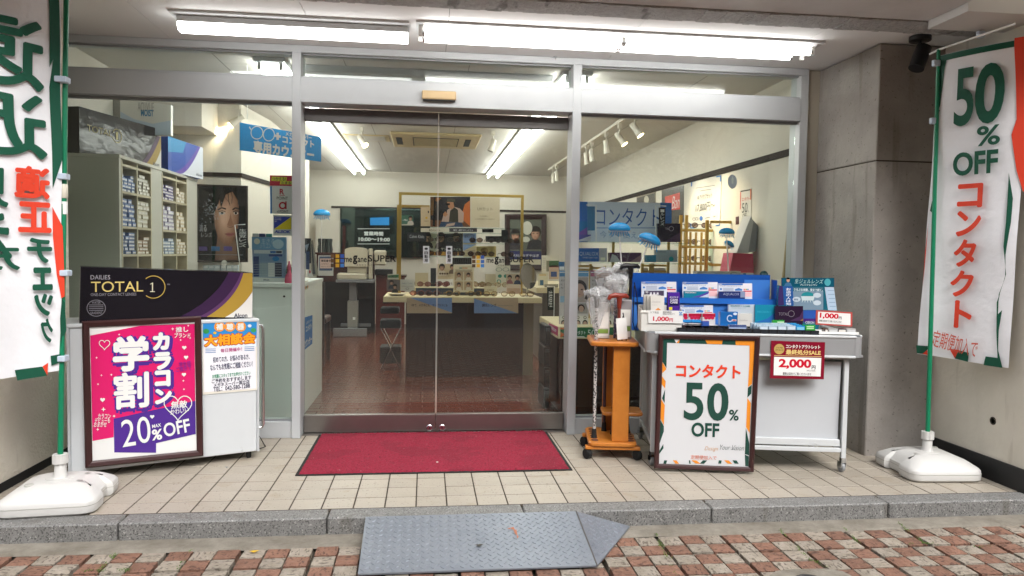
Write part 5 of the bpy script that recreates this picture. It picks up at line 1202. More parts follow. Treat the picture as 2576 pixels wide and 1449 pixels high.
def face(G, x, y, r, skin='#b98f78', hair='#1d1613', cloth='#3b3f4a', lay=6, k=1.0):
    """a small generic printed bust"""
    G.zp([(x-r*1.7, y+r*3.0), (x+r*1.7, y+r*3.0), (x+r*1.25, y+r*1.55), (x+r*.5, y+r*1.1), (x-r*.5, y+r*1.1), (x-r*1.25, y+r*1.55)], cloth, lay)
    n = 18; G.zp([(x+r*1.08*math.cos(2*math.pi*i/n), y-r*.28-r*1.15*math.sin(2*math.pi*i/n)) for i in range(n)], hair, lay+1)
    for q, cc in enumerate(('#84604e', '#a47c68', skin)): G.zp([(x-r*.07*q+r*(.8-.13*q)*math.cos(2*math.pi*i/n), y+r*.12-r*(1.1-.13*q)*math.sin(2*math.pi*i/n)) for i in range(n)], cc, lay+2+.2*q)
    G.zp([(x-r*.82, y-r*.35), (x+r*.82, y-r*.35), (x+r*.7, y-r*1.05), (x-r*.7, y-r*1.05)], hair, lay+3)
    for s_ in (-1, 1): G.zp([(x+s_*r*.36-r*.18, y+r*.02), (x+s_*r*.36+r*.18, y+r*.02), (x+s_*r*.36+r*.15, y-r*.12), (x+s_*r*.36-r*.15, y-r*.12)], hair, lay+3)
    G.zp([(x-r*.25, y+r*.72), (x+r*.25, y+r*.72), (x+r*.2, y+r*.6), (x-r*.2, y+r*.6)], '#8d5a50', lay+3)
grey_lam = mat('grey laminate cabinet', '#b7b4a9', .5, var=.04)
# ---- lens storage cabinet along the left wall
XF = -2.03; PSX = planex(XF)
SC = thing('storage_cabinet', 'tall grey pigeonhole cabinet filled with lens boxes behind the glass', 'cabinet', (-2.2, 5.95, 0))
yv = [PSX.px(*D1(x, 700))[0] for x in (435, 470, 583, 685, 770, 872, 950, 1028)]
zv = [PSX.px(*D1(x, y))[1] for x, y in ((475, 505), (475, 745), (478, 1005), (480, 1215))]
zv = [1.79, zv[1], zv[2], zv[3], zv[3]-.22, zv[3]-.47, zv[3]-.72]
ya_, yb_ = 5.16, yv[7]
bx(SC, 'side_panel', grey_lam, -2.395, XF, ya_, ya_+.022, 0, 1.83); bx(SC, 'side_panel', grey_lam, -2.395, XF, yb_-.02, yb_, 0, 1.83)
bx(SC, 'top_panel', grey_lam, -2.396, XF+.006, ya_-.006, yb_+.006, 1.8305, 1.852); bx(SC, 'back_panel', grey_lam, -2.397, -2.385, ya_+.0225, yb_-.0205, .05, 1.83)
bx(SC, 'plinth', grey_lam, -2.39, XF-.01, ya_+.0225, yb_-.0205, 0, .05)
bx(SC, 'stile', grey_lam, -2.384, XF-.001, ya_+.0225, yv[1]-.001, .05, 1.83); bx(SC, 'stile', grey_lam, -2.384, XF-.001, yv[3]+.001, yv[4]-.001, .05, 1.83); bx(SC, 'stile', grey_lam, -2.384, XF-.001, yv[6]+.001, yb_-.0205, .05, 1.83)
fr_c = mat('cream cabinet edging', '#b5aa90', .5)
for a in (1, 2, 3, 4, 5, 6): bx(SC, 'divider', fr_c, -2.384, XF+.002, yv[a]-.008, yv[a]+.008, .05, 1.82)
for (a, b) in ((1, 2), (2, 3), (4, 5), (5, 6)):
    for z in zv: bx(SC, 'shelf', fr_c, -2.384, XF+.001, yv[a]+.0085, yv[b]-.0085, z-.008, z+.008)
cols = {(0, 0): '#6f86b4', (0, 1): '#5d76a8', (0, 2): '#6a80ae', (1, 0): '#b7b3a8', (1, 1): '#c9c2b0', (1, 2): '#b09a86', (2, 0): '#6d6494', (2, 1): '#b4aec4', (2, 2): '#8a9ab2', (3, 0): '#d9cbb4', (3, 1): '#d6c6ac', (3, 2): '#d8c9b0'}
bxm = {}
def lensbox(col, w_, h_):
    if (col, w_, h_) not in bxm:
        mb = MB(); mb.box(-.055, .055, -w_/2, w_/2, 0, h_, mat('lens box '+col, col, .45, orand=.18)); mb.box(.0553, .0556, -w_/2+.006, w_/2-.006, h_*.2, h_*.62, ink('#dedcd8')); o = mb.build('lens_box', None, fix=False); bxm[(col, w_, h_)] = o.data; bpy.data.objects.remove(o)
    return bxm[(col, w_, h_)]
cn = ['blue', 'white', 'violet', 'cream']; rn = ['top', 'second', 'third', 'fourth']; nbx = 0
for ci, (a, b) in enumerate(((1, 2), (2, 3), (4, 5), (5, 6))):
    for ri in range(4):
        z0 = zv[ri+1]+.0085; H = zv[ri]-.008-z0; W = yv[b]-yv[a]-.018; nc = 4 if ci < 2 else 4; w_ = round((W-.004)/nc, 4); h_ = round(min(.036, H/7), 4)
        fill = random.randint(5, 6) if ri < 3 else 2
        col = cols[(ci, min(ri, 2))]
        for c in range(nc):
            ff = max(1, fill-random.choice((0, 0, 0, 1)))
            for r in range(ff):
                if nbx >= 298: break
                o = bpy.data.objects.new('lens_box', lensbox(col, w_-.003, h_-.002)); COL.objects.link(o); nbx += 1
                o.location = (XF-.068+random.uniform(-.008, .008), yv[a]+.011+(c+.5)*w_, z0+.0005+r*h_)
                tag(o, 'small %s lens box stacked in the %s pigeonhole row of the grey cabinet' % (cn[ci], rn[ri]), 'lens box', '%s lens boxes, %s row' % (cn[ci], rn[ri]))
# cartons on top of it
def tocard(name, label, p0, p1, z0, z1, depth, mt):
    x = V((p1[0]-p0[0], p1[1]-p0[1], 0)); pl = Plane((p0[0], p0[1], z0), x); L = x.length
    T = thing(name, label, 'carton', ((p0[0]+p1[0])/2, (p0[1]+p1[1])/2, z0)); mb = MB(); mb.prism([pl.at(0, 0), pl.at(L, 0), pl.at(L, z1-z0), pl.at(0, z1-z0)], -pl.n*depth, mt); mb.build('box', T)
    return T, zz(Print(pl, T, 'print', False), D1), L, z1-z0
kb = mat('black satin carton', '#100e13', .14, spec=.3, bump=.2, bscale=7, bdist=.02)
p0 = ony(200, 375, 5.2); p1 = (-2.075, 6.07)
T, G, L, H = tocard('lens_carton', 'long glossy black carton on top of the grey cabinet', (p0.x, 5.2), p1, 1.853, 2.165, .1, kb)
def cartonart(G, L, H, sc, lab, dk, sw, gold):
    f = lambda x, y: (x*L, y*H)
    G.poly([f(.66, 0)]+[f(.66+.32*t, t**1.6) for t in [i/10 for i in range(11)]]+[f(1, 1), f(1, 0)], sw, 1); G.poly([f(.74, 0)]+[f(.74+.26*t, .85*t**1.5) for t in [i/10 for i in range(11)]]+[f(1, 0)], gold, 2); G.poly([f(.86, 0)]+[f(.86+.14*t, .5*t**1.4) for t in [i/8 for i in range(9)]]+[f(1, 0)], '#d6d4ce', 3)
    G.text('Alcon', .88*L, .06*H, .97*L, .15*H, '#33384a', .03, 4)
cartonart(G, L, H, 1, '', '#17141b', '#4a3150', '#9a8040'); G.text('TOTAL', .08*L, .52*H, .36*L, .66*H, '#b9ab78', -.01, 4); G.text('1', .405*L, .48*H, .43*L, .66*H, '#b9ab78', -.01, 4)
c_, r_ = (.42*L, .57*H), .16*H
for i in range(24):
    a, b = 2*math.pi*i/24, 2*math.pi*(i+1)/24
    if i in (11, 12): continue
    G.poly([(c_[0]+r_*math.cos(a), c_[1]+r_*math.sin(a)), (c_[0]+r_*math.cos(b), c_[1]+r_*math.sin(b)), (c_[0]+r_*.9*math.cos(b), c_[1]+r_*.9*math.sin(b)), (c_[0]+r_*.9*math.cos(a), c_[1]+r_*.9*math.sin(a))], '#b9ab78', 4)
G.done()
T, G, L, H = tocard('lens_carton', 'blue and violet swirl carton beside the long black carton', (-2.055, 6.17), (-1.975, yb_-.02), 1.853, 2.13, .1, mat('blue satin carton', '#1a459c', .35, spec=.15))
f = lambda x, y: (x*L, y*H)
G.poly([f(0, 1), f(0, .55)]+[f(.4*t, .55+.1*t) for t in (0.5, 1)]+[f(.5, 1)], '#1f7fb4', 1); G.poly([f(.1, 0)]+[f(.1+.75*t, t**1.7) for t in [i/10 for i in range(11)]]+[f(1, 1), f(1, 0)], '#5a3f9c', 2); G.poly([f(.32, 0)]+[f(.32+.6*t, t**1.6) for t in [i/10 for i in range(11)]]+[f(1, 1), f(1, 0)], '#cfd3de', 3); G.text('Alcon', .78*L, .06*H, .96*L, .15*H, '#33384a', .03, 4); G.done()
T, G = card('lens_carton', 'white carton with pale blue waves standing behind the long black carton', 'carton', D1, [(330, 325), (833, 325), (833, 100), (460, 52), (330, 52)], 6.0, .05, '#e4e1da')
G.zp([(330, 325), (458, 325), (458, 52), (330, 52)], '#8f8d88', 1); G.zp([(460, 150), (560, 205), (700, 240), (833, 215), (833, 325), (460, 325)], '#c3d2e2', 1); G.zt('ACUVUE', 588, 82, 708, 148, '#a7a4a0', -.005, 2); G.zt('MOIST', 612, 135, 706, 185, '#3a8ab8', .03, 2); G.done()
# ---- portrait poster on the partition
T, G = card('poster_frame', 'dark framed portrait poster of a face with water splash on the partition wall', 'poster', D1, [(1040, 1250), (1388, 1250), (1388, 715), (1040, 703)], 7.17, .01, '#14161c', frame=(.02, .02, rail_m), gloss=True)
G.zp([(1160, 1250), (1330, 1250), (1320, 1140), (1300, 1060), (1180, 1070), (1170, 1150)], '#7d6152', 1)
fo_ = [(1168, 800), (1215, 745), (1300, 735), (1330, 800), (1338, 900), (1332, 1000), (1312, 1085), (1272, 1140), (1225, 1132), (1182, 1080), (1160, 1000), (1152, 900)]

def shade(G, pts, c, cols, lay, D=None):
    for k, col in enumerate(cols):
        f = 1-.82*k/len(cols); G.zp([(c[0]+(x-c[0])*f, c[1]+(y-c[1])*f) for x, y in pts], col, lay+k*.08)
def ramp(a, b, n): 
    A = [int(a[i:i+2], 16) for i in (1, 3, 5)]; B = [int(b[i:i+2], 16) for i in (1, 3, 5)]
    return ['#%02x%02x%02x' % tuple(int(p+(q-p)*k/(n-1)) for p, q in zip(A, B)) for k in range(n)]
shade(G, fo_, (1222, 930), ramp('#8a6450', '#d6ad95', 10), 2)
G.zp([(1300, 735), (1332, 800), (1338, 900), (1332, 1000), (1312, 1085), (1290, 1115), (1296, 1000), (1285, 880), (1292, 800)], '#7a5846', 2.02)
G.zp([(1090, 880), (1130, 780), (1180, 725), (1260, 712), (1385, 716), (1385, 980), (1350, 900), (1338, 820), (1290, 742), (1240, 765), (1208, 860), (1196, 800), (1176, 850), (1150, 920), (1128, 940)], '#15110f', 4)
for x, r in ((1214, 24), (1316, 17)):
    G.zd(x, 903, r/2.946, 3.6, '#cfc0b6', 5); G.zd(x, 902, 3.2, 3.4, '#2a1a14', 6); G.zl([(x-r-4, 893), (x, 884), (x+r+2, 892)], 1.6, '#1d1410', 6); G.zl([(x-r-8, 878), (x-4, 862), (x+r+6, 872)], 3.2, '#1d1512', 6)
G.zp([(1250, 990), (1275, 1004), (1298, 990), (1284, 940), (1276, 900), (1268, 945)], '#9a705c', 5); G.zl([(1252, 1000), (1274, 1010), (1296, 1000)], 1.4, '#5d3d30', 6); G.zp([(1232, 1056), (1262, 1046), (1276, 1050), (1290, 1046), (1306, 1054), (1290, 1072), (1262, 1076)], '#9c5e5c', 6); G.zl([(1234, 1057), (1270, 1060), (1305, 1056)], 1.1, '#5d302e', 7)
rd = random.Random(5)
for i in range(12):
    x = 1150+rd.uniform(0, 170); G.zl([(x, 730), (x+rd.uniform(-30, 20), 780+rd.uniform(0, 40)), (x+rd.uniform(-40, 20), 815+rd.uniform(0, 40))], rd.uniform(.6, 1.6), '#1a1411', 7.5)
for i in range(70):
    x = 1060+rd.gauss(70, 38); y = 880+rd.gauss(0, 55)
    if x > 1045: G.zl([(x, y), (x+rd.uniform(-14, 14), y+rd.uniform(-14, 14))], rd.uniform(.5, 1.4), '#b9c2cc', 8)
G.zt('滴る', 1046, 985, 1100, 1040, '#c3c9d0', .0, 9); G.zt('レンズ', 1060, 1045, 1140, 1080, '#c3c9d0', .0, 9)
for i, c in enumerate(('#4a3a78', '#3f6a98', '#5a4a88')): G.zp([(1042+92*i, 1182), (1105+92*i, 1182), (1105+92*i, 1150), (1042+92*i, 1148)], c, 9)
G.zl([(1046, 1208), (1370, 1212)], 1.2, '#8d8f94', 9); G.done()
# shelf goods under the portrait and the small black flag
bx(thing('display_shelf', 'cream shelf unit of small packs under the portrait poster', 'shelf', (-1.9, 6.98, 0)), 'carcass', cream, -2.02, -1.55, 6.85, 7.16, 0, 1.02)
for i in range(6):
    T, G = card('lens_pack', 'small clear lens pack on the cream shelf below the portrait', 'lens pack', D1, (1072+i*44, 1288, 1110+i*44, 1330), 6.95, .05, '#aeb9bd', group='clear packs below the portrait'); G.zp([(1076+i*44, 1310), (1106+i*44, 1310), (1106+i*44, 1294), (1076+i*44, 1294)], '#d6d9d9', 1); G.done()
T, G = card('shelf_sign', 'round white shelf tag below the portrait poster', 'sign', D1, [(1229+22*math.cos(i*.5236), 1272-22*math.sin(i*.5236)) for i in range(12)], 6.93, .003, '#d3d2cc'); G.zl([(1215, 1272), (1244, 1272)], 1, '#6a6a68'); G.done()
def flag(lab, D, quad, y, txt, pole, col='#15161a', tcol='#d8d8d6'):
    T, G = card('mini_flag', lab, 'flag', D, quad, y, .002, col); x0 = min(p[0] for p in quad); x1 = max(p[0] for p in quad); y0 = min(p[1] for p in quad); y1 = max(p[1] for p in quad)
    if txt: G.zt(txt, x0+(x1-x0)*.25, y0+(y1-y0)*.08, x1-(x1-x0)*.2, y1-(y1-y0)*.1, tcol, .0, vert=True)
    G.done(); pl = planey(y+.004); mb = MB(); mb.tube([pl.P(*D(*p)) for p in pole], .004, 6, white_pl); mb.build('pole', T, smooth=True); return T
flag('small black 生感覚レンズ flag on a white stick before the portrait', D1, [(1315, 1020), (1390, 1005), (1412, 1160), (1350, 1170)], 6.9, '生感覚レンズ', [(1385, 985), (1308, 990), (1345, 1290)])
# ---- hanging blue sign
h0 = ony(604, 378, 5.6); h1 = onz(808, 407, h0.z); PH = Plane(h0, h1-h0)
T, G = card('hanging_sign', 'blue hanging sign reading コンタクト専用カウンター', 'sign', lambda x, y: (x, y), [(604, 378), (808, 407), (808, 345), (604, 308)], PH, .006, '#1a8fd6')
for cx in (646, 676): G.pdisc(cx, 334+(cx-646)*.16, 16 if cx < 650 else 15, 17, wht, 2, 26, ring=.13)
G.pline([(661, 333), (664, 334)], 2.6, wht, 2); G.pline([(631, 326), (627, 319)], 2.6, wht, 2); G.pline([(690, 341), (706, 344)], 6, wht, 3); G.pline([(698, 334), (698, 352)], 6, wht, 3)
G.ptext('メガネスーパー', 718, 336, 784, 347, wht, .03, lay=2, rot=0); G.ptext('コンタクト', 710, 347, 790, 366, wht, .05, lay=2); G.ptext('専用カウンター', 637, 364, 790, 394, wht, .05, lay=2); G.done()
for s_ in (.08, .92):
    pp = h0.lerp(h1, s_)+V((0, 0, .235)); mb = MB(); mb.tube([pp, V((pp.x, pp.y, CEIL-.001))], .0025, 6, white_pl); mb.build('chain', T)
# ---- stickers on the left pane
T, G = card('window_sticker', 'red white and blue point card notice stuck inside the pane beside the grey cabinet', 'sticker', D1, [(1570, 905), (1748, 912), (1748, 625), (1568, 622)], 4.967, .0012, '#dadada')
G.zp([(1568, 698), (1748, 702), (1748, 625), (1568, 622)], '#c01a36', 1); G.zp([(1570, 905), (1584, 905), (1582, 702), (1568, 702)], '#1c72b8', 1); G.zp([(1736, 910), (1748, 912), (1748, 702), (1736, 702)], '#1c72b8', 1)
G.zp([(1578, 662), (1690, 668), (1694, 636), (1582, 632)], '#d9d32a', 2); G.zp([(1642, 688), (1736, 690), (1740, 666), (1646, 664)], '#d9d32a', 2); G.zt('つかえる!', 1586, 636, 1686, 662, '#1c1a12', .02, 3); G.zt('たまる!', 1652, 667, 1732, 688, '#1c1a12', .02, 3)
G.zt('R', 1640, 722, 1674, 764, '#b81a34', .03, 3); G.zl([(1638, 772), (1680, 770)], 1.2, '#b81a34', 3); G.zt('POINT', 1618, 780, 1702, 802, '#2a2a2c', .01, 3); G.zd(1662, 846, 9.5, 9.5, '#b81a34', 3, ring=.42); G.zp([(1681, 872), (1692, 872), (1692, 815), (1681, 815)], '#b81a34', 3); G.zt('d POINT', 1622, 880, 1704, 900, '#2a2a2c', .01, 3); G.done()
T, G = card('window_sticker', 'blue and yellow security sticker inside the pane beside the grey cabinet', 'sticker', D1, [(1592, 1068), (1738, 1070), (1738, 918), (1592, 914)], 4.967, .0012, '#c4c6c6')
G.zp([(1598, 1020), (1725, 930), (1598, 926)], '#20329a', 1); G.zp([(1598, 1022), (1725, 1022), (1725, 930)], '#d9c51e', 2); G.zt('ALSOK', 1600, 1028, 1722, 1050, '#20329a', .04, 2, shear=.2)
for i, t_ in enumerate(('ALways', 'Security', 'OK')): G.zt(t_, 1603, 934+12*i, 1603+(48, 50, 16)[i], 943+12*i, '#d8d8e4', .02, 2)
G.done()
# ---- white lens counter behind the left pane
WC = thing('lens_counter', 'white lens counter just inside the pane beside the sliding doors', 'counter', (-1.4, 5.9, 0))
wl_ = mat('white counter laminate', '#e3e8e2', .35, var=.03); CX = -.905; CZ = .995
bx(WC, 'front_panel', wl_, -1.96, CX, 5.42, 5.44, .0, CZ-.03); bx(WC, 'worktop', wl_, -1.98, CX+.006, 5.405, 6.6, CZ-.0295, CZ, ch=.003)
bx(WC, 'side_panel', wl_, CX-.02, CX, 5.4405, 6.58, 0, CZ-.03); bx(WC, 'inner_shelf', wl_, -1.94, CX-.021, 5.4405, 6.5, .55, .57)
mb = MB(); mb.lathe([(.008, 0), (.008, .003)], planey(5.419).P(*D2(530, 1095)), 10, black_pl, Matrix.Rotation(math.pi/2, 4, 'X')); mb.build('lock', WC)
PSC = planex(CX+.0015) if False else Plane((CX+.001, 0, 0), (0, 1, 0))
T, G = card('counter_sign', 'blue コンタクトカウンター sign on the side of the lens counter', 'sign', DB, [(36, 1452), (120, 1385), (122, 1112), (33, 1140)], PSC, .002, '#1a6cae')
G.zt('コンタクト', 58, 1200, 112, 1260, wht, .04); G.zt('カウンター', 40, 1330, 114, 1400, wht, .04); G.zt('メガネスーパー', 60, 1160, 112, 1188, wht, .02); G.done()
T, G = card('counter_notice', 'orange and green printed slip hanging on the side of the lens counter', 'notice', DB, [(33, 885), (80, 862), (80, 782), (33, 796)], PSC, .002, '#c9c2ac')
for i, c in enumerate(('#2f7a4a', '#c8762a', '#2f7a4a', '#c8762a')): G.zp([(36+11*i, 870-5*i), (46+11*i, 866-5*i), (43+11*i, 802-4*i), (36+11*i, 812-4*i)], c)
G.done()
# things on the counter
T, G = card('counter_display', 'blue grey lens chart display on the white counter', 'display', D2, [(60, 880), (570, 882), (572, 815), (552, 805), (555, 205), (42, 200), (62, 805)], 5.50, .05, '#7690ae')
G.zp([(66, 880), (568, 882), (570, 818), (68, 808)], '#c9ceca', 1); G.zt('Alcon', 214, 832, 308, 858, '#3a4450', .03, 2); G.zp([(44, 390), (552, 390), (552, 212), (44, 208)], '#6a9ac0', 1); G.zd(122, 268, 7.5, 7.5, '#d2d6c8', 2); G.zt('生きる', 185, 228, 380, 300, '#c9d9e4', -.01, 3, shear=.2); G.zt('シリコン', 170, 300, 330, 372, '#c9d9e4', -.01, 3, shear=.2); G.zd(440, 310, 14, 12, '#a9c6d8', 2)
G.zp([(75, 450), (505, 455), (505, 402), (75, 398)], '#c2ccd2', 2); G.zp([(320, 445), (405, 446), (405, 412), (320, 412)], '#2a62a0', 3); G.zp([(410, 446), (495, 447), (495, 412), (410, 412)], '#3a3f50', 3); G.zp([(300, 495), (500, 495), (500, 462), (300, 462)], '#223a72', 2); G.zp([(70, 800), (152, 800), (152, 495), (70, 495)], '#22386c', 2); G.zp([(290, 800), (388, 800), (388, 590), (290, 590)], '#cdd2d0', 2); G.zp([(392, 800), (495, 800), (495, 590), (392, 590)], '#2c3348', 2); G.zp([(165, 800), (286, 800), (286, 590), (165, 590)], '#8ea2ac', 2); G.zd(405, 530, 9, 6, '#1f78b8', 3)
for i in range(6): G.zl([(70, 620+36*i), (495, 620+36*i)], .7, '#aab4ba', 4)
G.done()
for i, (x, c) in enumerate(((98, '#c6c8c4'), (198, '#2a3a66'), (300, '#2a7a78'))):
    T, G = card('lens_tab', ('white', 'navy', 'teal')[i]+' tab card standing behind the blue grey lens chart', 'card', D2, (x-45, 148+3*i, x+45, 420), 5.56, .02, c); G.done()
PLN = thing('potted_plant', 'small green plant in a pale pot on the lens counter', 'plant', planey(5.55).P(*D2(615, 875)))
b = planey(5.55).P(*D2(615, 815)); mb = MB(); mb.lathe([(.028, CZ+.001-b.z), (.036, .03), (.033, .03), (.03, .02)], b, 14, mat('pale pot', '#b9b4a4', .6)); mb.build('pot', PLN, smooth=True)
mb = MB(); rd = random.Random(3); lf = mat('plant leaf', '#2f5a2c', .6, orand=.2, col2='#4a7a3c', vscale=40)
for i in range(260):
    d = V((rd.gauss(0, 1), rd.gauss(0, 1), abs(rd.gauss(0, 1))+.1)).normalized(); c = b+V((0, 0, .035))+d*rd.uniform(.02, .065); e = V((rd.uniform(-1, 1), rd.uniform(-1, 1), rd.uniform(-1, 1))).normalized()*.008; g = d.cross(e).normalized()*.006
    mb.add([c-e, c+g, c+e, c-g], [(0, 1, 2, 3)], lf)
o = mb.build('foliage', PLN, fix=False); o['kind'] = 'stuff'
pk_ = mat('pink translucent plastic', '#c9486a', .25)
for (x, y0, y1, lab) in ((605, 700, 875, 'pink pump bottle on the lens counter'),):
    b = planey(5.47).P(*D2(x, y1)); T = thing('bottle', lab, 'bottle', V((b.x, b.y, CZ+.001))); b.z = CZ+.001
    mb = MB(); mb.lathe([(.03, 0), (.033, .01), (.028, .05), (.014, .075), (.012, .1), (.014, .1), (.014, .125), (.008, .14), (.004, .16)], b, 14, pk_); mb.build('body', T, smooth=True)
# books and frames leaning at the end of the counter
for i, (quad, c, lab, yy) in enumerate((([(812, 800), (850, 800), (850, 450), (812, 445)], '#c8c6bc', 'white price leaflet on the counter end', 5.62), ([(850, 690), (905, 690), (905, 420), (850, 420)], '#2a3f66', 'navy booklet on the counter end', 5.8), ([(880, 800), (968, 800), (915, 690), (880, 690)], '#d6d6d4', 'tent card with a red logo on the counter end', 5.7), ([(940, 790), (1045, 780), (960, 250), (925, 260)], '#8f8a7e', 'row of leaning framed leaflets on the counter end', 6.1), ([(815, 600), (940, 600), (930, 225), (815, 220)], '#1d2128', 'black monitor behind the booklets on the counter end', 6.3))):
    T, G = card('leaflet' if i < 4 else 'monitor', lab, 'leaflet' if i < 4 else 'monitor', D2, quad, yy, .012, c)
    if i == 2: G.zd(916, 725, 2.2, 4.5, '#b02a3a')
    if i == 4: G.zp([(835, 330), (905, 300), (870, 420)], '#7f8c9c')
    if i == 3: G.zp([(960, 760), (1000, 760), (950, 300), (940, 320)], '#3a3f46')
    G.done()
# ---- chair by the counter
CHR = thing('chair', 'dark wooden chair with brown padded back beside the lens counter', 'chair', (-1.25, 8.2, 0))
wd = mat('dark chair wood', '#2a1712', .35); pad = mat('brown leather pad', '#4a2a20', .45)
cb_ = planey(8.0)
X0 = cb_.P(*DB(150, 1200)).x; X1 = cb_.P(*DB(225, 1200)).x
for x in (X0, X1):
    for y in (7.95, 8.4):
        bx(CHR, 'leg', wd, x-.02, x+.02, y-.02, y+.02, 0, .45 if y > 8 else .9, ch=.003)
bx(CHR, 'seat', pad, X0-.03, X1+.03, 7.98, 8.42, .45, .52, ch=.015); bx(CHR, 'backrest', pad, X0, X1, 7.93, 7.97, .55, .92, ch=.01)
# ---- mahogany reception desk, notice and back of shop
mah = mat('mahogany panel', '#42140f', .25, col2='#330e0a', vscale=6)
RD = thing('reception_desk', 'tall mahogany reception desk at the rear of the shop', 'desk', (-1.0, 11.5, 0))
pd = planey(11.2); a0 = pd.P(*DB(160, 700)).x; a1 = pd.P(*DB(712, 700)).x; a2 = pd.P(*DB(1000, 700)).x
zt_ = pd.P(*DB(450, 520)).z; zl_ = pd.P(*DB(850, 735)).z
dkw = mat('dark desk recess', '#150d0b', .4)
bx(RD, 'front_panel', mah, a0, a1, 11.2, 11.24, .78, zt_-.03); bx(RD, 'recess_panel', dkw, a0, a1, 11.34, 11.38, 0, .78); bx(RD, 'top', mah, a0-.02, a1+.02, 11.17, 11.75, zt_-.0295, zt_, ch=.004)
bx(RD, 'low_front', mat('red mahogany end', '#5a1e16', .3), a1+.021, a2, 11.2, 11.24, 0, zl_-.03); bx(RD, 'low_top', mah, a1+.021, a2+.02, 11.17, 11.75, zl_-.0295, zl_)
bx(RD, 'side_panel', mah, a0, a0+.03, 11.245, 11.33, 0, .78)
T, G = card('notice', 'white notice sheet with blue border on the mahogany desk', 'notice', DB, (176, 545, 320, 738), 11.195, .002, '#c9c9c6'); G.zp([(186, 690), (312, 690), (312, 555), (186, 555)], '#3f5474', 1); G.zp([(194, 668), (304, 668), (304, 575), (194, 575)], '#d8b9ae', 2); G.zt('確認番号', 202, 584, 296, 608, '#2a2426', .03, 3); G.zt('入力がない…', 202, 616, 290, 634, '#4a3a3a', .0, 3); G.zt('お知らせください', 202, 644, 296, 658, '#4a3a3a', .0, 3); G.done()
# lens jars on the desk
for i in range(6):
    p = planey(11.4).P(*DB(190+i*20, 515)); mb = MB(); mb.lathe([(.03, 0), (.034, .05), (.022, .12), (.03, .2), (.02, .21)], V((p.x, 11.4+.05*(i % 2), zt_+.0005)), 12, mat('dark glass vase', '#2c3433', .1)); tag(mb.build('glass_vase', None, smooth=True), 'dark glass vase in the cluster on the mahogany desk', 'vase', 'glass vases on the mahogany desk')
# mirror wall; the window's reflected opening hours are painted onto its face
mir = mat('tinted mirror', '#3c4a46', .04, .85)
MR = thing('wall_mirror', 'tinted mirror on the rear wall with reflected opening hours painted on', 'mirror', pd.P(*DB(680, 300)))
pm = planey(12.62); bx(MR, 'glass', mir, pm.P(*DB(385, 300)).x, pm.P(*DB(1240, 300)).x, 12.62, 12.69, pm.P(*DB(600, 560)).z, pm.P(*DB(600, 95)).z)
G = zz(Print(pm, MR, 'lettering', False, base=.003), DB); W_ = '#dfe3e3'
G.zt('営業時間', 612, 318, 795, 358, W_, .04); G.zt('10:00～19:00', 560, 375, 858, 412, W_, .04); G.zl([(550, 292), (856, 292)], 1.4, W_); G.zl([(550, 436), (856, 436)], 1.4, W_); G.zp([(670, 258), (852, 258), (852, 182), (670, 188)], '#1f86cf'); G.done()
bx(thing('white_cabinet', 'cream wall cupboard beside the tinted mirror', 'cupboard', (-1.7, 12.5, 1)), 'carcass', cream, pm.P(*DB(165, 300)).x, pm.P(*DB(388, 300)).x, 12.45, 12.69, .9, 1.75)
BP = thing('door_panel', 'dark wooden doorway edge beside the tinted mirror', 'doorway', (-1.3, 12.6, 0)); bx(BP, 'panel', mah, pm.P(*DB(412, 400)).x, pm.P(*DB(440, 400)).x, 12.55, 12.615, .5, pm.P(*DB(420, 265)).z)
def balloon(lab, c, r, d, stick_to, flat=.62, tilt=0.0):
    """blue jellyfish shaped foil balloon: flat bell, short tentacles under a clear skirt, white stick"""
    T = thing('foil_balloon', lab, 'balloon', stick_to, 0, 'blue balloons on sticks'); bl = mat('blue foil', '#1f8fd0', .18); cl = glassmat('clear foil', (.9, .93, .95), 1.45, .05, .06)
    M = Matrix.Rotation(tilt, 4, 'Y'); c = V(c)
    mb = MB(); prof = [(.02, .98), (.35, .92), (.66, .74), (.88, .45), (1, .1), (.97, -.12), (.82, -.24), (.5, -.26), (.02, -.22)]
    Dm = M @ Matrix.Diagonal((r, r*.55, r*.62, 1)); mb.lathe(prof[::-1], c, 24, bl, Dm.to_3x3().to_4x4()); mb.build('bell', T, smooth=60)
    for i in range(8):
        a = -.85+1.7*i/7; q = c+(M @ V((a*r*.8, -.1*r, -.2*r))); mb = MB(); e = M @ V((a*r*1.1, -.12*r, -.55*r-.12*r*(i % 2))); mb.tube([q, q.lerp(c+e, .5)+V((0, 0, -.05*r)), c+e], [.06*r, .05*r, .025*r], 6, bl); mb.build('tentacle', T, smooth=True)
    mb = MB(); mb.lathe([(.98, -.15), (1.02, -.35), (.8, -.6), (.35, -.85), (.12, -1.05)], c, 22, cl, Dm.to_3x3().to_4x4()); mb.build('clear_skirt', T, smooth=True)
    mb = MB(); mb.tube([c+(M @ V((0, 0, -.62*r))), V(stick_to)], .0045, 8, white_pl); mb.build('stick', T, smooth=True); return T
p = planey(11.1).P(*DB(210, 155)); balloon('blue balloon on a stick above the mahogany desk', p, .125, 0, (p.x-.03, 11.3, zt_+.001))
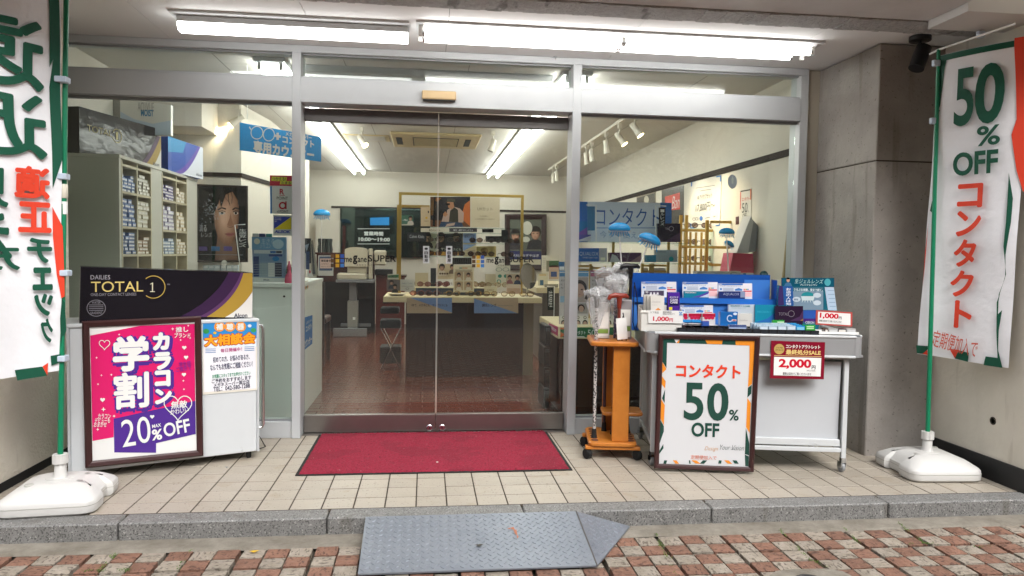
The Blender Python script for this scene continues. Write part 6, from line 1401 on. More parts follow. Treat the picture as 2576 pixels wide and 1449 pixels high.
# ---- auto refractor on its lift table
RF = thing('eye_test_machine', 'cream eye test machine standing on its grey lift table', 'eye tester', pd.P(*DB(500, 1280)))
py_ = planey(10.9); cre = mat('cream machine plastic', '#b9b09c', .4); grt = mat('grey table metal', '#77777a', .45)
def pz(x, y): return py_.P(*DB(x, y))
RT = thing('lift_table', 'grey motorised lift table carrying the eye test machine', 'table', V((pz(500, 1270).x, 10.95, 0)))
def pbox(T, nm, mt, x0, y0, x1, y1, ya, yb, ch=.006, zmin=None):
    a = pz(x0, y1); b = pz(x1, y0); return bx(T, nm, mt, a.x, b.x, ya, yb, a.z if zmin is None else zmin, b.z, ch=ch)
pbox(RT, 'table_top', grt, 356, 775, 710, 800, 10.75, 11.12); pbox(RT, 'upper_column', grt, 470, 801, 540, 975, 10.9, 11.0); pbox(RT, 'lower_column', mat('pale column', '#8d8a84', .45), 455, 976, 553, 1228, 10.86, 11.04)
pbox(RT, 'foot_bar', grt, 330, 1230, 645, 1275, 10.74, 10.80, zmin=.002); pbox(RT, 'foot_bar', grt, 375, 1205, 665, 1235, 11.08, 11.14); pbox(RT, 'foot_rail', grt, 460, 1229, 545, 1260, 10.8005, 11.0795); pbox(RT, 'switch', paper, 508, 1130, 532, 1155, 10.852, 10.859, 0)
pbox(RF, 'base', cre, 362, 715, 642, 774, 10.78, 11.08, .02); pbox(RF, 'neck', cre, 455, 652, 640, 714, 10.85, 11.02, .01)
a = pz(435, 650); b = pz(650, 485); mb = MB(); pts = []
for k in range(13):
    t = math.pi*k/12; pts.append((a.x+(b.x-a.x)*(.5-.5*math.cos(t)), b.z-.02+.045*math.sin(t)))
mb.prism([V((a.x, 10.8, a.z)), V((b.x, 10.8, a.z))]+[V((x, 10.8, z)) for x, z in pts[::-1]], (0, .25, 0), cre); mb.build('head', RF)
pbox(RF, 'head_rest', cre, 655, 480, 695, 770, 10.85, 10.95, .01); mb = MB(); mb.tube([pz(640, 480), pz(655, 560), pz(645, 640)], .012, 8, black_pl); mb.build('eyepiece_rim', RF)
pbox(RF, 'second_lens', cre, 700, 495, 820, 640, 11.0, 11.1, .02)
TRY = thing('desk_tray', 'black desk tray of instruments on the low mahogany desk', 'tray', pd.P(*DB(800, 700))); bx(TRY, 'tray', black_pl, pd.P(*DB(715, 700)).x, pd.P(*DB(880, 700)).x, 11.2, 11.5, zl_+.0005, zl_+.09, ch=.01)
# ---- folding stand with black trays
XS = thing('folding_basket_stand', 'black folding basket stand with crossed silver legs beside the display table', 'stand', (-.35, 7.85, 0))
px_ = planey(7.75); 
def px3(x, y): return px_.P(*DB(x, y))
for (x0, y0, x1, y1) in ((785, 985, 950, 1003), (765, 1045, 945, 1100), (762, 1162, 960, 1240)):
    a = px3(x0, y1); b = px3(x1, y0); bx(XS, 'basket', mat('black basket', '#161616', .6), a.x, b.x, 7.75, 8.0, a.z, b.z, ch=.01)
bx(XS, 'basket', mat('black basket', '#161616', .6), px3(760, 1450).x, px3(962, 1450).x, 7.75, 8.0, .06, .24, ch=.01)
xa, xb = px3(775, 1240), px3(962, 1240)
for yy in (7.74, 8.01):
    for p, q in (((xa.x, xa.z), (xb.x, .0)), ((xb.x, xb.z), (xa.x, .0))):
        mb = MB(); mb.tube([V((p[0], yy, p[1])), V((q[0], yy, .004))], .006, 6, chrome); mb.build('leg', XS, smooth=True)
# ================================================================== DISPLAY TABLE
YT = 7.0
DT = thing('display_table', 'long cream topped display table on a dark wood base', 'table', (.36, 7.4, 0))
pt_ = planey(YT); tl = pt_.P(*D3(80, 1230)); tr_ = pt_.P(*D3(1825, 1230)); ztt = pt_.P(*D3(900, 1197)).z
ctop = mat('cream table laminate', '#d8caa4', .35); dbase = mat('dark walnut base', '#3a1e15', .45, spec=.25, col2='#2b140e', vscale=7)
bx(DT, 'table_top', ctop, tl.x, tr_.x, YT, 7.78, ztt-.055, ztt, ch=.004)
pb_ = planey(7.3); bx(DT, 'base', dbase, pb_.P(*D3(330, 1300)).x, pb_.P(*D3(1620, 1300)).x, 7.3, 7.7, 0, ztt-.0555)
bx(DT, 'side_leg', mat('cream leg', '#9a917e', .5), tr_.x-.2, tr_.x-.03, 7.35, 7.7, 0, ztt-.0555)
bx(DT, 'riser', ctop, tl.x+.28, tr_.x-.42, 7.28, 7.62, ztt+.0005, ztt+.075)
bx(DT, 'riser_front', mat('navy riser front', '#1d2a3c', .5), tl.x+.30, tr_.x-.44, 7.275, 7.2795, ztt+.004, ztt+.07)
for (x0, x1, s_, lb_) in ((337, 835, '1本で、メガネにも、サングラスにも', 'tan and blue card reading 1本で under the table edge by the basket stand'), (1077, 1562, '調光レンズ', 'tan and blue card reading 調光レンズ under the table edge by the oval mirror')):
    T, G = card('table_banner', lb_, 'banner', D3, (x0, 1205, x1, 1375), YT-.006, .003, '#b09a80'); G.zp([(x0+40, 1206), (x1, 1206), (x1, 1368)], '#6c87b4', 1) if x0 < 500 else G.zp([(x0, 1212), (x1-10, 1374), (x0, 1374)], '#6c87b4', 1)
    (G.zt(s_, 388, 1272, 786, 1302, '#2c2a2c', .01, 2) if x0 < 500 else (G.zt(s_, 1165, 1270, 1322, 1305, '#2c2a2c', .02, 2), G.zt('PHOTOCHROMIC LENS', 1345, 1285, 1500, 1298, '#6a6462', .0, 2))); G.done()
# gold frame rack with glass shelves
gold = mat('brass tube', '#b5954a', .35, .7, var=.1)
RK = thing('display_rack', 'brass frame display rack with glass shelves on the table', 'rack', (.35, 7.6, ztt))
pr3 = planey(7.6); 
def g3(x, y): return pr3.P(*D3(x, y))
L0, L1 = g3(268, 60), g3(1608, 95); zt3 = (L0.z+L1.z)/2
for x in (L0.x, L1.x): bx(RK, 'post', gold, x-.014, x+.014, 7.586, 7.614, ztt+.0005 if x > .5 else ztt+.0005, zt3-.0145)
bx(RK, 'top_bar', gold, L0.x-.014, L1.x+.014, 7.586, 7.614, zt3-.014, zt3+.014)
L2 = g3(255, 190); 
for x in (L2.x-.012,): bx(RK, 'post', gold, x-.014, x+.014, 7.72, 7.748, ztt+.0005, L2.z-.0145)
bx(RK, 'top_bar', gold, L2.x-.026, g3(590, 190).x, 7.72, 7.748, L2.z-.014, L2.z+.014)
SHZ = []
for y in (436, 490, 602, 752):
    z = g3(900, y).z; SHZ.append(z); bx(RK, 'glass_shelf', g_shelf, L0.x+.016, L1.x-.016, 7.52, 7.70, z-.008, z)
# pictures in the rack
T, G = card('picture_card', 'camping picture of a seated man with cap and sunglasses in the brass rack', 'picture', D3, (597, 97, 1035, 428), 7.53, .004, '#2c2a2c', gloss=True)
G.zp([(600, 428), (1032, 428), (1032, 370), (600, 350)], '#6a4630', 1); G.zp([(930, 330), (1032, 420), (1032, 135), (975, 180)], '#c46a34', 2); G.zp([(600, 300), (640, 300), (660, 200), (640, 110), (605, 100)], '#6a4a2a', 1); G.zp([(622, 420), (650, 420), (655, 100), (640, 100)], '#1c1614', 2); G.zp([(600, 130), (680, 150), (720, 110), (600, 100)], '#8a5a2c', 1)
G.zp([(690, 428), (960, 428), (940, 370), (720, 365)], '#31435e', 3); G.zp([(720, 370), (960, 380), (965, 270), (920, 225), (850, 205), (790, 235), (740, 300)], '#b59c90', 4); G.zp([(800, 372), (905, 378), (900, 240), (860, 212), (815, 250)], '#3a382f', 5)
G.zp([(780, 150), (850, 150), (860, 210), (830, 235), (795, 215)], '#b07c5c', 6); G.zp([(750, 160), (790, 152), (872, 160), (868, 125), (830, 108), (785, 118), (775, 148)], '#4a4436', 7); G.zp([(770, 190), (812, 188), (810, 168), (768, 168)], '#1a1614', 8); G.zp([(740, 275), (780, 275), (780, 232), (740, 232)], '#22282e', 7); G.zp([(735, 290), (760, 320), (790, 290), (760, 255)], '#b07c5c', 8); G.zp([(760, 428), (860, 410), (870, 380), (780, 395)], '#b59c90', 8); G.done()
T, G = card('text_card', 'cream UVカット text card beside the camping picture', 'card', D3, (1037, 106, 1360, 432), 7.53, .004, '#cfc2a8'); G.zt('UVカット', 1115, 212, 1280, 250, '#4a4640', -.005); G.zt('その日差し、', 1140, 302, 1240, 320, '#6a645a', 0); G.zt('しっかり防げていますか？', 1090, 332, 1302, 352, '#6a645a', 0); G.done()
T, G = card('text_card', 'tan card with a yellow mark beside the camping picture', 'card', D3, (492, 205, 596, 420), 7.532, .004, '#c3ad8e'); G.zt('1', 570, 250, 582, 275, '#2a2622'); G.zd(555, 328, 3, 3, '#d0a030'); G.zt('WARRANTY', 530, 358, 580, 370, '#6a5a48', 0); G.done()
T, G = card('picture_card', 'small green card of a laughing person in a cap in the brass rack', 'picture', D3, (282, 300, 410, 412), 7.534, .004, '#3f6a58'); face(G, 380, 335, 22, cloth='#c9beb4'); G.zt('-4c', 292, 340, 350, 362, wht); G.zp([(284, 410), (408, 410), (408, 398), (284, 398)], '#c9c2b2', 12); G.done()
for i, (x0, x1, c, t_, tc_, lab) in enumerate(((492, 802, '#c9c0b0', '室内でメガネ', '#4a4640', 'pale shelf strip reading 室内でメガネ'), (805, 1110, '#33343a', '屋内・屋外でサングラス', '#c9c9cc', 'dark shelf strip reading 屋内・屋外でサングラス'))):
    T, G = card('shelf_strip', lab, 'sign', D3, (x0, 441, x1, 483), 7.515, .003, c); G.zt(t_, x0+(90 if i == 0 else 45), 455, x1-(95 if i == 0 else 45), 474, tc_, .01); G.done()
T, G = card('brand_card', 'black brand name card on the brass rack shelf', 'card', D3, (343, 490, 555, 586), 7.535, .01, '#22242a'); G.zt('Calvin Klein', 370, 515, 528, 550, '#c3c4c8', .0); G.done()
T, G = card('picture_card', 'wide dark photo strip of three people in eyewear in the brass rack', 'picture', D3, (470, 500, 955, 745), 7.66, .004, '#2c2d33')
face(G, 565, 545, 40, cloth='#3a3436'); face(G, 715, 545, 42, cloth='#2a2426', hair='#2a2422'); face(G, 880, 545, 40, cloth='#1f2126'); G.zp([(600, 745), (690, 745), (690, 500), (600, 500)], '#b9b3a0', 1); G.zt('メガネにも、サングラスにも', 520, 655, 935, 685, '#d8d6d2', .01, 12); G.zp([(520, 740), (935, 740), (935, 700), (520, 700)], '#c98f3a', 3); G.done()
T, G = card('text_card', 'blue and tan 調光レンズ card on the brass rack', 'card', D3, (958, 497, 1102, 755), 7.57, .004, '#c6b494'); G.zp([(958, 605), (1102, 605), (1102, 497), (958, 497)], '#7d93c0', 1); G.zp([(958, 690), (1102, 620), (958, 620)], '#7d93c0', 1); G.zt('調光レンズ', 972, 520, 1082, 548, '#3a4256', .01, 2)
for i in range(4): G.zl([(970, 690+16*i), (1085, 690+16*i)], .7, '#6a6054', 2)
G.done()
for i, (x0, y0, x1, y1, c, lab, yy) in enumerate(((1105, 640, 1320, 760, '#c2a86a', 'yellow eyewear picture card in the brass rack', 7.66), (1205, 528, 1400, 592, '#1a1a1e', 'black long spectacle case on the brass rack shelf', 7.6), (1380, 460, 1448, 600, '#24262c', 'black upright display block at the rack end', 7.64), (1168, 452, 1290, 488, '#191a1d', 'black hat shaped block under the UV card', 7.6), (600, 880, 660, 1080, '#20242e', 'dark navy upright card on the table riser', 7.5), (430, 930, 575, 1085, '#b9ab8e', 'beige blank card on the table riser', 7.45), (1200, 945, 1318, 1075, '#b5aa92', 'beige block on the table beside the four portrait card', 7.45), (840, 765, 1050, 838, '#141416', 'black ribbed eyewear roll under the glass shelf', 7.62))):
    T, G = card('display_block', lab, 'display block', D3, (x0, y0, x1, y1), yy, .03, c)
    if i == 7:
        for j in range(8): G.zl([(860+24*j, 770), (860+24*j, 834)], 1.5, '#3a3c42')
    if i == 0: G.zd(1190, 690, 10, 8, '#8a6a3a')
    G.done()
T, G = card('picture_card', 'cream card with four portrait photos on the display table', 'picture', D3, (850, 848, 1076, 1145), 7.2, .006, '#d9ceb0')
for i, (x, y) in enumerate(((910, 965), (1015, 965), (910, 1072), (1015, 1072))):
    G.zp([(x-46, y+50), (x+46, y+50), (x+46, y-46), (x-46, y-46)], '#b39c7e', 1); face(G, x, y-8, 20, cloth='#cfc4b2', hair='#2a1f1a')
G.zp([(915, 884), (1005, 884), (1005, 874), (915, 874)], '#c07a4a', 2); G.zp([(915, 884), (945, 884), (945, 874), (915, 874)], '#3a8a78', 3); G.zl([(870, 900), (1055, 902)], 1.2, '#6a6050', 2); G.zl([(875, 912), (1045, 914)], 1.2, '#6a6050', 2); G.done()
T, G = card('picture_card', 'card of two people beside the oval mirror on the display table', 'picture', D3, (1430, 945, 1590, 1060), 7.25, .006, '#b5a58c'); face(G, 1468, 985, 22, cloth='#8d5a5e'); face(G, 1552, 985, 24, cloth='#34405a', hair='#14110f'); G.done()
T, G = card('picture_card', 'grey photo card of two people in glasses at the table end by the basket stand', 'picture', D3, (118, 1008, 265, 1128), 7.12, .006, '#6a625c'); face(G, 172, 1040, 22); face(G, 210, 1085, 22, cloth='#2a2a2c'); G.done()
T, G = card('picture_card', 'green and white spectacle card above the grey photo card', 'picture', D3, (128, 945, 250, 1004), 7.14, .006, '#c9c4ae'); G.zp([(130, 985), (250, 985), (250, 950), (130, 960)], '#3f7a4c', 1); G.zd(165, 972, 5, 3, '#2a3a2c', 2, ring=.3); G.zd(205, 972, 5, 3, '#2a3a2c', 2, ring=.3); G.done()
T, G = card('text_card', 'pale grey text card on the display table', 'card', D3, (268, 1004, 425, 1130), 7.13, .006, '#c3c2ba'); G.zt('Select Color', 285, 1036, 405, 1056, '#7f8a92', 0); G.zl([(285, 1078), (405, 1078)], 1, '#8a8884'); G.zd(345, 1105, 4.5, 3, '#7a7874', ring=.3); G.done()
T, G = card('picture_card', 'photo card with a woman and lens colour dots on the table riser', 'picture', D3, (670, 835, 850, 1000), 7.4, .006, '#c2b092'); face(G, 725, 872, 30, cloth='#d2c4b0'); face(G, 838, 870, 24, cloth='#6a5648')
for j in range(4): G.zd(705+26*j, 940, 2.4, 2.4, '#4a2f22', 12)
G.done()
T, G = card('text_card', 'white card with green icons near the oval mirror', 'card', D3, (1316, 850, 1475, 1075), 7.4, .006, '#c9c6b6')
for (x, y) in ((1360, 967), (1425, 967)): G.zd(x, y, 5, 4.5, '#2f7a6c')
G.zd(1350, 1027, 5.4, 5.4, '#3a8a80', ring=.35); G.zd(1350, 895, 8, 5, '#6a7a80', ring=.2); G.zd(1425, 895, 8, 5, '#6a7a80', ring=.2); G.done()
T, G = card('name_card', 'small cream brand name card on the table edge', 'card', D3, (1190, 1080, 1330, 1165), 7.12, .006, '#d2c8a8'); G.zt('CHARMANT', 1222, 1112, 1298, 1128, '#5a5446', 0); G.done()
T, G = card('name_card', 'pale pink card with picture under the two person card', 'card', D3, (1432, 1065, 1590, 1165), 7.13, .006, '#cdb9a4'); G.zp([(1440, 1155), (1582, 1155), (1582, 1100), (1440, 1100)], '#b89a86', 1); G.done()
# oval mirror
OM = thing('oval_mirror', 'oval tilting table mirror at the end of the display table', 'mirror', V((pr3.P(*D3(1675, 960)).x, 7.2, ztt)))
po = planey(7.15); mb = MB(); mb.prism([po.P(*D3(1675+86*math.cos(R_(12*i))-12*math.sin(R_(12*i)), 966-142*math.sin(R_(12*i)))) for i in range(30)], (0, .012, 0), mat('silver mirror', '#9a968c', .06, .9)); mb.build('mirror_glass', OM)
b = po.P(*D3(1665, 1100)); mb = MB(); mb.tube([V((b.x, 7.17, ztt+.005)), V((b.x, 7.17, b.z+.05))], .008, 8, chrome); mb.lathe([(.06, .0005), (.06, .006), (.012, .012)], V((b.x, 7.17, ztt)), 18, chrome); mb.build('stand', OM, smooth=True)
# framed poster on the rear wall
T, G = card('poster_frame', 'dark framed poster of two people in glasses on the rear wall', 'poster', D3, (1470, 345, 1815, 845), 12.62, .02, '#5d6258', frame=(.09, .03, mat('dark red frame', '#2a1214', .4)), gloss=True)
G.zp([(1470, 845), (1815, 845), (1815, 695), (1470, 690)], '#2a2f5c', 1); face(G, 1530, 520, 52, cloth='#3a3538'); face(G, 1750, 500, 58, cloth='#22242c'); G.zd(1660, 440, 13, 17, '#c9c8bc', 11); G.zd(1645, 565, 10, 7, '#c9c8bc', 11); G.zt('NULL×おぎやはぎ', 1490, 725, 1790, 755, '#d0d0da', .01, 12); G.zp([(1475, 842), (1810, 842), (1810, 785), (1475, 785)], '#c2bba6', 10); G.done()
# ---- spectacles (one model, many copies)
def spectacles(fm, lm):
    T = bpy.data.objects.new('spectacles', None); COL.objects.link(T)
    for s_ in (-1, 1):
        mb = MB(); ring = [V((s_*.034+.027*math.cos(2*math.pi*i/18), 0, .025+.021*math.sin(2*math.pi*i/18))) for i in range(19)]; mb.tube(ring, .0028, 6, fm, cap=False); mb.build('rim', T, smooth=True, world=False)
        mb = MB(); mb.prism([p for p in ring[:-1]], (0, .0015, 0), lm); mb.build('lens', T, world=False)
        mb = MB(); mb.tube([V((s_*.062, 0, .03)), V((s_*.068, .03, .032)), V((s_*.066, .12, .03)), V((s_*.063, .145, .012))], .0026, 6, fm); mb.build('temple', T, smooth=True, world=False)
    mb = MB(); mb.tube([V((-.008, 0, .03)), V((0, -.003, .033)), V((.008, 0, .03))], .0026, 6, fm); mb.build('bridge', T, smooth=True, world=False)
    return T
SPT = [spectacles(mat('dark spectacle frame', '#2a1a16', .25), glassmat('tinted lens', (.55, .45, .4), 1.5)), spectacles(mat('gold spectacle frame', '#a8843c', .25, .8), glassmat('clear lens', (.9, .85, .8), 1.5)), spectacles(mat('plum spectacle frame', '#6a3a34', .25), glassmat('rose lens', (.7, .5, .48), 1.5))]; first = [True]*3
def put_specs(lab, p, rz=0, sc=1.0, grp=None, k=0):
    o = SPT[k] if first[k] else copy_tree(SPT[k]); first[k] = False
    o.location = p; o.rotation_euler = (0, 0, rz); o.scale = (sc,)*3; tag(o, lab, 'spectacles', grp)
for z, y_, xs, lab in ((SHZ[2], 7.56, (640, 855, 1095, 1300, 1500), 'sunglasses on the upper glass shelf of the brass rack'), (SHZ[3], 7.56, (435, 645, 900, 1078, 1225, 1440), 'sunglasses on the lower glass shelf of the brass rack'), (ztt, 7.06, (455, 625, 850, 1090, 1260, 1455, 1660), 'spectacles in a row along the front edge of the cream table top'), (ztt+.0755, 7.33, (530, 725, 1140, 1195, 1380), 'spectacles on the riser of the display table'), (ztt+.0755, 7.5, (360, 740, 1130), 'spectacles at the rear of the table riser')):
    for x in xs:
        k = 0 if 'shelf' in lab else (2 if x < 800 else 1); kn = ('dark ', 'gold rimmed ', 'rose tinted ')[k]
        p = planey(y_).P(*D3(x, 900)); put_specs(kn+lab, (p.x, y_, z+.0035), random.uniform(-.2, .2), 1.1, kn+lab, k)
bow = MB(); p = planey(7.08).P(*D3(228, 1168)); bow.lathe([(.05, .0005), (.085, .018), (.088, .02), (.08, .018), (.045, .005)], V((p.x, 7.1, ztt)), 20, mat('grey dish', '#9a927e', .3)); tag(bow.build('dish', None, smooth=True), 'shallow oval dish on the display table', 'dish')
# ---- shop lettering on the doors (on the glass)
PD = planey(DY+.0075)
def logo(lab, D, sx, sy, x0, tx):
    T = thing('door_lettering', lab, 'lettering', PD.P(*D(x0+150, 700))); G = zz(Print(PD, T, 'lettering'), D)
    cs_ = (('#6a4c2c', '#c79a2c', '#2f55a8'), ('#5a4024', '#d0a832', '#3a68b8'), ('#4a3826', '#c79a2c', '#3f7ac2'))
    for r in range(3):
        for c in range(3): G.zp([(x0+sx*c, tx[1]+sy*r+sy*.76), (x0+sx*c+sx*.78, tx[1]+sy*r+sy*.76), (x0+sx*c+sx*.78, tx[1]+sy*r), (x0+sx*c, tx[1]+sy*r)], cs_[r][c], 1)
    G.zt('me', tx[0], tx[2]-18, tx[0]+78, tx[2]+27, '#1c1c1e', .02, 1); G.zt('g', tx[0]+86, tx[2]-42, tx[0]+132, tx[2]+48, '#141416', .04, 1); G.zt('ane', tx[0]+134, tx[2]-18, tx[0]+226, tx[2]+27, '#1c1c1e', .02, 1); G.zt('SUPER', tx[0]+238, tx[2]-44, tx[0]+520, tx[2]+22, '#0c0c0e', .02, 1); G.zt('メガネスーパー', tx[0]+120, tx[2]+45, tx[0]+300, tx[2]+66, '#1a1a1c', 0, 1); G.done()
logo('black shop name lettering with coloured squares on the door leaf by the lens counter', lambda x, y: (886+(x-1215)*.2513-20, 653+(y-795)*.2513), 48, 47, 1080, (1215, 742, 795))
logo('black shop name lettering with coloured squares on the door leaf by the cane stand', D3, 48, 47, 1055, (1215, 742, 795))
for i, x in enumerate((518, 770)):
    T, G = card('door_sticker', ('white 自動扉 sticker on the door leaf by the lens counter', 'white 自動扉 sticker on the door leaf by the cane stand')[i], 'sticker', D3, (x, 637, x+68, 828), Plane((0, DY+.0072, 0), (1, 0, 0)), .0006, '#cfd3d6'); G.zd(x+34, 667, 4.4, 3, '#2a2c30'); G.zt('自動扉', x+14, 690, x+54, 815, '#2a2c30', .02, vert=True); G.done()
# ================================================================== RIGHT HAND WINDOW
YL = 5.45
pL = planey(YL); lx0 = pL.P(1403, 830).x; lz = pL.P(1403, 821).z
LC = thing('window_counter', 'low cream topped window counter on dark wood behind the cane stand', 'counter', (1.8, 5.8, 0))
bx(LC, 'worktop', ctop, lx0, 2.56, YL, 6.35, lz-.095, lz, ch=.004)
for i in range(4): bx(LC, 'door_panel', mat('dark window counter door', '#2e1a14', .35, col2='#24130f', vscale=6), lx0+.06+i*.36, lx0+.41+i*.36, YL+.06, YL+.08, .06, lz-.096)
bx(LC, 'carcass', dbase, lx0+.05, 2.55, YL+.0805, 6.3, 0, lz-.096)
T, G = card('shelf_strip', 'green コンタクト 50% OFF strip along the window counter edge', 'sign', DC, [(385, 1188), (1350, 1188), (1350, 1048), (385, 1048)], YL-.003, .002, '#17603c')
G.zp([(385, 1190), (450, 1160), (450, 1150), (385, 1110)], '#c8622a', 1); G.zp([(385, 1075), (440, 1075), (460, 1050), (385, 1050)], '#c8622a', 1); G.zp([(430, 1100), (470, 1125), (470, 1110)], '#d6d8d4', 1); G.zt('コンタクト', 560, 1095, 745, 1150, '#d6d8d4', .02, 2); G.zt('50', 775, 1080, 880, 1168, '#d6d8d4', .0, 2); G.zt('OFF', 920, 1095, 1040, 1160, '#d6d8d4', .0, 2); G.zp([(600, 1188), (740, 1188), (720, 1172), (620, 1172)], '#d6d8d4', 1); G.done()
T, G = card('shelf_strip', 'pink student discount strip on the end of the window counter', 'sign', DC, [(222, 1098), (345, 1168), (348, 1040), (222, 985)], Plane((lx0-.002, 0, 0), (0, 1, 0)), .002, '#a82264'); G.zt('学割20', 232, 1040, 330, 1090, '#dcd6da', .02); G.done()
def facecard(lab, x0, x1, y0, y1, top, fx, fy, fr):
    T, G = card('lens_advert', lab, 'advert', DC, (x0, y0, x1, y1), 5.62, .02, '#c3bcc0', gloss=True)
    G.zp([(x0, 320), (x1, 320), (x1, y0), (x0, y0)], top, 1); G.zl([(x0+5, 262), (x1-5, 262)], 2.2, '#d9dbe2', 2)
    w_ = x1-x0; m_ = x0+w_*.5
    G.zp([(m_, 690), (x1-5, 690), (x1-5, 335), (m_, 335)], '#a99a98', 2)
    n = 20; G.zp([(fx+fr*1.15*math.cos(2*math.pi*i/n), fy-fr*.4-fr*1.3*math.sin(2*math.pi*i/n)) for i in range(n) if fx+fr*1.15*math.cos(2*math.pi*i/n) < x1], '#2c2220', 3)
    G.zp([(min(fx+fr*.85*math.cos(2*math.pi*i/n), x1-6), fy-fr*1.12*math.sin(2*math.pi*i/n)) for i in range(n)], '#b9968a', 4)
    for s_ in (-.4, .35): G.zd(fx+fr*s_, fy-fr*.15, 2.6, 1.4, '#2a1c1a', 5)
    G.zp([(fx-fr*.25, fy+fr*.66), (fx+fr*.2, fy+fr*.66), (fx, fy+fr*.54)], '#9a4f58', 5)
    G.zt('初めての', x0+20, 365, m_-14, 392, '#4a4648', .0, 3); G.zt('ときめき', x0+20, 420, m_-24, 446, '#4a4648', .0, 3); G.zt('みつける', x0+20, 470, m_-30, 496, '#4a4648', .0, 3)
    G.zp([(m_, 850), (x1-10, 850), (x1-10, 705), (m_, 705)], '#9a9294', 2); G.zd((m_+x1)/2, 770, 9, 9, '#2c2220', 3); G.zd((m_+x1)/2, 782, 6.4, 8, '#b9968a', 4)
    G.zp([(x0+10, 690), (x0+90, 690), (x0+90, 600), (x0+10, 600)], '#8fb0d0' if top == '#5f93c4' else '#b9a4ae', 3)
    G.zp([(x0+10, 1028), (x1-5, 1028), (x1-5, 880), (x0+10, 880)], '#d6cfcb', 2)
    for i in range(4): G.zd(x0+60+i*(w_-110)/3, 985, 6.5, 8, '#241a18', 3); G.zd(x0+60+i*(w_-110)/3, 990, 4.6, 5.6, '#b99a8c', 4); G.zd(x0+60+i*(w_-110)/3, 905, 4, 4, '#6a5a54', 4, ring=.4)
    G.done(); return T
facecard('blue topped coloured lens advert with a face on the window counter', 372, 786, 240, 1030, '#5f93c4', 660, 520, 88)
facecard('pink topped coloured lens advert with a face, half hidden by the bagged canes', 815, 1225, 235, 1032, '#a05a74', 1080, 530, 88)
flag('small dark green flag on a white stick near the rear side counter', DC, [(205, 800), (290, 800), (290, 478), (195, 478)], 6.6, '瞳', [(195, 462), (300, 462), (292, 930)], '#10201a')
# stack of black drawers just inside the door
BS = thing('drawer_stack', 'stack of black plastic drawers inside the door by the window counter', 'drawers', (.98, 5.75, 0))
pbk = planey(5.72); xa = pbk.P(1368, 950).x; xb = pbk.P(1416, 950).x
for i in range(4):
    z0 = .004+i*.168; bx(BS, 'drawer', mat('black drawer plastic', '#17181a', .35), xa+.004*(i % 2), min(xb, lx0-.01)+.004*(i % 2), 5.72, 6.02, z0, z0+.16, ch=.006); bx(BS, 'drawer_lip', mat('grey drawer lip', '#3a3c40', .4), xa+.01, min(xb, lx0-.01)-.004, 5.712, 5.7195, z0+.115, z0+.14)
# side counter further back with leaflets
pS2 = planey(8.2); s0 = pS2.P(1350, 730).x; sz = pS2.P(1375, 724).z
SD = thing('side_counter', 'cream side counter with leaflets along the side wall with the dark rail', 'counter', (2.2, 8.6, 0)); bx(SD, 'worktop', ctop, s0, 2.70, 8.2, 10.4, sz-.06, sz); bx(SD, 'carcass', mat('taupe counter panel', '#5c534a', .5), s0+.08, 2.69, 8.28, 10.38, 0, sz-.0605)
for i, (px, c, lab, yy) in enumerate((((70, 270, 207, 452), '#c6bfa8', 'cream tent card with blue mark on the side counter', 8.4), ((225, 180, 362, 360), '#b9a08c', 'red headed leaflet holder on the side counter', 8.55), ((120, 20, 372, 262), '#cbc6ba', 'large pale poster sheet above the side counter', 8.9), ((365, 112, 446, 235), '#35608e', 'blue leaflet on the side counter', 8.35), ((160, 430, 355, 500), '#8d877c', 'low row of grey leaflets on the side counter', 8.3))):
    T, G = card('leaflet', lab, 'leaflet', DC, px, yy, .012, c); x0, y0, x1, y1 = px
    if i == 0: G.zp([(95, 445), (145, 445), (145, 372), (95, 372)], '#2a5a78', 1); G.zl([(85, 300), (180, 300)], 2, '#b98a3a')
    if i == 1: G.zp([(225, 190), (362, 190), (362, 160), (225, 160)], '#9a2a30', 1); G.zp([(250, 325), (335, 325), (335, 252), (250, 252)], '#3a4f86', 2); G.zp([(225, 185), (362, 185), (362, 95), (225, 95)], '#4a6a4a', 1)
    if i == 2:
        for k in range(6): G.zl([(135, 60+28*k), (180, 60+28*k)], 1, '#8a8884')
        G.zp([(185, 250), (368, 250), (368, 95), (185, 95)], '#7d7a6a', 1)
    if i == 3: G.zp([(372, 225), (440, 225), (440, 180), (372, 180)], '#c9d2dc', 1)
    G.done()
# ---- upper display in the window: glass shelves and the blue contact lens sign
WS = thing('glass_shelf_unit', 'glass shelf unit on brass posts in the window behind the cart', 'shelf', (1.8, 5.8, lz))
pw = planey(5.8)
def gw(x, y): return pw.P(*DE(x, y))
wx0 = gw(62, 450).x; wx1 = gw(1140, 450).x; wz1 = gw(600, 452).z; wz2 = gw(600, 657).z
for z in (wz1, wz2): bx(WS, 'glass_shelf', g_shelf, wx0, wx1, 5.7, 6.0, z-.008, z)
for x in (wx0+.03, gw(520, 500).x, wx1-.03): bx(WS, 'post', gold, x-.01, x+.01, 6.005, 6.025, lz+.0005, wz1+.02)
T, G = card('window_sign', 'pale blue コンタクト 今すぐ使えます sign on the window shelf', 'sign', DE, [(108, 448), (890, 448), (1045, 250), (1045, 50), (108, 35)], 5.86, .005, '#d3ddee')
G.zp([(108, 448), (190, 448), (190, 38), (108, 35)], '#2a6ab8', 1); G.zp([(930, 395), (1045, 250), (1045, 50), (930, 46)], '#2a6ab8', 1); G.zt('コンタクト', 272, 102, 925, 282, '#2f5ca8', .0, 2); G.zl([(272, 304), (890, 304)], 1.6, '#2f6ab8', 2); G.zt('今すぐ使えます', 315, 342, 850, 410, '#4a78b4', -.01, 2); G.done()
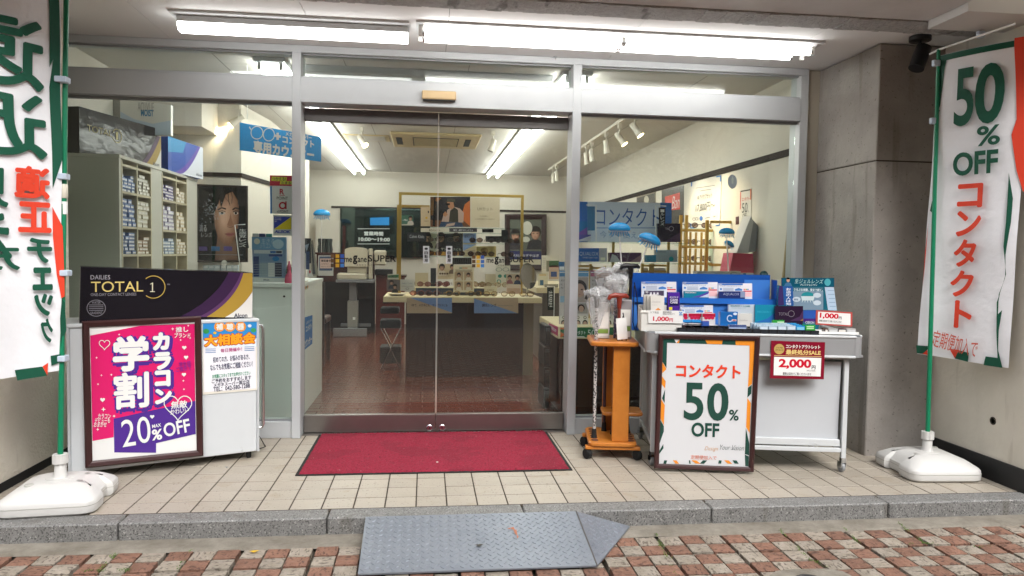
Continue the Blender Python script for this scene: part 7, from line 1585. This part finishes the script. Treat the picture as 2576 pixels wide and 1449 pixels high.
for i, (px, c, lab, txt) in enumerate((((72, 235, 186, 372), '#2f7ab8', 'blue swirl carton beside the pale blue window sign', None), ((72, 372, 224, 438), '#5a58a8', 'violet lens carton lying on the window shelf', None), ((905, 258, 1135, 448), '#2a1c30', 'very dark plum carton on the upper window shelf', 'TOTAL 1'), ((68, 510, 306, 648), '#1c58a4', 'bright blue carton on the lower window shelf', 'AQUALOX'), ((308, 510, 388, 648), '#a5a7b0', 'grey carton end beside the bright blue carton', None), ((415, 555, 738, 652), '#5a3f58', 'plum lens carton on the lower window shelf', 'TOTAL 1'), ((790, 580, 888, 652), '#2a7294', 'small teal carton on the lower window shelf', None), ((888, 528, 1106, 652), '#8d99a2', 'grey blue carton with a teal seal on the lower window shelf', None))):
    T, G = card('lens_carton', lab, 'carton', DE, px, 5.74 if i > 2 else 5.78, .06, c, gloss=True); x0, y0, x1, y1 = px
    if i == 0: G.zp([(x0, y1), (x1, y1), (x1, y0+60)], '#7a58b0', 1); G.zd(x0+15, y0+50, 4, 4, '#8fc0dc', 2, ring=.2)
    if i == 1: G.zp([(x0, y1), (x1, y1), (x1, y0+10)], '#d2d4e2', 1)
    if i == 2: G.zt('TAL', 982, 300, 1020, 322, '#a59aa8', -.01, 2); G.zd(1042, 312, 6, 6, '#a59aa8', 2, ring=.14); G.zp([(x0+60, y1), (x1, y1), (x1, y0+90)], '#4c3350', 1)
    if i == 3: G.zt('AQUALOX', 74, 548, 300, 592, '#b9c8e2', -.01, 2); G.zt('ONE DAY UV', 140, 598, 292, 614, '#b9c8e2', 0, 2)
    if i == 4: G.zp([(322, 635), (370, 635), (370, 605), (322, 605)], '#d8d8c6', 1)
    if i == 5: G.zt('TOTAL 1', 490, 575, 600, 605, '#a0919e', -.01, 2); G.zp([(620, 652), (738, 652), (738, 575)], '#8a6a74', 1); G.zp([(415, 652), (530, 652), (480, 585), (440, 570)], '#b5b6ba', 1)
    if i == 7: G.zd(1042, 620, 6, 6, '#1f8a94', 2); G.zt('CRUISE', 905, 540, 985, 556, '#6a747c', 0, 2)
    G.done()
flag('small black lens flag hanging before the very dark plum carton', DE, [(918, 300), (980, 300), (985, 98), (915, 96)], 5.70, 'ールレンズ', [(990, 82), (885, 75), (888, 445)])
flag('small blue jelly lens flag at the end of the pale blue window sign', DE, [(192, 330), (265, 330), (265, 85), (185, 85)], 5.70, None, [(180, 70), (278, 72), (276, 445)], '#2a6a98')
# low brass racks under the shelves
for (x0, y0, x1, y1, lab) in ((80, 670, 220, 800, 'low brass easel frame under the window shelf beside the mullion'), (230, 690, 365, 800, 'low brass easel frame under the window shelf, the inner one'), (745, 665, 830, 830, 'low brass easel frame beside the black 生感覚 flag'), (850, 665, 1010, 830, 'low brass easel frame under the window shelf, wall side')):
    a = planey(6.2).P(*DE(x0, y1)); b = planey(6.2).P(*DE(x1, y0)); T = thing('brass_easel', lab, 'easel', V(((a.x+b.x)/2, 6.2, lz)))
    for x in (a.x, b.x): bx(T, 'upright', gold, x-.01, x+.01, 6.19, 6.21, lz+.0005, b.z)
    for z in (b.z-.02, (a.z+b.z)/2): bx(T, 'bar', gold, a.x+.0105, b.x-.0105, 6.192, 6.208, z-.009, z+.009)
    bx(T, 'tray_card', cream, a.x+.015, b.x-.015, 6.212, 6.22, lz+.01, b.z-.04)
# balloons and the black flag behind the cane stand
def at6(x, y, Y): return planey(Y).P(*D6(x, y))
c1 = at6(392, 1040, 4.80); balloon('blue jellyfish balloon with level bell above the bagged canes', c1, .076, 0, tuple(planey(4.80).P(*DE(546, 815))))
c2 = at6(637, 1132, 4.78); balloon('blue jellyfish balloon with tilted bell beside the level one', c2, .080, 0, tuple(planey(4.78).P(*DE(662, 835))), tilt=.38)
flag('small black 生感覚 flag on a stick behind the black cane', DE, [(556, 828), (652, 828), (648, 708), (566, 702)], 4.79, '生感覚', [(660, 680), (530, 695), (548, 840)])
c3 = at6(1265, 1068, 5.6); balloon('small blue balloon above the pink and grey stand', c3, .066, 0, tuple(at6(1278, 1385, 5.6)))
c4 = at6(1285, 1163, 5.62); balloon('small blue balloon hanging below another on the same stick', c4, .045, 0, tuple(at6(1280, 1388, 5.62)), tilt=.5)
# brass eyewear racks by the wall
for ri, (posts, ytop, bars, x0, x1, Y, lab) in enumerate((((892, 938), 925, (1050, 1185, 1320), 880, 1150, 6.75, 'tall brass eyewear rack against the side wall with the dark rail'), ((1107, 1310), 965, (978, 1185, 1328), 1107, 1310, 6.35, 'square brass eyewear rack nearer the window than the tall one'))):
    pl = planey(Y); T = thing('eyewear_rack', lab, 'rack', V((pl.P(*D6((x0+x1)/2, 1200)).x, Y, 0)))
    for x in posts: p = pl.P(*D6(x, ytop)); bx(T, 'post', gold, p.x-.013, p.x+.013, Y-.013, Y+.013, lz+.001, p.z)
    a, b = pl.P(*D6(x0, 1200)).x, pl.P(*D6(x1, 1200)).x
    for y in bars:
        z = pl.P(*D6(1000, y)).z; bx(T, 'bar', gold, a+.0135, b-.0135, Y-.0135, Y-.03, z-.012, z+.012)
        if ri == 0:
            for k in range(4): bx(T, 'slat', gold, a+.05+k*.055, a+.07+k*.055, Y+.02, Y+.03, z-.16, z-.015)
            bx(T, 'glass_shelf', g_shelf, a, b, Y-.011, Y+.15, z+.0125, z+.019)
            for k in range(2): put_specs('spectacles on the tall brass rack by the side wall', (a+.12+k*.17, Y+.03, z+.0225), .1, 1.15, 'spectacles on the tall brass rack')
# posters on the side wall with the dark rail
PRW = Plane((XR-.004, 0, 0), (0, -1, 0))
T, G = card('wall_poster', 'blue cornered 17,800円 eye care set poster on the side wall with the dark rail', 'poster', D6, [(968, 1035), (1210, 1012), (1222, 600), (975, 645)], PRW, .006, '#d0cdc6')
for qd in ([(968, 1035), (1005, 1032), (1005, 1024), (978, 1024), (978, 990), (969, 992)], [(1210, 1012), (1175, 1015), (1176, 1006), (1204, 1002), (1206, 965), (1212, 966)], [(975, 645), (1012, 638), (1012, 648), (985, 654), (984, 690), (974, 692)], [(1222, 600), (1180, 607), (1180, 618), (1212, 613), (1210, 652), (1221, 650)]): G.zp(qd, '#2a66ac', 1)
G.zt('アイケアセット', 1045, 752, 1148, 792, '#2a2a30', .0, 2); G.zd(1034, 784, 2, 4, '#2a2a30', 2, ring=.4); G.zt('17,800円～', 1015, 822, 1170, 895, '#2a2c34', .0, 2); G.zl([(1015, 705), (1172, 682)], 1.5, '#7a7a78', 2); G.zl([(1048, 728), (1140, 714)], 1.5, '#7a7a78', 2); G.zd(1000, 958, 4, 4, '#3a3a40', 2, ring=.2); G.zd(1020, 955, 4, 4, '#3a3a40', 2, ring=.2); G.zd(1058, 952, 4, 6, '#3a6ab0', 2); G.zl([(1090, 950), (1130, 942)], 2, '#6a6a6c', 2); G.zl([(1155, 940), (1175, 935)], 2, '#6a6a6c', 2); G.done()
T, G = card('wall_poster', 'black wall panel with a red script logo on the railed side wall', 'poster', D6, [(735, 1010), (912, 985), (915, 682), (735, 722)], PRW, .008, '#2a2624', gloss=True); G.zp([(765, 890), (885, 878), (884, 740), (762, 775)], '#c22a24', 1); G.zt('Ban', 820, 770, 882, 870, '#e2dcd8', -.01, 2, shear=.3); G.done()
T, G = card('wall_poster', 'grey oval brand panel on the side wall with the dark rail beside the black panel', 'poster', D6, [(530, 990), (685, 985), (686, 725), (530, 765)], PRW, .008, '#8d8474'); G.zp([(535, 985), (680, 980), (680, 745), (535, 785)], '#4a4640', 1); G.zd(612, 800, 6, 10, '#b9b2a2', 2); G.done()
T, G = card('wall_poster', 'narrow コンタクト 50% OFF poster on the side wall with the dark rail', 'poster', D6, [(1370, 1020), (1462, 1002), (1468, 710), (1378, 727)], PRW, .004, '#d2cec6'); G.zp([(1378, 727), (1468, 710), (1467, 722), (1378, 738)], '#3a3a36', 1); G.zp([(1456, 800), (1466, 798), (1468, 712), (1458, 714)], '#c8622a', 2); G.zp([(1374, 880), (1380, 878), (1384, 735), (1377, 737)], '#c8462a', 2); G.zt('コンタクト', 1390, 778, 1452, 808, '#c23a2c', .02, 3); G.zt('50', 1392, 825, 1436, 905, '#2a332f', .0, 3); G.zt('%', 1437, 885, 1446, 902, '#2a332f', 0, 3); G.zt('OFF', 1396, 912, 1428, 950, '#2a332f', 0, 3); G.done()
T, G = card('wall_notice', 'small dark red notice beside the narrow 50% OFF poster', 'notice', D6, [(1337, 1003), (1362, 1000), (1362, 935), (1338, 940)], PRW, .004, '#4a2022'); G.done()
T, G = card('paper_sign', 'round white arrow sticker on the pane behind the cart', 'sticker', D6, [(1312+38*math.cos(i*.4488), 652-58*math.sin(i*.4488)) for i in range(14)], Plane((0, 4.967, 0), (1, 0, 0)), .0008, mat('pale sticker film', '#c2c2d0', .3)); G.zp([(1300, 640), (1324, 640), (1312, 605)], '#e4e2e2', 1); G.zp([(1305, 670), (1319, 670), (1319, 640), (1305, 640)], '#e4e2e2', 1); G.done()
# pink and grey promotional stand
pg = planey(5.75)
PG = thing('promo_stand', 'grey and white folded promo stand on a pink box by the wall', 'stand', V((pg.P(*D6(1400, 1380)).x, 5.85, lz)))
mb = MB(); mb.prism([pg.P(*D6(*p)) for p in ((1275, 1445), (1490, 1445), (1480, 1240), (1318, 1233))], (0, .2, 0), mat('crimson card', '#a82846', .4)); mb.build('pink_box', PG)
mb = MB(); mb.prism([pg.P(*D6(*p)) for p in ((1345, 1232), (1440, 1236), (1482, 985), (1465, 930))], (0, .16, 0), mat('pale grey card', '#b5b2b0', .5)); mb.build('white_panel', PG)
mb = MB(); mb.prism([pg.P(*D6(*p))+V((0, .02, 0)) for p in ((1441, 1232), (1510, 1220), (1530, 1010), (1484, 960))], (0, .14, 0), mat('mid grey card', '#85868a', .5)); mb.build('grey_panel', PG)
LB_ = thing('leaning_board', 'thin tan board leaning in the window corner by the jamb', 'board', V((2.5, 5.2, 0))); pq = planey(5.2)
mb = MB(); mb.prism([pq.P(*D6(*p)) for p in ((1700, 1700), (1745, 1700), (1792, 860), (1782, 860))], (0, .02, 0), mat('tan board', '#a08a5a', .5)); mb.build('board', LB_)
# boxes on the window counter seen above the blue display
for i, (px, c, lab) in enumerate((((820, 22, 1280, 420), '#a9a7a4', 'long grey carton with a large S on the window counter'), ((1281, 42, 1425, 420), '#b3b1ac', 'short grey carton beside the long S carton'))):
    T, G = card('lens_carton', lab, 'carton', D5, px, 5.60, .1, c); 
    if i == 0: G.zt('S', 1168, 30, 1240, 110, '#7d7872', -.02)
    else: G.zp([(1305, 62), (1335, 62), (1335, 42), (1305, 42)], '#3a5a88', 1); G.zt('sensitive', 1305, 80, 1412, 100, '#a07a74', -.01)
    G.done()
T, G = card('shelf_sign', 'round teal seal sign behind the blue display', 'sign', D5, [(1525+44*math.cos(i*.4488), 58-42*math.sin(i*.4488)) for i in range(14)], 5.3, .004, '#1d5c66'); G.zt('即納', 1500, 40, 1550, 62, '#9ec4c4', .0); bx(T, 'stalk', black_pl, planey(5.31).P(*D5(1525, 60)).x-.004, planey(5.31).P(*D5(1525, 60)).x+.004, 5.306, 5.314, lz-.09, planey(5.31).P(*D5(1525, 60)).z); G.done()

# ================================================================== ACROSS THE STREET (seen only as reflections in the glass)
OB = thing('opposite_building', 'four storey pale building across the street', 'building', (2, -16, 0))
ow = mat('opposite building render', '#8d8a84', .8, var=.1, vscale=1); dkg = mat('dark window glass', '#20262a', .1)
bx(OB, 'wall', ow, -28, 30, -24, -14, ZS, 11)
for f in range(4):
    for i in range(14): bx(OB, 'window', dkg, -26+i*4, -23.4+i*4, -14.02, -13.985, .9+f*2.8, 2.6+f*2.8)
OS = thing('shop_sign', 'white lettered sign board across the street', 'sign', (6.9, -13.6, 3.8)); bx(OS, 'board', ink('#e2e2e0'), 5.3, 8.5, -13.95, -13.7, 4.0, 4.8)
ps = Plane((6.9, -13.69, 4.4), (-1, 0, 0)); ps.n = V((0, 1, 0)); G = Print(ps, OS, 'lettering', base=.01, step=.01); G.text('教室のトライ', -1.2, -.2, 1.2, .22, '#22304a', .03); G.done()
tl_m = mat('street tree leaf', '#2c4a1f', .6, col2='#41632b', vscale=3); bark = mat('street tree bark', '#4a3d32', .9, bump=.5, bscale=30)
def tree(lab, x, y, h, seed):
    rd = random.Random(seed); T = thing('street_tree', lab, 'tree', (x, y, ZS), 0, 'trees along the road')
    mb = MB(); mb.tube([(x, y, ZS), (x+.05, y, 1.2), (x, y+.05, 2.4), (x+.1, y, h*.7)], [.17, .13, .11, .05], 10, bark)
    for i in range(9):
        a = rd.uniform(0, 6.28); z = rd.uniform(2.3, h*.65); L = rd.uniform(.9, 1.7); mb.tube([(x, y, z), (x+L*.5*math.cos(a), y+L*.5*math.sin(a), z+.5), (x+L*math.cos(a), y+L*math.sin(a), z+.8)], [.05, .035, .015], 6, bark)
    mb.build('trunk', T, smooth=True); mb = MB(); cl = [V((x+rd.gauss(0, .95), y+rd.gauss(0, .95), rd.uniform(2.8, h))) for _ in range(34)]
    for c in cl:
        for _ in range(85):
            p = c+V((rd.gauss(0, .3), rd.gauss(0, .3), rd.gauss(0, .24))); e = V((rd.uniform(-1, 1), rd.uniform(-1, 1), rd.uniform(-.6, .6))).normalized()*.075; g = e.cross(V((rd.uniform(-1, 1), rd.uniform(-1, 1), 1))).normalized()*.04
            mb.add([p-e, p+g, p+e, p-g], [(0, 1, 2, 3)], tl_m)
    o = mb.build('crown', T, fix=False); o['kind'] = 'stuff'
tree('leafy street tree at the road kerb facing the flag with mirrored writing', -3.4, -3.4, 5.6, 1); tree('leafy street tree at the road kerb opposite the sliding doors', .9, -3.3, 5.9, 2); tree('leafy street tree at the road kerb opposite the pillar', 5.2, -3.5, 5.4, 3)

# ---- moss and weeds in the paver joints
mo = MB(); rd = random.Random(11); mg = mat('joint moss', '#3f5a1c', .9, col2='#5d7a2a', vscale=60)
lines = [((290, 1396), (247, 1442)), ((1648, 1343), (1672, 1390)), ((1672, 1390), (1700, 1449)), ((1962, 1336), (2049, 1423)), ((2119, 1329), (2165, 1373)), ((2262, 1319), (2330, 1372)), ((2290, 1371), (2370, 1369)), ((2040, 1410), (2080, 1430)), ((200, 1440), (330, 1436)), ((2450, 1380), (2500, 1377)), ((480, 1385), (440, 1449))]
for (a, b) in lines:
    n_ = int(math.hypot(b[0]-a[0], b[1]-a[1])*1.6)
    for i in range(n_):
        t = rd.random()
        if math.sin(t*9+a[0]) < -.35: continue
        p = onz(a[0]+(b[0]-a[0])*t, a[1]+(b[1]-a[1])*t, ZS-.006)+V((rd.gauss(0, .0055), rd.gauss(0, .0055), rd.uniform(0, .010))); s_ = rd.uniform(.0025, .0065); an = rd.uniform(0, 6.28); e = V((math.cos(an), math.sin(an), rd.uniform(.1, .8)))*s_; g = V((-math.sin(an), math.cos(an), 0))*s_*.6
        mo.add([p-e*.3, p+g, p+e, p-g], [(0, 1, 2, 3)], mg)
o = mo.build('moss', None, fix=False); o['kind'] = 'stuff'; o['label'] = 'green moss and small weeds growing in the paver joints'; o['category'] = 'moss'
bpy.data.scenes.remove(TS_)
